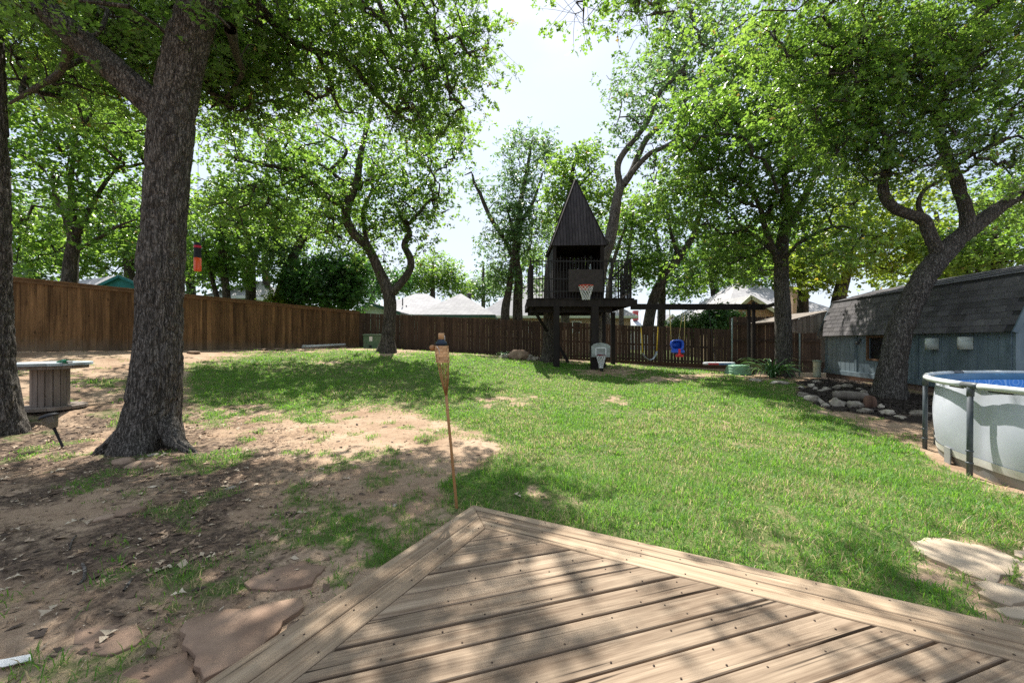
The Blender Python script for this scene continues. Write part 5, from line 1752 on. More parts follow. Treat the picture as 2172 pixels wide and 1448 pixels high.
# dark trunk that carries the left of the platform
tree('oak_tree', 'dark oak stem under the left side of the playhouse platform',
     [pl(gl(1160, 766, 14.9, 0.26), (1162, 740, 14.9, 0.20), (1163, 690, 14.9, 0.185), (1163, 640, 14.9, 0.18), (1166, 560, 15.6, 0.15), (1190, 470, 16.6, 0.13), (1205, 420, 16.9, 0.11), (1215, 360, 17.0, 0.08), (1225, 320, 17.1, 0.05)),
      pl((1190, 470, 16.6, 0.09), (1225, 400, 16.9, 0.06), (1260, 360, 17.1, 0.04))],
     [bl(1200, 420, 17.0, 0.9, 1.2, 1.1, 32), bl(1235, 360, 17.1, 1.3, 1.3, 0.9, 45), bl(1270, 420, 17.2, 0.9, 1.0, 1.0, 28)],
     17, MAT['leaf'], MAT['bark_far'], leaf=0.15, per=8, sub=8, sig=0.28, trunk_n=16, trunk_step=0.12, flare=0.3)

# the straight oak with the lily at its foot
tree('oak_tree', 'straight oak with a leafy lily clump at its foot by the swing posts',
     slim([pl(gl(1664, 800, 12.5, 0.36), (1663, 770, 12.5, 0.30), (1662, 720, 12.5, 0.285), (1660, 650, 12.5, 0.275), (1657, 580, 12.5, 0.25), (1659, 520, 12.5, 0.235), (1668, 470, 12.5, 0.20), (1672, 440, 12.45, 0.15), (1667, 400, 12.4, 0.12), (1664, 350, 12.3, 0.09), (1680, 290, 12.2, 0.06)),
      pl((1667, 478, 12.5, 0.17), (1690, 448, 12.5, 0.15), (1708, 415, 12.5, 0.13), (1730, 372, 12.5, 0.11), (1750, 320, 12.5, 0.07), (1770, 260, 12.5, 0.04)),
      pl((1658, 575, 12.5, 0.15), (1640, 530, 12.3, 0.12), (1622, 480, 12.1, 0.10), (1612, 440, 12.0, 0.08), (1590, 400, 11.8, 0.05)),
      pl((1658, 560, 12.5, 0.08), (1690, 520, 12.0, 0.07), (1740, 490, 11.7, 0.055), (1790, 480, 11.5, 0.035), (1830, 500, 11.3, 0.02)),
      pl((1640, 535, 12.3, 0.09), (1600, 500, 12.4, 0.07), (1560, 470, 12.5, 0.05))], 0.8),
     [bl(1610, 330, 12.0, 2.0, 1.9, 1.6, 125), bl(1540, 300, 12.4, 1.6, 1.6, 1.5, 90), bl(1720, 280, 12.4, 1.7, 1.7, 1.4, 80), bl(1600, 180, 12.2, 1.9, 1.8, 1.3, 95), bl(1480, 420, 12.6, 1.1, 1.3, 1.0, 48), bl(1590, 470, 12.3, 1.5, 1.5, 0.9, 60), bl(1720, 430, 11.9, 1.5, 1.5, 0.9, 50), bl(1500, 560, 13.4, 0.9, 1.0, 0.5, 22), bl(1580, 560, 13.4, 1.0, 0.9, 0.4, 22), bl(1780, 520, 11.6, 1.2, 1.0, 0.5, 30), bl(1700, 120, 12.2, 1.8, 1.6, 1.2, 60), bl(1475, 265, 11.0, 1.0, 0.9, 0.8, 38)],
     18, MAT['leaf'], MAT['bark'], leaf=0.118, per=12, sub=6, sig=0.40, trunk_n=36, trunk_step=0.06, rough=0.009, flare=0.2)

# the leaning oak in front of the shed
tree('oak_tree', 'massive leaning oak with crooked fork in the rock-edged bed before the shed',
     slim([pl(gl(1888, 850, 8.45, 0.46), (1890, 800, 8.46, 0.42), (1897, 750, 8.47, 0.385), (1912, 690, 8.48, 0.365), (1938, 630, 8.5, 0.355), (1970, 575, 8.5, 0.345), (2008, 530, 8.5, 0.32), (2050, 492, 8.5, 0.28), (2100, 455, 8.5, 0.22), (2150, 420, 8.5, 0.20), (2210, 380, 8.5, 0.17), (2290, 310, 8.5, 0.11)),
      pl((1995, 545, 8.5, 0.22), (1975, 505, 8.45, 0.20), (1960, 468, 8.4, 0.19), (1930, 455, 8.35, 0.175), (1900, 443, 8.3, 0.165), (1878, 420, 8.25, 0.16), (1873, 392, 8.2, 0.15), (1882, 355, 8.15, 0.135), (1888, 320, 8.1, 0.12), (1870, 270, 8.0, 0.09), (1830, 200, 7.9, 0.06), (1790, 130, 7.8, 0.04)),
      pl((1955, 462, 8.4, 0.10), (1948, 430, 8.4, 0.08), (1962, 402, 8.4, 0.07), (1996, 384, 8.4, 0.06)),
      pl((2052, 490, 8.5, 0.22), (2050, 450, 8.5, 0.205), (2038, 412, 8.5, 0.195), (2025, 370, 8.5, 0.18), (2005, 320, 8.5, 0.16), (1990, 270, 8.45, 0.14), (2000, 200, 8.4, 0.12), (2040, 110, 8.2, 0.12), (2095, 20, 8.0, 0.14), (2120, -60, 7.9, 0.11), (2150, -160, 7.8, 0.08)),
      pl((2010, 250, 8.4, 0.08), (1950, 180, 8.0, 0.07), (1860, 110, 7.5, 0.055), (1760, 60, 7.0, 0.035)),
      pl((1995, 380, 8.5, 0.07), (2060, 330, 8.0, 0.06), (2130, 300, 7.6, 0.04)),
      pl((2095, 20, 8.0, 0.10), (1900, -100, 7.0, 0.075), (1650, -80, 6.4, 0.05), (1480, -70, 6.0, 0.03), (1330, -40, 5.8, 0.018))], 0.60),
     [bl(1950, 180, 7.8, 1.5, 1.2, 0.9, 95), bl(1840, 130, 7.6, 1.5, 1.2, 0.95, 95), bl(2080, 150, 7.8, 1.5, 1.3, 1.1, 95), bl(1760, 220, 7.8, 1.2, 1.2, 0.8, 60), bl(1920, 330, 7.8, 1.1, 0.9, 0.45, 50), bl(2140, 300, 7.8, 0.9, 1.0, 0.7, 45), bl(1830, 300, 7.8, 0.8, 0.9, 0.5, 38), bl(2000, 20, 7.4, 1.8, 1.5, 0.8, 85), bl(1740, 50, 7.2, 1.5, 1.3, 0.8, 75), bl(2160, 430, 8.8, 0.7, 0.8, 0.5, 22),
      bl(1380, 20, 5.9, 0.50, 0.5, 0.22, 11), bl(1280, 15, 5.8, 0.45, 0.4, 0.20, 7), bl(1400, -170, 5.6, 1.5, 1.2, 0.5, 24), bl(1700, -220, 6.2, 2.2, 1.6, 0.9, 50), bl(2200, -120, 7.0, 2.0, 1.8, 1.2, 50)],
     19, MAT['leaf'], MAT['bark'], lobed=True, leaf=0.108, per=10, sub=6, sig=0.36, sprig=True, trunk_n=72, trunk_step=0.045, rough=0.024, flare=0.26)

# trees behind the fences
BG = 'trees beyond the fences'
def back(label, limbs, blobs, seed, mat='leaf', leaf=0.19, sub=6, per=9, sig=0.38, bk='bark_far'):
    tree('oak_tree', label, limbs, blobs, seed, MAT[mat], MAT[bk], leaf=leaf, per=per, sub=sub, sig=sig, group=BG)
back('dark forked oak behind the cedar fence next to the teal barn',
     slim([pl((146, 640, 13.6, 0.34), (148, 590, 13.6, 0.29), (152, 540, 13.6, 0.26), (158, 505, 13.6, 0.25), (140, 455, 13.6, 0.17), (120, 420, 13.6, 0.12), (112, 370, 13.6, 0.08)),
      pl((158, 510, 13.6, 0.17), (155, 440, 13.5, 0.15), (150, 380, 13.4, 0.10), (160, 320, 13.3, 0.06)), pl((160, 505, 13.6, 0.15), (185, 455, 13.6, 0.12), (215, 400, 13.6, 0.09), (245, 360, 13.6, 0.05)), pl((165, 530, 13.6, 0.09), (210, 505, 13.3, 0.08), (250, 480, 13.0, 0.06), (290, 465, 12.8, 0.03))], 0.72),
     [bl(110, 300, 13.2, 2.4, 2.0, 1.5, 110), bl(240, 330, 13.2, 1.8, 1.8, 1.3, 75), bl(60, 440, 14, 1.6, 1.6, 1.2, 65), bl(230, 470, 13.6, 1.2, 1.4, 0.8, 42), bl(60, 530, 14.6, 1.2, 1.2, 0.7, 42), bl(250, 230, 12.4, 1.8, 1.6, 1.1, 60), bl(60, 200, 12.4, 1.8, 1.6, 1.0, 60)], 31, 'leaf', 0.15)
back('thin dark twin-stemmed oak behind the cedar fence just right of the big trunk',
     [pl((483, 660, 18, 0.17), (478, 600, 18, 0.15), (470, 540, 18, 0.14), (472, 470, 18, 0.11), (465, 400, 18, 0.07)), pl((468, 660, 18.1, 0.12), (455, 610, 18.1, 0.10), (440, 560, 18.1, 0.07), (430, 500, 18.1, 0.04))],
     [bl(470, 470, 18, 1.9, 1.8, 1.6, 80), bl(430, 560, 18, 1.2, 1.2, 1.0, 40), bl(500, 560, 18, 1.0, 1.0, 0.9, 32)], 32, 'leaf', 0.17)
back('grey-green straight oak behind the cedar fence, second stem right of the big trunk',
     [pl((532, 660, 20, 0.24), (532, 600, 20, 0.22), (531, 560, 20, 0.22), (524, 500, 20, 0.16), (515, 440, 20, 0.10)), pl((533, 565, 20, 0.14), (550, 520, 20, 0.11), (565, 470, 20, 0.06))],
     [bl(530, 450, 20, 2.2, 2.0, 1.8, 85), bl(575, 540, 20, 1.2, 1.2, 1.0, 35)], 33, 'leaf_cool', 0.18)
back('oak behind the cedar fence with a stout stem slanting up to the right',
     [pl((588, 650, 21, 0.28), (600, 605, 21, 0.25), (620, 550, 21, 0.23), (645, 500, 21, 0.19), (670, 465, 21, 0.14), (690, 420, 21, 0.08)), pl((640, 510, 21, 0.12), (690, 490, 21, 0.10), (725, 505, 21, 0.07))],
     [bl(660, 430, 21, 2.6, 2.0, 1.6, 85), bl(600, 500, 21.4, 1.4, 1.3, 1.0, 35), bl(740, 500, 21.4, 1.6, 1.4, 1.0, 42), bl(620, 590, 21.6, 0.9, 0.9, 0.6, 22)], 34, 'leaf', 0.18)
tree('broadleaf_shrub', 'dense dark green rounded shrub rising above the corner of the cedar fence',
     [pl((700, 700, 20.6, 0.14), (700, 650, 20.6, 0.12), (698, 610, 20.6, 0.08)), pl((700, 660, 20.6, 0.09), (670, 620, 20.5, 0.06), (650, 590, 20.5, 0.03)), pl((700, 660, 20.6, 0.09), (735, 610, 20.7, 0.06), (750, 580, 20.7, 0.03))],
     [bl(690, 600, 20.6, 2.2, 1.6, 1.3, 150), bl(730, 575, 20.6, 1.2, 1.2, 1.1, 70), bl(650, 620, 20.4, 1.4, 1.2, 0.8, 60), bl(740, 630, 20.5, 1.0, 1.0, 0.6, 40)], 35, MAT['leaf_dark'], MAT['bark_far'], leaf=0.18, per=8, sub=9, sig=0.28, group='shrubs behind the fences', cat='shrub', twigs=False)
tree('broadleaf_shrub', 'light green low shrub peeping over the cedar fence left of the dark shrub',
     [pl((605, 690, 20.0, 0.05), (605, 640, 20.0, 0.03))], [bl(603, 640, 20, 0.8, 0.6, 0.45, 40)], 36, MAT['leaf_yellow'], MAT['bark_far'], leaf=0.15, per=8, sub=7, sig=0.22, group='shrubs behind the fences', cat='shrub', twigs=False)
def far_tree(label, px, py_base, Y, r, blobs, seed, mat='leaf', leaf=0.30, lean=0):
    back(label, [pl((px, py_base + 20, Y, r), (px + lean * .3, py_base - 40, Y, r * .8), (px + lean, py_base - 85, Y, r * .4))], blobs, seed, mat, leaf, 8, 7, 0.5)
far_tree('round-topped tree far behind the low grey roofs', 918, 640, 44, 0.30, [bl(925, 575, 44, 3.0, 2.5, 1.7, 75), bl(890, 600, 44, 2.2, 2.0, 1.4, 45), bl(965, 605, 44, 1.8, 1.8, 1.3, 40)], 41, 'leaf')
far_tree('small pale tree far behind the hip roof gap', 1025, 640, 48, 0.25, [bl(1025, 612, 48, 2.4, 2.0, 1.7, 60), bl(1055, 590, 50, 2.0, 2.0, 1.6, 40)], 42, 'leaf_cool')
far_tree('far tree half hidden behind the lawn oak', 790, 640, 40, 0.28, [bl(780, 590, 40, 2.6, 2.2, 2.0, 65), bl(830, 600, 42, 2.2, 2.0, 1.6, 45)], 43, 'leaf_dark')
back('oak beyond the dark fence slanting right behind the belt swing',
     [pl((1372, 710, 21.5, 0.32), (1380, 660, 21.5, 0.29), (1392, 620, 21.5, 0.27), (1415, 580, 21.5, 0.24), (1445, 540, 21.5, 0.20), (1470, 500, 21.5, 0.15), (1490, 440, 21.5, 0.09)), pl((1440, 548, 21.5, 0.12), (1420, 480, 21.7, 0.09), (1412, 420, 21.8, 0.05))],
     [bl(1450, 430, 21.6, 2.4, 2.0, 1.7, 95), bl(1365, 560, 21.4, 1.2, 1.5, 1.1, 26), bl(1530, 520, 21.8, 1.9, 1.8, 1.2, 60), bl(1360, 450, 21.8, 1.4, 1.5, 1.3, 45), bl(1465, 600, 21.6, 1.0, 1.0, 0.6, 18)], 44, 'leaf', 0.18)
back('slim oak beyond the dark fence between the swing chains',
     [pl((1402, 715, 22.5, 0.26), (1403, 670, 22.5, 0.23), (1404, 620, 22.6, 0.20), (1400, 560, 22.8, 0.14), (1390, 480, 22.9, 0.08))],
     [bl(1395, 520, 22.9, 1.5, 1.6, 1.6, 50)], 45, 'leaf_cool', 0.2)
back('grey stems beyond the fence seen under the platform edge',
     [pl((1319, 710, 21, 0.14), (1318, 660, 21, 0.13), (1325, 600, 21, 0.11), (1335, 520, 21, 0.08), (1345, 440, 21, 0.05)), pl((1289, 710, 20.6, 0.17), (1288, 650, 20.6, 0.15), (1300, 560, 20.8, 0.1), (1330, 470, 21, 0.05))],
     [bl(1325, 480, 21, 1.2, 1.3, 1.6, 48), bl(1340, 580, 21, 0.9, 1.0, 1.0, 26)], 46, 'leaf', 0.18, bk='bark_pale')
back('large spreading tree beyond the brick gable house',
     [pl((1520, 660, 34, 0.4), (1515, 610, 34, 0.33), (1505, 560, 34, 0.25), (1490, 510, 34, 0.14)), pl((1512, 600, 34, 0.18), (1480, 590, 34, 0.14), (1450, 560, 34, 0.1))],
     [bl(1500, 550, 34, 3.2, 2.6, 2.2, 100), bl(1440, 600, 34, 2.2, 2.0, 1.4, 50), bl(1580, 570, 34, 2.0, 2.0, 1.6, 45)], 47, 'leaf_dark', 0.26, sig=0.45)
back('yellow-green tree behind the shed roof with a stout stem',
     [pl((1775, 680, 17.5, 0.28), (1778, 640, 17.5, 0.26), (1790, 590, 17.5, 0.24), (1800, 550, 17.5, 0.18), (1815, 480, 17.5, 0.10)), pl((1790, 590, 17.5, 0.16), (1765, 550, 17.5, 0.12), (1745, 500, 17.5, 0.07))],
     [bl(1800, 510, 17.2, 2.4, 2.0, 1.3, 105), bl(1900, 540, 17.2, 2.0, 1.8, 1.2, 75), bl(1720, 560, 17.2, 1.2, 1.4, 0.7, 35), bl(1850, 430, 17.2, 2.4, 2.0, 1.2, 75), bl(1740, 590, 16.8, 0.8, 0.8, 0.5, 18)], 48, 'leaf_yellow', 0.17)
back('dark slim tree beside the brick chimney', [pl((1702, 690, 19.5, 0.26), (1703, 630, 19.5, 0.23), (1700, 580, 19.5, 0.2), (1690, 500, 19.5, 0.1))],
     [bl(1690, 520, 19.5, 2.0, 1.8, 1.2, 60), bl(1600, 560, 19.8, 1.9, 1.6, 0.9, 48), bl(1560, 520, 20, 1.6, 1.6, 1.0, 42)], 49, 'leaf', 0.18)
back('green tree standing beyond the near end of the shed', [pl((2120, 680, 15, 0.25), (2118, 600, 15, 0.2), (2110, 500, 15, 0.1))],
     [bl(2120, 520, 15, 1.8, 1.6, 1.2, 75), bl(2030, 540, 15.4, 1.4, 1.4, 0.9, 48), bl(2180, 420, 15, 1.6, 1.6, 1.4, 50)], 50, 'leaf', 0.17)
tree('broadleaf_shrub', 'feathery light green bush showing above the dark fence beside the blue toddler swing',
     [pl((1470, 735, 20.4, 0.05), (1470, 700, 20.4, 0.03))], [bl(1468, 688, 20.4, 1.1, 0.6, 0.45, 60), bl(1440, 697, 20.4, 0.6, 0.5, 0.25, 22)], 37, MAT['leaf_cool'], MAT['bark_far'], leaf=0.14, per=8, sub=7, sig=0.2, group='shrubs behind the fences', cat='shrub', twigs=False)
tree('broadleaf_shrub', 'glossy-leaved bush above the fence end by the tall fence section',
     [pl((1525, 735, 20.2, 0.06), (1527, 690, 20.2, 0.04))], [bl(1527, 675, 20.2, 1.0, 0.7, 0.65, 70)], 38, MAT['lily'], MAT['bark_far'], leaf=0.17, per=8, sub=7, sig=0.22, group='shrubs behind the fences', cat='shrub', twigs=False)
# more of the neighbourhood's trees closing the view beyond the left fence
for i, (px, Y, py, rx, rz, n, m_, lb) in enumerate([(60, 24, 500, 3.4, 2.6, 90, 'leaf_cool', 'leafy tree beyond the teal barn, behind the left edge trunk'), (270, 24, 470, 3.4, 2.8, 95, 'leaf', 'leafy tree behind the teal barn gable'),
                                              (400, 27, 500, 3.4, 3.0, 90, 'leaf_cool', 'leafy tree far behind the hanging orange tube'), (560, 30, 480, 3.8, 3.0, 90, 'leaf', 'tall leafy tree far behind the slanting stem'), (1250, 34, 520, 3.0, 3.0, 70, 'leaf_cool', 'leafy tree far behind the playhouse walls'),
                                              (1640, 30, 520, 3.4, 2.6, 80, 'leaf_dark', 'leafy tree behind the grey-roofed brick house'), (2000, 24, 500, 4.0, 2.6, 90, 'leaf_yellow', 'leafy tree far behind the shed ridge'), (1190, 27, 470, 1.6, 2.0, 38, 'leaf', 'slim leafy tree in the gap left of the pointed roof')]):
    back(lb, [pl((px + 10, 700, Y, 0.3), (px, py + 40, Y, 0.22), (px - 15, py - 50, Y, 0.1))], [bl(px, py, Y, rx, 2.4, rz, n), bl(px + 60, py + 60, Y, rx * .6, 2.0, rz * .6, n // 2), bl(px - 60, py + 70, Y, rx * .55, 2.0, rz * .55, n // 2)], 60 + i, m_, 0.24, sig=0.42)
# ------------------------------------------------------------------ houses beyond the fences
MAT['roof_grey'] = roofmat('grey_shingle_roof', (0.34, 0.33, 0.335), (0.44, 0.43, 0.43))
MAT['roof_dark'] = roofmat('dark_grey_shingle_roof', (0.20, 0.20, 0.215), (0.30, 0.29, 0.31))
MAT['roof_metal'] = M('pale_metal_roof', (0.42, 0.46, 0.52), (0.5, 0.54, 0.6), 3, rough=0.5)
MAT['brick_tan'] = brickmat('tan_brick', (0.36, 0.21, 0.12), (0.46, 0.30, 0.17), (0.42, 0.38, 0.32))
MAT['brick_red'] = brickmat('red_brick', (0.33, 0.14, 0.085), (0.42, 0.20, 0.12), (0.38, 0.33, 0.28))
MAT['siding_pale'] = M('pale_green_siding', (0.42, 0.50, 0.42), (0.50, 0.57, 0.49), 3, rough=0.7)
MAT['fascia_green'] = M('dark_green_fascia', (0.03, 0.075, 0.055), (0.045, 0.10, 0.07), 6, rough=0.5)
MAT['fascia_cream'] = M('cream_fascia', (0.50, 0.55, 0.40), (0.6, 0.64, 0.5), 6, rough=0.5)
MAT['white_paint'] = M('white_paint', (0.62, 0.62, 0.60), (0.72, 0.72, 0.70), 6, rough=0.5)
MAT['teal'] = M('teal_siding', (0.012, 0.125, 0.15), (0.02, 0.165, 0.19), 5, (1, 1, .2), rough=0.6)

def house(name, label, px0, px1, Y, depth, z_eave, z_ridge, mat_wall, mat_roof, mat_fascia, inset=(2.0, 2.0), z0=0.2, windows=(), ov=0.45, gable=False):
    """hip (or gable) roofed house whose front stands Y metres away"""
    x0, x1 = X(px0, Y), X(px1, Y)
    h = thing(name, ((x0 + x1) / 2, Y, z0), label, 'house')
    y0, y1 = Y, Y + depth
    MB().box(((x0 + x1) / 2, (y0 + y1) / 2, (z0 - 0.5 + z_eave) / 2), (x1 - x0, depth, z_eave - z0 + 0.5)).build('wall', mat_wall, h)
    ym = (y0 + y1) / 2
    a, b = inset
    E = [(x0 - ov, y0 - ov, z_eave), (x1 + ov, y0 - ov, z_eave), (x1 + ov, y1 + ov, z_eave), (x0 - ov, y1 + ov, z_eave)]
    Rg = [(x0 - ov + a, ym, z_ridge), (x1 + ov - b, ym, z_ridge)]
    V = E + Rg + [(p[0], p[1], p[2] - 0.06) for p in E]
    MB().add(V, [(0, 1, 5, 4), (1, 2, 5), (2, 3, 4, 5), (3, 0, 4), (9, 8, 7, 6), (0, 6, 7, 1), (1, 7, 8, 2), (2, 8, 9, 3), (3, 9, 6, 0)]).build('roof', mat_roof, h)
    mb = MB()
    for i in range(4):
        p, q_ = np.array(E[i]), np.array(E[(i + 1) % 4])
        mb.bar(p - np.array([0, 0, 0.10]), q_ - np.array([0, 0, 0.10]), 0.05, 0.19)
    mb.build('fascia', mat_fascia, h)
    for (wpx0, wpx1, wz0, wz1) in windows:
        xa, xb = X(wpx0, Y), X(wpx1, Y)
        w = MB().box(((xa + xb) / 2, Y - 0.012, (wz0 + wz1) / 2), (xb - xa, 0.02, wz1 - wz0)).build('window', MAT['dark_glass'], h)
        mb = MB()
        for (c, s_) in ((((xa + xb) / 2, Y - 0.03, wz0), (xb - xa + 0.16, 0.06, 0.08)), (((xa + xb) / 2, Y - 0.03, wz1), (xb - xa + 0.16, 0.06, 0.08)), ((xa, Y - 0.031, (wz0 + wz1) / 2), (0.08, 0.06, wz1 - wz0)), ((xb, Y - 0.031, (wz0 + wz1) / 2), (0.08, 0.06, wz1 - wz0))):
            mb.box(c, s_)
        mb.build('frame', MAT['white_paint'], w)
    return h

def gable_wing(h, px0, px1, Y, depth, z_eave, z_peak, mat_wall, mat_roof, mat_fascia, pxm=None, ov=0.35):
    """wing with a front gable joined to house h"""
    x0, x1 = X(px0, Y), X(px1, Y)
    xm = X(pxm, Y) if pxm else (x0 + x1) / 2
    P = [(x0, 0.0), (x1, 0.0), (x1, z_eave), (xm, z_peak), (x0, z_eave)]
    n = len(P)
    V = [(p[0], Y, p[1]) for p in P] + [(p[0], Y + depth, p[1]) for p in P]
    MB().add(V, [tuple(range(n)), tuple(reversed(range(n, 2 * n)))] + [(i, n + i, n + (i + 1) % n, (i + 1) % n) for i in range(n)]).build('gable_wall', mat_wall, h)
    sl0, sl1 = (z_peak - z_eave) / (xm - x0), (z_peak - z_eave) / (x1 - xm)
    e0, e1 = (x0 - ov, z_eave - sl0 * ov), (x1 + ov, z_eave - sl1 * ov)
    for (p, q_) in ((e0, (xm, z_peak)), ((xm, z_peak), e1)):
        V = [(p[0], Y - ov, p[1] + 0.03), (q_[0], Y - ov, q_[1] + 0.03), (q_[0], Y + depth, q_[1] + 0.03), (p[0], Y + depth, p[1] + 0.03)]
        V += [(v[0], v[1], v[2] + 0.09) for v in V]
        MB().add(V, [(3, 2, 1, 0), (4, 5, 6, 7), (0, 1, 5, 4), (1, 2, 6, 5), (2, 3, 7, 6), (3, 0, 4, 7)]).build('wing_roof', mat_roof, h)
        MB().bar((p[0], Y - ov - 0.03, p[1] - 0.01), (q_[0], Y - ov - 0.03, q_[1] - 0.01), 0.05, 0.20).build('fascia', mat_fascia, h)

hA = house('bungalow', 'low house with pale green gable and grey roof behind the lawn oak', 770, 965, 31, 9, CAMZ + 57 / F * 31, CAMZ + 101 / F * 35.5, MAT['siding_pale'], MAT['roof_grey'], MAT['fascia_cream'], (3.4, 3.6), windows=((838, 848, 2.6, 3.2),))
gable_wing(hA, 757, 842, 28.5, 4.0, CAMZ + 62 / F * 28.5, CAMZ + 80 / F * 28.5, MAT['siding_pale'], MAT['roof_grey'], MAT['fascia_green'], pxm=786)
for px, py in ((854, 632), (862, 648)):
    p = at(px, py + 6, 32.2)
    MB().tube([(p[0], p[1], p[2] - 0.4), (p[0], p[1], p[2] + 0.25)], 0.05, 8).build('vent_pipe', MAT['metal_dark'], hA)
hB = house('bungalow', 'tan brick house with grey pyramid hip roof and black vent left of the fence oak', 893, 1036, 26.5, 5.6, CAMZ + 56 / F * 26.5, CAMZ + 101 / F * 29.4, MAT['brick_tan'], MAT['roof_grey'], MAT['fascia_green'], (2.7, 2.6))
p = at(995, 627, 30.0)
MB().lathe([(0.13, -0.5), (0.13, 0.0), (0.2, 0.01), (0.2, 0.16), (0.0, 0.2)], p, 12).build('roof_vent', MAT['metal_dark'], hB)
hC = house('bungalow', 'long brick house with broad grey roof behind the playhouse', 1020, 1338, 33, 10, CAMZ + 54 / F * 33, CAMZ + 137 / F * 38, MAT['brick_tan'], MAT['roof_grey'], MAT['fascia_cream'], (5.4, 6.0), windows=((1214, 1232, 2.1, 3.0), (1286, 1296, 2.1, 3.0), (1120, 1132, 2.1, 3.0), (1160, 1176, 2.1, 3.0)))
hD = house('bungalow', 'far house with pale blue metal roof and red chimney behind the swing', 1338, 1398, 46, 7, CAMZ + 34 / F * 46, CAMZ + 68 / F * 49, MAT['white_paint'], MAT['roof_metal'], MAT['white_paint'], (3.2, 0.6))
MB().box(at(1348, 669, 46.5), (0.55, 0.55, 1.1)).build('chimney', M('red_chimney', (0.42, 0.08, 0.09), (0.5, 0.11, 0.12)), hD)
hE = thing('bungalow', at(1426, 715, 46), 'far red brick gable with a dark star beyond the swing', 'house')
gable_wing(hE, 1402, 1446, 46, 6, CAMZ + 36 / F * 46, CAMZ + 56 / F * 46, MAT['brick_red'], MAT['roof_dark'], MAT['fascia_cream'])
sp_ = at(1426, 681, 45.9)
P5 = []
for i in range(10):
    a = math.pi / 2 + i * math.pi / 5
    r = 0.30 if i % 2 == 0 else 0.12
    P5.append((sp_[0] + r * math.cos(a), sp_[1], sp_[2] + r * math.sin(a)))
MB().add(P5 + [(p[0], p[1] + 0.04, p[2]) for p in P5], [tuple(range(10)), tuple(reversed(range(10, 20)))] + [(i, 10 + i, 10 + (i + 1) % 10, (i + 1) % 10) for i in range(10)]).build('star', MAT['metal_dark'], hE)
hF = house('bungalow', 'brick house with grey roof, front gable and tall chimney behind the tall fence section', 1545, 1790, 24.5, 9, CAMZ + 52 / F * 24.5, CAMZ + 124 / F * 29, MAT['brick_tan'], MAT['roof_grey'], MAT['fascia_cream'], (3.4, 3.4))
gable_wing(hF, 1548, 1640, 22.6, 3.5, CAMZ + 60 / F * 22.6, CAMZ + 93 / F * 22.6, MAT['brick_tan'], MAT['roof_grey'], MAT['fascia_cream'], pxm=1585)
c0 = at(1684, 612, 23.2)
cz = (c0[2] + 1.0) / 2
ch = MB().box((c0[0], c0[1], cz), (0.50, 0.55, c0[2] - 1.0)).build('chimney', MAT['brick_tan'], hF)
MB().box((c0[0], c0[1], c0[2] + 0.04), (0.60, 0.65, 0.08)).build('chimney_cap', MAT['brick_red'], ch)
hH = house('bungalow', 'distant house with a pale roof glimpsed behind the thin stems right of the big trunk', 455, 522, 27, 6, CAMZ + 96 / F * 27, CAMZ + 128 / F * 30, MAT['siding_pale'], MAT['roof_grey'], MAT['white_paint'], (1.2, 1.2), z0=0.9)
# teal barn shed
TBY = 18.5
barn = thing('barn_shed', (X(200, TBY), TBY, 1.0), 'teal barn-roofed shed showing above the cedar fence', 'shed')
def barn_prof(Y):
    # outline of the gable end: eave, break, ridge, break, eave (across), heights above the camera line
    return [(0.0, 2.95), (0.42, 3.85), (1.28, 4.42), (2.2, 3.95), (2.75, 2.95)]
ga, gd = np.array([X(172, TBY), TBY]), np.array([0.93, 0.37])      # gable end runs back to the right
pr_ = [(ga + gd * p[0], p[1]) for p in barn_prof(TBY)]
run = np.array([-0.90, 0.42]) * 4.2
V = [(q_[0][0], q_[0][1], q_[1]) for q_ in pr_] + [(pr_[4][0][0], pr_[4][0][1], 0.8), (pr_[0][0][0], pr_[0][0][1], 0.8)]
V2 = [(v[0] + run[0], v[1] + run[1], v[2]) for v in V]
MB().add(V + V2, [tuple(reversed(range(7))), tuple(range(7, 14)), (0, 6, 13, 7), (5, 4, 11, 12)]).build('wall', MAT['teal'], barn)
for i in range(4):
    a, b = V[i], V[i + 1]
    fo = gd * 0.0 - np.array([-0.90, 0.42]) * 0.15
    q4 = [(a[0] + fo[0], a[1] + fo[1], a[2] + 0.02), (b[0] + fo[0], b[1] + fo[1], b[2] + 0.02), (b[0] + run[0], b[1] + run[1], b[2] + 0.02), (a[0] + run[0], a[1] + run[1], a[2] + 0.02)]
    q8 = q4 + [(v[0], v[1], v[2] + 0.05) for v in q4]
    MB().add(q8, [(3, 2, 1, 0), (4, 5, 6, 7), (0, 1, 5, 4), (1, 2, 6, 5), (2, 3, 7, 6), (3, 0, 4, 7)]).build('roof', MAT['roof_grey'], barn)
    MB().bar(q4[0], q4[1], 0.04, 0.12).build('fascia', MAT['teal'], barn)

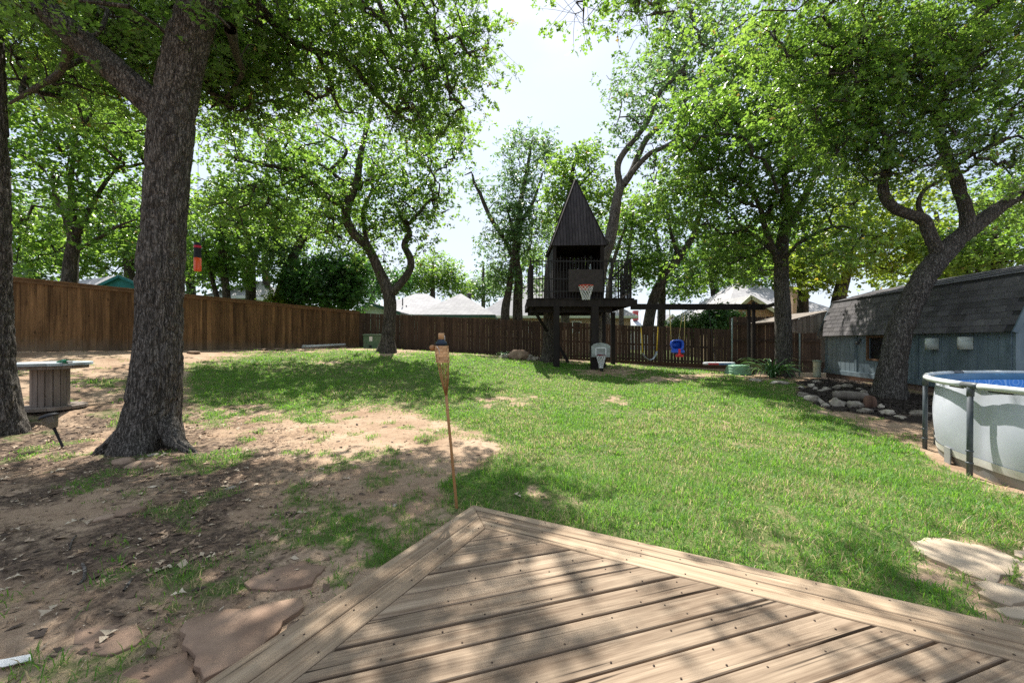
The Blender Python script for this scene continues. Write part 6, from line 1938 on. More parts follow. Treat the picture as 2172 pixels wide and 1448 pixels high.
# ------------------------------------------------------------------ things in the yard
# cable-spool table
SPY = 6.6
sx_, sz_ = X(107, SPY), ground_z(X(107, SPY), SPY)
sp = thing('spool_table', (sx_, SPY, sz_), 'wooden cable-spool table with grey top behind the left trunks', 'table')
hgt = CAMZ - (768 - CY) / F * SPY - sz_
NB = 7
def disc(r, z0, z1, mat, nm, gapx=0.006):
    w_ = 2 * r / NB
    for i in range(NB):
        y0, y1 = -r + i * w_, -r + (i + 1) * w_ - gapx
        pts = []
        for y in np.linspace(y0, y1, 6):
            pts.append((math.sqrt(max(0, r * r - y * y)), y))
        for y in np.linspace(y1, y0, 6):
            pts.append((-math.sqrt(max(0, r * r - y * y)), y))
        out = [pts[0]]
        for p in pts[1:]:
            if math.hypot(p[0] - out[-1][0], p[1] - out[-1][1]) > 1e-4:
                out.append(p)
        MB().prism([(sx_ + p[0], SPY + p[1]) for p in out], sz_ + z0, sz_ + z1, ch=0.005).build(nm, mat, sp)
disc(0.49, hgt - 0.045, hgt, MAT['spool_top'], 'top_plank')
disc(0.44, hgt - 0.10, hgt - 0.048, MAT['spool_wood'], 'under_plank')
disc(0.43, 0.0, 0.05, MAT['spool_wood'], 'base_plank')
for i in range(16):
    a = 2 * math.pi * i / 16
    r = 0.205
    MB().box((sx_ + r * math.cos(a), SPY + r * math.sin(a), sz_ + 0.05 + (hgt - 0.15) / 2), (0.03, 2 * r * math.tan(math.pi / 16) - 0.006, hgt - 0.15), rz=a, ch=0.003).build('drum_stave', MAT['spool_wood'], sp)
tz = sz_ + hgt
ns_ = thing('hose_nozzle', (X(138, SPY - 0.2), SPY - 0.2, tz), 'small green hose nozzle lying on the spool table top', 'nozzle')
q0 = np.array([X(138, SPY - 0.2), SPY - 0.2, tz + 0.025])
MB().tube([q0 + np.array([-0.13, 0, -0.012]), q0 + np.array([-0.03, 0, 0])], [0.010, 0.024], 10).tube([q0 + np.array([-0.03, 0, 0]), q0 + np.array([0.03, 0, 0])], [0.03, 0.032], 10).build('body', M('green_plastic', (0.01, 0.14, 0.07), (0.015, 0.18, 0.09), rough=0.4), ns_)
MB().tube([q0 + np.array([0.035, 0, -0.005]), q0 + np.array([0.11, 0, -0.01])], [0.017, 0.013], 10).build('fitting', M('pale_fitting', (0.45, 0.45, 0.45), (0.5, 0.5, 0.5)), ns_)

# solar path light, tilted
lb = gp(134, 951)
sl = thing('solar_light', lb, 'tilted black solar path light with ribbed clear shade beside the left trunk', 'garden light')
ax = (at(103, 884, lb[1] - 0.02) - at(134, 951, lb[1]))
L_ = float(np.linalg.norm(ax)) 
Mx = Matrix.Translation(Vector(lb)) @ Vector(ax).to_track_quat('Z', 'Y').to_matrix().to_4x4() @ Matrix.Diagonal((0.66, 0.66, 1, 1))
BLK = M('black_plastic', (0.012, 0.013, 0.017), (0.022, 0.023, 0.028), 10, rough=0.6, spec=0.2)
MB().lathe([(0.013, -0.10), (0.021, 0.0), (0.022, L_ * 0.58), (0.028, L_ * 0.59), (0.028, L_ * 0.63), (0.0, L_ * 0.635)], (0, 0, 0), 14, M=Mx).build('stake', BLK, sl)
sh = MB()
V, Fs = [], []
for j, (r, z) in enumerate([(0.05, L_ * 0.63), (0.09, L_ * 0.78), (0.115, L_ * 0.96)]):
    for i in range(48):
        a = 2 * math.pi * i / 48
        rr = r * (1 + (0.035 if i % 2 else 0))
        V.append((rr * math.cos(a), rr * math.sin(a), z))
for j in range(2):
    for i in range(48):
        Fs.append((j * 48 + i, j * 48 + (i + 1) % 48, (j + 1) * 48 + (i + 1) % 48, (j + 1) * 48 + i))
sh.add(V, Fs, False, Mx).build('shade', clear('ribbed_plastic', (0.20, 0.175, 0.14), 0.3), sl)
MB().lathe([(0.0, L_ * 0.955), (0.125, L_ * 0.955), (0.152, L_ * 0.965), (0.155, L_ * 0.985), (0.11, L_ * 1.05), (0.04, L_ * 1.075), (0.0, L_ * 1.08)], (0, 0, 0), 32, M=Mx).build('cap', BLK, sl)

# hanging orange and black tube
tb_ = at(419, 548, 5.9)
tu = thing('hanging_tube', at(419, 575, 5.9), 'orange and black tube hanging on a string right of the big trunk', 'bird feeder')
def zz(py):
    return at(419, py, 5.9)[2]
MB().lathe([(0, zz(575)), (0.044, zz(575)), (0.047, zz(573)), (0.047, zz(547)), (0.0, zz(547))], (tb_[0], tb_[1], 0), 20).build('lower_tube', M('orange_plastic', (0.75, 0.085, 0.012), (0.82, 0.11, 0.02), rough=0.35, spec=0.5), tu)
MB().lathe([(0.045, zz(547)), (0.045, zz(526))], (tb_[0], tb_[1], 0), 20).build('upper_tube', BLK, tu)
MB().lathe([(0.046, zz(526)), (0.047, zz(525)), (0.047, zz(521.5)), (0.045, zz(521))], (tb_[0], tb_[1], 0), 20).build('red_band', M('red_band', (0.45, 0.01, 0.03), (0.5, 0.015, 0.04), rough=0.4), tu)
MB().lathe([(0.045, zz(521)), (0.036, zz(516)), (0.012, zz(513)), (0, zz(513))], (tb_[0], tb_[1], 0), 20).build('top_cap', BLK, tu)
MB().tube([(tb_[0], tb_[1], zz(514)), (tb_[0] + 0.01, tb_[1], zz(330)), (tb_[0] + 0.0, tb_[1], zz(130))], 0.0025, 5).build('string', BLK, tu)

# bamboo torch
TBX = gp(969, 1084)
tt = thing('bamboo_torch', TBX, 'leaning bamboo garden torch with woven basket head at the deck corner', 'torch')
BAM = M('bamboo', (0.27, 0.125, 0.045), (0.42, 0.22, 0.09), 14, (1, 1, 0.1), rough=0.5, spec=0.4)
WEA = M('woven_cane', (0.50, 0.29, 0.14), (0.66, 0.42, 0.22), 22, rough=0.7, rnd=0.2)
y0_ = TBX[1]
def tp(px, py, dy=0.0):
    return at(px, py, y0_ + dy)
P_ = [TBX - np.array([0, 0, 0.10]), TBX, tp(962.5, 1010), tp(957, 950), tp(951, 890), tp(946.5, 838)]
mb = MB().tube(P_, [0.012, 0.012, 0.0118, 0.0115, 0.0115, 0.012], 10)
for py, px in ((1042, 965.2), (985, 960.2), (930, 955), (868, 949.2)):
    c = tp(px, py)
    mb.lathe([(0.0118, -0.006), (0.0135, -0.002), (0.0135, 0.002), (0.0118, 0.006)], c, 10)
mb.build('pole', BAM, tt)
bc0, bc1 = tp(939.5, 769), tp(936.5, 733)
for i in range(10):
    a = 2 * math.pi * i / 10
    top = bc0 + np.array([0.046 * math.cos(a), 0.046 * math.sin(a), 0.01])
    bot = tp(946.5, 838) + np.array([0.008 * math.cos(a), 0.008 * math.sin(a), 0])
    mid = (top + bot) / 2 + np.array([0.006 * math.cos(a), 0.006 * math.sin(a), 0])
    top2 = bc1 + np.array([0.050 * math.cos(a), 0.050 * math.sin(a), 0])
    MB().tube([bot, mid, top, top2], 0.0032, 5).build('split_cane', BAM, tt)
rows_ = 6
for j in range(rows_):
    t = (j + 0.5) / rows_
    c = bc0 + (bc1 - bc0) * t
    hh = np.linalg.norm(bc1 - bc0) / rows_ * 0.94
    mb = MB()
    n = 20
    for i in range(n):
        a0_, a1_ = 2 * math.pi * i / n, 2 * math.pi * (i + 1) / n
        r = 0.0525 + (0.0042 if (i // 2 + j) % 2 else -0.002)
        V = []
        for rr in (r, r - 0.0035):
            for a, z in ((a0_, -hh / 2), (a1_, -hh / 2), (a1_, hh / 2), (a0_, hh / 2)):
                V.append((c[0] + rr * math.cos(a), c[1] + rr * math.sin(a), c[2] + z))
        mb.add(V, [(0, 1, 2, 3), (7, 6, 5, 4), (0, 4, 5, 1), (3, 2, 6, 7), (0, 3, 7, 4), (1, 5, 6, 2)])
    mb.build('weave_band', WEA, tt)
c = tp(936, 732)
MB().lathe([(0.0, -0.10), (0.043, -0.10), (0.045, 0.0), (0.050, 0.008), (0.050, 0.018), (0.040, 0.03), (0.030, 0.036), (0.030, 0.046), (0.0, 0.047)], c, 22).build('canister', M('dark_blue_metal', (0.015, 0.025, 0.04), (0.03, 0.045, 0.065), 10, rough=0.35, metallic=0.4), tt)
c = tp(936, 720)
MB().lathe([(0.0, 0.0), (0.024, 0.0), (0.025, 0.045), (0.022, 0.052), (0.020, 0.049), (0, 0.049)], c, 14).build('snuffer_cap', WEA, tt)
mb = MB().tube([tp(937, 708), tp(943, 712), tp(944, 724), tp(940, 731)], 0.0022, 5).tube([tp(926, 734, -0.055), tp(931, 740, -0.06), tp(932, 752, -0.06)], 0.002, 5)
mb.build('cord', WHITE, tt)
c = tp(917, 737)
MB().lathe([(0.0, 0.022), (0.018, 0.018), (0.026, 0.0), (0.018, -0.02), (0.0, -0.024)], c, 12).build('wooden_knob', BAM, tt)

# green utility box and the pale pipe by the fence corner
UY = 17.6
ux, uz = X(791, UY), ground_z(X(791, UY), UY)
ub = thing('utility_box', (ux, UY, uz), 'green metal utility box standing behind the lawn oak', 'utility box')
GRN = M('utility_green', (0.055, 0.115, 0.06), (0.085, 0.155, 0.085), 6, rough=0.5, dirt=(0.12, 0.13, 0.09))
w_, h_, d_ = 0.86, 0.60, 0.75
MB().box((ux, UY + d_ / 2, uz + h_ / 2 - 0.02), (w_, d_, h_), ch=0.02).build('cabinet', GRN, ub)
MB().box((ux, UY + d_ / 2, uz + h_ + 0.005), (w_ + 0.05, d_ + 0.05, 0.05), ch=0.015).build('lid', GRN, ub)
MB().box((ux - 0.09, UY - 0.006, uz + h_ - 0.17), (0.13, 0.008, 0.20)).build('notice', MAT['white_paint'], ub)
MB().box((ux - 0.11, UY - 0.012, uz + 0.10), (0.09, 0.02, 0.10)).build('latch', BLK, ub)
MB().box((ux, UY + d_ / 2, uz - 0.03), (w_ + 0.2, d_ + 0.2, 0.08)).build('pad', M('concrete', (0.32, 0.31, 0.29), (0.42, 0.41, 0.38), 12), ub)
pa, pb = gp(642, 737), gp(722, 729)
pa, pb = at(642, 736, 16.2), at(732, 727.5, 17.9)
pa[2], pb[2] = ground_z(pa[0], pa[1]) + 0.09, ground_z(pb[0], pb[1]) + 0.14
pipe = thing('pale_pipe', (pa[0], pa[1], pa[2]), 'pale grey pipe lying along the foot of the cedar fence', 'pipe')
MB().tube([pa, pb], 0.055, 12).build('tube', M('grey_pvc', (0.42, 0.44, 0.44), (0.5, 0.52, 0.52), rough=0.5), pipe)
MB().tube([pa - (pb - pa) * 0.002, pa + (pb - pa) * 0.04], 0.066, 12).build('collar', M('grey_pvc_collar', (0.36, 0.38, 0.38), (0.42, 0.44, 0.44), rough=0.5), pipe)

# ------------------------------------------------------------------ rocks
LIME = M('limestone', (0.20, 0.17, 0.135), (0.47, 0.42, 0.345), 6, rough=0.95, bump=1.0, bdist=0.03, dirt=(0.10, 0.08, 0.06), dscale=9, detail=8, rnd=0.3)
SAND = M('brown_sandstone', (0.19, 0.125, 0.085), (0.34, 0.245, 0.175), 5, rough=0.95, bump=0.7, bdist=0.02, dirt=(0.15, 0.10, 0.07), dscale=6, detail=8)
PALE = M('pale_flagstone', (0.34, 0.265, 0.19), (0.47, 0.385, 0.285), 3.5, rough=0.9, bump=0.5, bdist=0.008, dirt=(0.34, 0.25, 0.17), dscale=3, detail=9)
BRN = M('brown_flagstone', (0.20, 0.130, 0.09), (0.32, 0.22, 0.155), 3.0, rough=0.95, bump=0.6, bdist=0.01, dirt=(0.18, 0.115, 0.08), dscale=4, detail=9)
def rock(label, c, r, mat, seed, group=None, sub=3, rz=0.0, ang=0.55, cat='rock', name='rock'):
    bm = bmesh.new()
    bmesh.ops.create_icosphere(bm, subdivisions=sub, radius=1.0)
    co = np.array([v.co for v in bm.verts])
    # cut by random planes for facets, then roughen
    rg = np.random.default_rng(seed)
    for _ in range(9):
        n = rg.normal(size=3)
        n /= np.linalg.norm(n)
        d = rg.uniform(0.55, 0.9)
        over = co @ n - d
        co = co - np.clip(over, 0, None)[:, None] * n * 0.9
    nn = fbm(co[:, 0] * 2 + seed, co[:, 1] * 2, co[:, 2] * 2, 4, seed) - 0.5
    co = co * (1 + nn[:, None] * ang)
    ca, sa = math.cos(rz), math.sin(rz)
    co = co * np.array(r)
    co = np.stack([co[:, 0] * ca - co[:, 1] * sa, co[:, 0] * sa + co[:, 1] * ca, co[:, 2]], 1)
    for v, p in zip(bm.verts, co):
        v.co = p
    me = bpy.data.meshes.new(name)
    bm.to_mesh(me)
    bm.free()
    me.polygons.foreach_set('use_smooth', [True] * len(me.polygons))
    me.materials.append(mat)
    o = reg(bpy.data.objects.new(name, me), None, tuple(float(v) for v in c))
    return tag(o, label, cat, group)

EDGE = 'limestone rocks edging the mulch bed'
bedrocks = [(250, 265, 90, 40, 'small pale rock at the far tip of the bed by the lily clump'), (380, 245, 90, 60, 'pale rock next to the bed tip, leaning on a smaller one'), (440, 285, 70, 45, 'smaller pale rock leaning against the rock near the bed tip'),
            (450, 190, 150, 40, 'flat pale slab at the back of the bed near the shed corner'), (590, 290, 110, 60, 'dull brown rock in the middle of the bed before the shed'), (740, 265, 110, 60, 'grey rock against the shed skirt left of the oak'),
            (880, 255, 150, 70, 'wide pale rock against the shed skirt nearest the oak'), (530, 320, 90, 30, 'low pale stone half buried in the mulch behind the edging'), (770, 330, 210, 45, 'long flat limestone piece lying behind the log'), (1100, 345, 110, 60, 'pale stone touching the left foot of the leaning oak'),
            (280, 372, 150, 70, 'leftmost of the front edging rocks, thin and layered'), (400, 440, 210, 75, 'broad flat edging rock, second from the lawn end'), (530, 475, 75, 85, 'upright knobbly edging rock left of the largest one'), (580, 515, 110, 70, 'rounded edging rock at the lawn side before the largest one'),
            (750, 490, 240, 140, 'largest pale boulder in the front edge of the bed'), (960, 520, 180, 100, 'darker boulder right of the largest one in the bed edge'), (1120, 600, 180, 80, 'long low edging rock in front of the stump'), (1330, 560, 80, 60, 'small round rock right of the stump'),
            (1400, 615, 220, 60, 'flat pale edging rock between stump and pool'), (1580, 680, 180, 50, 'low grey edging rock nearer the pool'), (1860, 640, 220, 80, 'layered pale rock beside the pool post'), (1040, 285, 90, 30, 'blue-grey flat stone by the shed skirt')]
for i, (cx, cy, w, h, lb_) in enumerate(bedrocks):
    px, py = 1660 + cx / 6.388, 780 + (cy + h * 0.35) / 6.388
    g = gp(px, py)
    rr = w / 6.388 / F * g[1] / 2 * 1.08
    hh = h / 6.388 / F * g[1] / 2 * 1.2
    rock(lb_, g + np.array([0, 0, hh * 0.35]), (rr, rr * 0.75, hh), LIME, 100 + i, EDGE, rz=0.5 * (i % 5) - 0.8, ang=1.0)
# fallen log and stump in the bed
l0_, l1_ = gp(1768, 848), gp(1842, 856)
lg = np.array([l0_, l0_ + (l1_ - l0_) * 0.35, l0_ + (l1_ - l0_) * 0.7, l1_]) + np.array([0, 0, 0.09])
V, Q = tube_np(*spline(lg, [0.075, 0.10, 0.095, 0.08], 0.05), 18, 0.006, 77)
V2 = np.vstack([V - lg[0], [[0, 0, 0]], [lg[-1] - lg[0]]])
n = 18
caps = [(i, (i + 1) % n, len(V)) for i in range(n)][::1]
me = bpy.data.meshes.new('fallen_log')
me.from_pydata([tuple(v) for v in V2], [], [tuple(q_) for q_ in Q] + [(b, a, c) for a, b, c in caps] + [(len(V) - n + i, len(V) - n + (i + 1) % n, len(V) + 1) for i in range(n)])
me.polygons.foreach_set('use_smooth', [True] * len(me.polygons))
me.materials.append(MAT['grey_wood'])
tag(reg(bpy.data.objects.new('fallen_log', me), None, tuple(lg[0])), 'weathered pale log lying in the mulch bed left of the leaning oak', 'log')
s_ = gp(1845, 868)
rock('short reddish upright stump in the bed edge before the leaning oak', s_ + np.array([0, 0, 0.08]), (0.115, 0.10, 0.21), M('reddish_wood', (0.06, 0.034, 0.024), (0.16, 0.092, 0.064), 12, (1, 1, .2), rough=0.9, bump=0.6), 333, None, cat='stump', name='tree_stump', ang=0.3)
# rock heap left of the playhouse
for i, (px, py, w, h, m_, lb_) in enumerate([(1101, 757, 42, 24, SAND, 'large brown boulder in the heap left of the playhouse'), (1083, 747, 24, 8, SAND, 'thin brown slab leaning at the back of the heap'), (1072, 757, 16, 10, LIME, 'pale stone at the left end of the heap'), (1084, 755, 16, 10, LIME, 'pale stone in front of the leaning slab in the heap'),
                                             (1066, 763, 14, 7, LIME, 'small pale stone at the foot of the heap, far left'), (1122, 760, 20, 14, LIME, 'grey stone right of the large boulder in the heap'), (1135, 762, 16, 9, LIME, 'mossy grey stone at the right end of the heap'), (1146, 766, 12, 6, SAND, 'small stone between the heap and the dark stem')]):
    p = at(px, py, 15.4)
    gz = ground_z(p[0], p[1])
    rr, hh = w / F * 15.4 / 2 * 1.1, h / F * 15.4 / 2 * 1.2
    rock(lb_, (p[0], p[1] + (0.2 if i == 1 else 0), gz + hh * (0.55 if i != 1 else 1.3)), (rr, rr * 0.7, hh), m_, 150 + i, 'heap of rocks beside the playhouse')
# stones by the big trunk and in the soil
for i, (px, py, w, h, m_, lb_) in enumerate([(262, 985, 44, 20, SAND, 'rounded tan stone at the foot of the big trunk'), (308, 988, 70, 18, SAND, 'long layered tan stone at the foot of the big trunk'), (327, 970, 24, 7, LIME, 'small flat grey stone at the foot of the big trunk'), (392, 950, 30, 14, SAND, 'brown stone against the right root of the big trunk'),
                                             (225, 1110, 44, 13, SAND, 'flat brown stone in the dark soil, left of its neighbour'), (278, 1098, 60, 18, SAND, 'flat brown stone in the dark soil, right of its neighbour'), (488, 1040, 26, 9, LIME, 'small pale chip of stone in the middle of the bare soil'), (637, 1095, 30, 12, SAND, 'flat tan stone lying in the grass tufts'),
                                             (838, 1076, 16, 8, LIME, 'small grey stone in the bare soil near the torch'), (556, 1142, 14, 8, SAND, 'small pinkish stone among the grass tufts')]):
    g = gp(px, py)
    rr, hh = w / F * g[1] / 2, h / F * g[1] / 2
    rock(lb_, g + np.array([0, 0, hh * 0.25]), (rr, rr * 0.7, hh), m_, 170 + i, 'loose stones in the bare soil', rz=0.2 * i)
for i, (px, py, Y, lb_) in enumerate([(528, 735, 15.3, 'flat stone at the foot of the cedar fence, leftmost of a row'), (548, 738, 15.2, 'flat reddish stone second in the row by the cedar fence'), (568, 737, 15.8, 'flat stone third in the row by the cedar fence'), (590, 741, 15.4, 'broad flat stone fourth in the row by the cedar fence'),
                                      (560, 744, 14.8, 'flat stone just in front of the row by the cedar fence'), (728, 733, 17.6, 'flat stone under the end of the pale pipe'), (410, 748, 12.6, 'flat stone on the bank right of the big trunk'), (70, 744, 10.7, 'flat stone below the cedar fence above the spool table'), (120, 742, 10.9, 'second flat stone below the cedar fence above the spool table')]):
    p = at(px, py, Y)
    gz = ground_z(p[0], p[1])
    rock(lb_, (p[0], p[1], gz + 0.03), (0.24, 0.16, 0.055), SAND, 190 + i, 'flat stones along the cedar fence', sub=2, rz=i * 0.5, ang=0.35)
for i, (px, py, w, lb_) in enumerate([(1600, 808, 30, 'flat pale stone in front of the swing posts'), (1650, 816, 44, 'wide flat pale stone in front of the lily clump')]):
    g = gp(px, py)
    rock(lb_, g + np.array([0, 0, 0.02]), (w / F * g[1] / 2, 0.18, 0.06), LIME, 210 + i, 'flat stones before the lily clump', ang=0.35)

def flag(label, outline, mat, seed, top=0.02, group='flagstones set in the ground'):
    """flat stone with a broken outline, lying in the ground"""
    pts = [gp(px, py)[:2] for px, py in outline]
    P = []
    rg = np.random.default_rng(seed)
    n = len(pts)
    for i in range(n):
        a, b = pts[i], pts[(i + 1) % n]
        k = max(1, int(np.hypot(*(b - a)) / 0.05))
        for j in range(k):
            P.append(a + (b - a) * j / k + rg.normal(size=2) * 0.011)
    P = np.array(P)
    c = P.mean(0)
    zc = np.mean([ground_z(*p) for p in pts]) if n < 20 else 0
    n = len(P)
    V, Fs = [], []
    a_ = sum(P[i][0] * P[(i + 1) % n][1] - P[(i + 1) % n][0] * P[i][1] for i in range(n))
    if a_ < 0:
        P = P[::-1]
    top = top * (0.4 if mat is PALE else 0.75)
    rings = [(1.0, -0.05), (1.0, top - 0.004), (0.985, top), (0.7, top + 0.001), (0.35, top + 0.002)]
    for s_, z in rings:
        for p in P:
            q_ = c + (p - c) * s_
            zz_ = z + ((fbm(q_[0] * 4, q_[1] * 4, seed, 4, seed) - 0.5) * 0.012 if s_ < 0.98 else 0)
            V.append((q_[0] - c[0], q_[1] - c[1], float(zz_)))
    for j in range(len(rings) - 1):
        for i in range(n):
            Fs.append((j * n + i, j * n + (i + 1) % n, (j + 1) * n + (i + 1) % n, (j + 1) * n + i))
    V.append((0, 0, top + 0.002))
    for i in range(n):
        Fs.append(((len(rings) - 1) * n + i, (len(rings) - 1) * n + (i + 1) % n, len(V) - 1))
    me = bpy.data.meshes.new('flagstone')
    me.from_pydata(V, [], Fs)
    me.polygons.foreach_set('use_smooth', [False] * n + [True] * (len(me.polygons) - n))
    me.materials.append(mat)
    return tag(reg(bpy.data.objects.new('flagstone', me), None, (float(c[0]), float(c[1]), float(zc))), label, 'flagstone', group)
def c8(*pts):
    return [(1850 + a / 5.171, 1080 + b / 5.171) for a, b in pts]
def c5(*pts):
    return [(a / 2.172, 1000 + b / 2.172) for a, b in pts]
flag('largest pale flagstone at the lawn edge right of the deck', c8((420, 400), (560, 340), (760, 350), (960, 390), (1200, 440), (1480, 540), (1640, 630), (1600, 700), (1470, 770), (1330, 845), (1120, 800), (900, 700), (640, 570), (450, 490)), PALE, 1, 0.035)
flag('pale flagstone cut by the right edge, behind the largest one', c8((1540, 470), (1760, 420), (2000, 600), (1850, 700), (1680, 620), (1560, 540)), PALE, 2, 0.03)
flag('small tan flagstone at the right edge beside the largest one', c8((1550, 780), (1680, 700), (1850, 720), (1800, 920), (1640, 890)), PALE, 3, 0.03)
flag('pale flagstone between the largest one and the deck', c8((1120, 870), (1330, 865), (1560, 900), (1760, 960), (1760, 1100), (1500, 1080), (1300, 1065), (1150, 980)), PALE, 4, 0.03)
flag('pinkish flagstone in the corner of deck and right edge', c8((1310, 1085), (1500, 1095), (1800, 1120), (1850, 1300), (1640, 1270), (1420, 1180)), PALE, 5, 0.025)
flag('large brown flagstone with a broken edge against the deck', c5((820, 760), (900, 720), (1020, 690), (1240, 655), (1385, 615), (1412, 650), (1330, 720), (1180, 840), (1030, 940), (930, 985), (880, 900), (850, 830)), BRN, 6, 0.035)
flag('brown flagstone in the shade left of the broken one', c5((330, 700), (480, 690), (660, 725), (725, 755), (640, 830), (520, 880), (400, 860), (340, 780)), BRN, 7, 0.006)
flag('brown flagstone at the bottom edge left of the broken one', c5((530, 930), (680, 885), (840, 880), (890, 950), (900, 1060), (560, 1060)), BRN, 8, 0.008)
flag('brown flagstone half covered by soil among the grass tufts', c5((1130, 520), (1260, 470), (1400, 440), (1500, 470), (1440, 530), (1280, 545), (1160, 560)), BRN, 9, 0.015)

# lily clump at the foot of the straight oak
def strap_plant(label, g, n, L0, seed, name='lily_clump'):
    rg = np.random.default_rng(seed)
    t = thing(name, g, label, 'plant')
    for i in range(n):
        a = rg.uniform(0, 2 * math.pi)
        L = L0 * rg.uniform(0.6, 1.1)
        w = 0.050 * rg.uniform(0.7, 1.2)
        up = rg.uniform(0.75, 1.4)
        V, Fs = [], []
        m = 9
        s_ = np.array([-math.sin(a), math.cos(a), 0])
        d = np.array([math.cos(a), math.sin(a), 0])
        base = d * 0.05 * rg.uniform(0, 1.5)
        for j in range(m + 1):
            q_ = j / m
            el = up - 1.9 * q_ ** 1.6
            if j == 0:
                p = base.copy()
            else:
                p = p + (d * math.cos(el) + np.array([0, 0, 1]) * math.sin(el)) * L / m
            ww = w * math.sin(math.pi * min(0.97, 0.15 + 0.85 * q_)) ** 0.7
            V += [tuple(p - s_ * ww * 0.5), tuple(p - np.array([0, 0, 0.25 * ww])), tuple(p + s_ * ww * 0.5)]
        for j in range(m):
            b = 3 * j
            Fs += [(b, b + 1, b + 4, b + 3), (b + 1, b + 2, b + 5, b + 4)]
        me = bpy.data.meshes.new('leaf')
        me.from_pydata([(v[0], v[1], max(v[2], -0.01)) for v in V], [], Fs)
        me.polygons.foreach_set('use_smooth', [True] * len(me.polygons))
        face_attr(me, 'tone', np.full(len(me.polygons), rg.uniform(0, 0.9)))
        me.materials.append(MAT['lily'])
        reg(bpy.data.objects.new('leaf', me), t)
    return t
strap_plant('broad-leaved green lily clump at the foot of the straight oak', np.array([X(1638, 12.05), 12.05, ground_z(X(1638, 12.05), 12.05)]), 80, 1.15, 5)
strap_plant('small green plant growing out of the rock heap', np.array([X(1068, 15.6), 15.6, ground_z(X(1068, 15.6), 15.6) + 0.05]), 26, 0.42, 6, 'small_plant')
# white scrap at the lower left
g = gp(30, 1411)
V = [(-0.055, -0.03, 0.012), (0.0, -0.036, 0.02), (0.06, 0.01, 0.010), (0.03, 0.034, 0.018), (-0.02, 0.03, 0.006), (-0.06, 0.0, 0.02)]
MBs = MB().add([(v[0], v[1], v[2]) for v in V] + [(v[0], v[1], v[2] - 0.0025) for v in V], [tuple(range(6)), tuple(reversed(range(6, 12)))] + [(i, 6 + i, 6 + (i + 1) % 6, (i + 1) % 6) for i in range(6)])
me = MBs.mesh('paper_scrap')
me.materials.append(MAT['white_paint'])
tag(reg(bpy.data.objects.new('paper_scrap', me), None, tuple(g + np.array([0, 0, 0.004]))), 'white scrap lying on the soil at the lower left corner', 'scrap')
# sticks lying on the soil
for i, (P4, r, lb_) in enumerate([([(175, 1200), (180, 1215), (178, 1235), (165, 1250)], 0.008, 'crooked brown stick on the dark soil left of the grass tufts'), ([(148, 1176), (152, 1160), (162, 1145)], 0.005, 'thin grey stick above the crooked one on the dark soil'), ([(262, 1266), (272, 1258), (281, 1244)], 0.006, 'short grey stick right of the crooked one')]):
    pts = [gp(a, b) + np.array([0, 0, r]) for a, b in P4]
    P, R = spline(pts, [r, r * 1.1, r, r * 0.7][:len(pts)], 0.02)
    V, Q = tube_np(P, R, 8)
    me = np_mesh('stick', V - pts[0], Q, smooth=True)
    me.materials.append(MAT['bark_pale'])
    tag(reg(bpy.data.objects.new('stick', me), None, tuple(pts[0])), lb_, 'stick')

# ------------------------------------------------------------------ grass, litter, mulch
def in_flag(x, y):
    m = np.zeros(x.shape, bool)
    for o in bpy.data.objects:
        if o.name.startswith('flagstone'):
            n = len(o.data.vertices)
            c = np.array(o.location)
            co = np.array([v.co[:2] for v in o.data.vertices])
            k = (n - 1) // 5
            poly = [(c[0] + p[0] * 0.94, c[1] + p[1] * 0.94) for p in co[:k]]
            bx = (np.abs(x - c[0]) < 1.5) & (np.abs(y - c[1]) < 1.5)
            if bx.any():
                mm = pip(x[bx], y[bx], poly)
                m[bx] |= mm
    return m

def scatter(n, x0, x1, y0, y1, rng):
    return rng.uniform(x0, x1, n), rng.uniform(y0, y1, n)

def blades(x, y, z, h, w, rng, lean=0.55):
    N = len(x)
    a = rng.uniform(0, 2 * math.pi, N)
    d = np.stack([np.cos(a), np.sin(a), np.zeros(N)], 1)
    s = np.stack([-np.sin(a), np.cos(a), np.zeros(N)], 1)
    L = h * rng.uniform(0.5, 1.3, N)
    le = rng.uniform(0.1, 1.0, N) ** 0.8 * lean
    up = np.array([0, 0, 1.0])
    b = np.stack([x, y, z - 0.006], 1)
    m = b + (up * np.cos(le)[:, None] + d * np.sin(le)[:, None]) * (L * 0.55)[:, None]
    le2 = le + rng.uniform(0.2, 0.9, N)
    t = m + (up * np.cos(le2)[:, None] + d * np.sin(le2)[:, None]) * (L * 0.5)[:, None]
    ww = (w * rng.uniform(0.7, 1.3, N))[:, None]
    V = np.stack([b - s * ww * 0.4, b + s * ww * 0.4, m + s * ww * 0.5, m - s * ww * 0.5, t], 1).reshape(-1, 3)
    o = (np.arange(N) * 5)[:, None]
    T = np.stack([o + np.array([0, 1, 2]), o + np.array([0, 2, 3]), o + np.array([3, 2, 4])], 1).reshape(-1, 3)
    return V, T

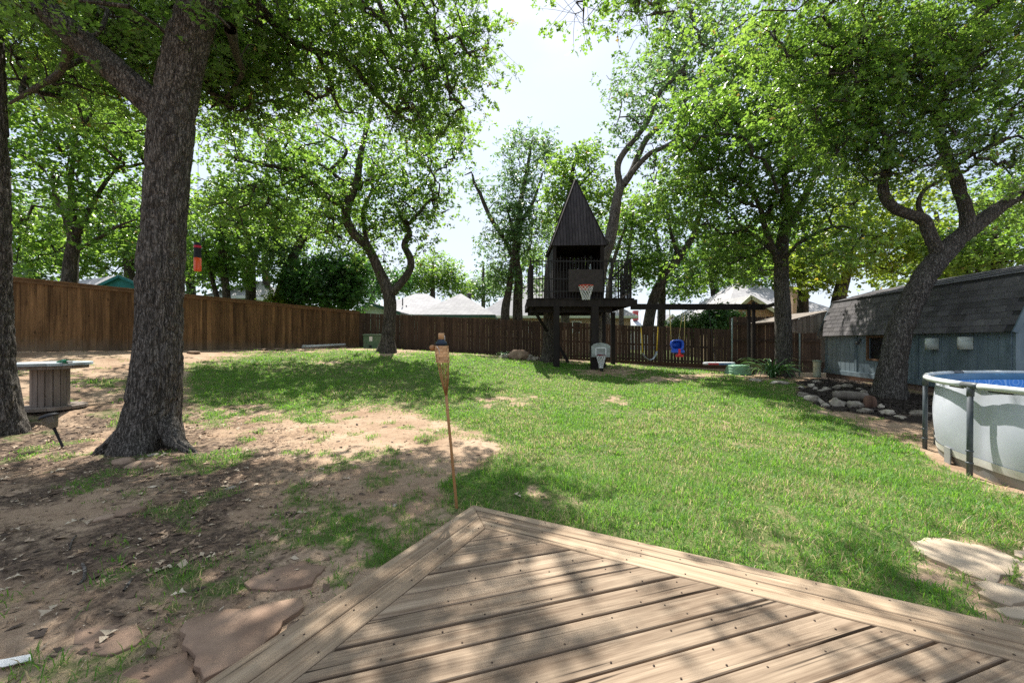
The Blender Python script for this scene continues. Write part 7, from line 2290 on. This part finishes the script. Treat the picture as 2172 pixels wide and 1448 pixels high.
gr = np.random.default_rng(77)
GV, GT, GTn, off = [], [], [], 0
for (x0, x1, y0, y1, n, h, w) in ((-4.5, 5.0, 1.0, 4.6, 135000, 0.062, 0.0042), (-6.5, 6.6, 4.6, 7.0, 120000, 0.056, 0.0060), (-10.5, 8.5, 7.0, 11.0, 110000, 0.052, 0.0095), (-11.5, 11.5, 11.0, 19.3, 112000, 0.055, 0.017)):
    x, y = scatter(n, x0, x1, y0, y1, gr)
    z = hz_smooth(x, y)
    # keep what the lens could see, with a margin
    px, py = project(x, y, z)
    k = (px > -250) & (px < 2450) & (py < 1750)
    x, y, z = x[k], y[k], z[k]
    g, li, b = masks(x, y, z)
    k = gr.uniform(size=len(x)) < g * 1.05
    x, y, z, g, b = x[k], y[k], z[k], g[k], b[k]
    z = z + relief(x, y, g, b)
    k = ~in_flag(x, y)
    for (tx, ty, tr) in ((-4.66, 5.1, 0.5), (8.0, 8.45, 0.5), (X(822, 14.5), 14.5, 0.35)):
        k &= np.hypot(x - tx, y - ty) > tr
    x, y, z, g = x[k], y[k], z[k], g[k]
    clump = fbm(x * 3.3, y * 3.3, 0, 3, 91)
    clump = np.clip(0.5 * clump + 0.5 * fbm(x * 11, y * 11, 0, 2, 92) + 0.05, 0, 1)
    hh = h * (0.25 + 2.2 * clump ** 1.6) * (0.65 + 0.45 * g)
    dry = fbm(x * 1.1 + 5, y * 1.1, 0, 4, 95)
    V, T = blades(x, y, z, hh, np.full(len(x), w), gr, 0.9)
    tone = np.clip(gr.uniform(0, 0.9, len(x)) * 0.65 + clump * 0.3, 0, 0.92)
    isdry = gr.uniform(size=len(x)) < np.clip((dry - 0.42) * 1.2 + 0.06, 0.03, 0.36) * np.clip(1.5 - y / 12, 0.3, 1)
    tone = np.where(isdry, 0.99, tone)
    GV.append(V)
    GT.append(T + off)
    GTn.append(np.repeat(tone, 3))
    off += len(V)
me = np_mesh('grass', np.vstack(GV), np.vstack(GT))
face_attr(me, 'tone', np.concatenate(GTn))
me.materials.append(MAT['grass'])
tag(reg(bpy.data.objects.new('grass', me)), 'short patchy green lawn grass with straw-coloured blades', 'grass', kind='stuff')

# dry leaves, bark chips and twigs on the bare soil
lr = np.random.default_rng(78)
x, y = lr.uniform(-7, 1.5, 110000), lr.uniform(0.9, 8.0, 110000)
z = hz_smooth(x, y)
g, li, b = masks(x, y, z)
u, v = deck_uv(x, y)
k = (lr.uniform(size=len(x)) < (0.06 + 0.55 * li) * (1 - g)) & ~((u > -0.02) & (v > -0.02))
x, y, z, g, b = x[k], y[k], z[k], g[k], b[k]
z = z + relief(x, y, g, b)
N = len(x)
C = np.stack([x, y, z + 0.004], 1)
a = lr.uniform(0, 2 * math.pi, N)
kind_ = lr.uniform(size=N)
tiny = (lr.uniform(size=N) < 0.45)
L = np.where(kind_ < 0.55, lr.uniform(0.012, 0.04, N), lr.uniform(0.03, 0.09, N))
W = np.where(kind_ < 0.55, L * lr.uniform(0.25, 0.6, N), np.where(kind_ < 0.9, 0.003, L * 0.55))
L, W = np.where(tiny, 0.011, L), np.where(tiny, 0.006, W)
d = np.stack([np.cos(a), np.sin(a), lr.normal(size=N) * 0.15], 1)
s = np.stack([-np.sin(a), np.cos(a), lr.normal(size=N) * 0.2], 1)
tv = np.array([[-.5, 0], [-.1, .5], [.5, .1], [.2, -.5]])
V = C[:, None, :] + d[:, None, :] * (tv[None, :, 0] * L[:, None])[..., None] + s[:, None, :] * (tv[None, :, 1] * W[:, None])[..., None] + np.array([0, 0, 1]) * (lr.uniform(0, 0.008, (N, 4)))[..., None]
T = np.array([[0, 2, 1], [0, 3, 2]])[None] + (np.arange(N) * 4)[:, None, None]
V, T = V.reshape(-1, 3), T.reshape(-1, 3)
tn_ = np.repeat(lr.uniform(0, 1, N) ** 1.3, 2)
pick = lr.choice(N, 260, replace=False)
fl_ = C[pick] + np.array([0, 0, 0.006])
a = lr.uniform(0, 2 * math.pi, 260)
d = np.stack([np.cos(a), np.sin(a), lr.normal(size=260) * 0.12], 1)
s = np.stack([-np.sin(a), np.cos(a), lr.normal(size=260) * 0.15], 1)
sz2 = lr.uniform(0.05, 0.10, 260)
FV = fl_[:, None, :] + (d[:, None, :] * LOBED[0][None, :, 0:1] + s[:, None, :] * LOBED[0][None, :, 1:2] + np.array([0, 0, 1.0]) * LOBED[0][None, :, 2:3] * 3) * sz2[:, None, None]
FT = LOBED[1][None] + (np.arange(260) * 9)[:, None, None] + len(V)
V, T = np.vstack([V, FV.reshape(-1, 3)]), np.vstack([T, FT.reshape(-1, 3)])
tn_ = np.concatenate([tn_, np.repeat(lr.uniform(0.75, 1.0, 260), 6)])
me = np_mesh('leaf_litter', V, T)
face_attr(me, 'tone', tn_)
def littermat():
    m, n, l, b = new_mat('dry_litter')
    at2 = n.new('ShaderNodeAttribute')
    at2.attribute_name = 'tone'
    r = n.new('ShaderNodeValToRGB')
    els = r.color_ramp.elements
    els[0].position, els[0].color = 0.0, (0.05, 0.035, 0.025, 1)
    els[1].position, els[1].color = 1.0, (0.52, 0.44, 0.33, 1)
    e = els.new(0.6)
    e.color = (0.19, 0.125, 0.08, 1)
    e = els.new(0.85)
    e.color = (0.33, 0.23, 0.15, 1)
    l.new(at2.outputs['Fac'], r.inputs['Fac'])
    l.new(r.outputs['Color'], b.inputs['Base Color'])
    b.inputs['Roughness'].default_value = 0.9
    return m
me.materials.append(littermat())
tag(reg(bpy.data.objects.new('leaf_litter', me)), 'dry leaves, bark chips and twigs strewn on the bare soil', 'leaf litter', kind='stuff')
# mulch chips in the bed
x, y = lr.uniform(5.5, 9.6, 9000), lr.uniform(6.8, 12.5, 9000)
z = hz_smooth(x, y)
g, li, b = masks(x, y, z)
k = b > 0.5
x, y = x[k], y[k]
z = hz(x, y)
N = len(x)
C = np.stack([x, y, z + 0.008], 1)
a = lr.uniform(0, 2 * math.pi, N)
d = np.stack([np.cos(a), np.sin(a), lr.normal(size=N) * 0.4], 1)
s = np.stack([-np.sin(a), np.cos(a), lr.normal(size=N) * 0.4], 1)
L, W = lr.uniform(0.03, 0.09, N), lr.uniform(0.012, 0.03, N)
V = C[:, None, :] + d[:, None, :] * (tv[None, :, 0] * L[:, None])[..., None] + s[:, None, :] * (tv[None, :, 1] * W[:, None])[..., None]
T = np.array([[0, 2, 1], [0, 3, 2]])[None] + (np.arange(N) * 4)[:, None, None]
me = np_mesh('mulch_chips', V.reshape(-1, 3), T.reshape(-1, 3))
me.materials.append(M('dark_mulch', (0.018, 0.014, 0.012), (0.075, 0.058, 0.046), 9, rough=0.9))
tag(reg(bpy.data.objects.new('mulch_chips', me)), 'dark bark mulch in the rock-edged bed', 'mulch', kind='stuff')
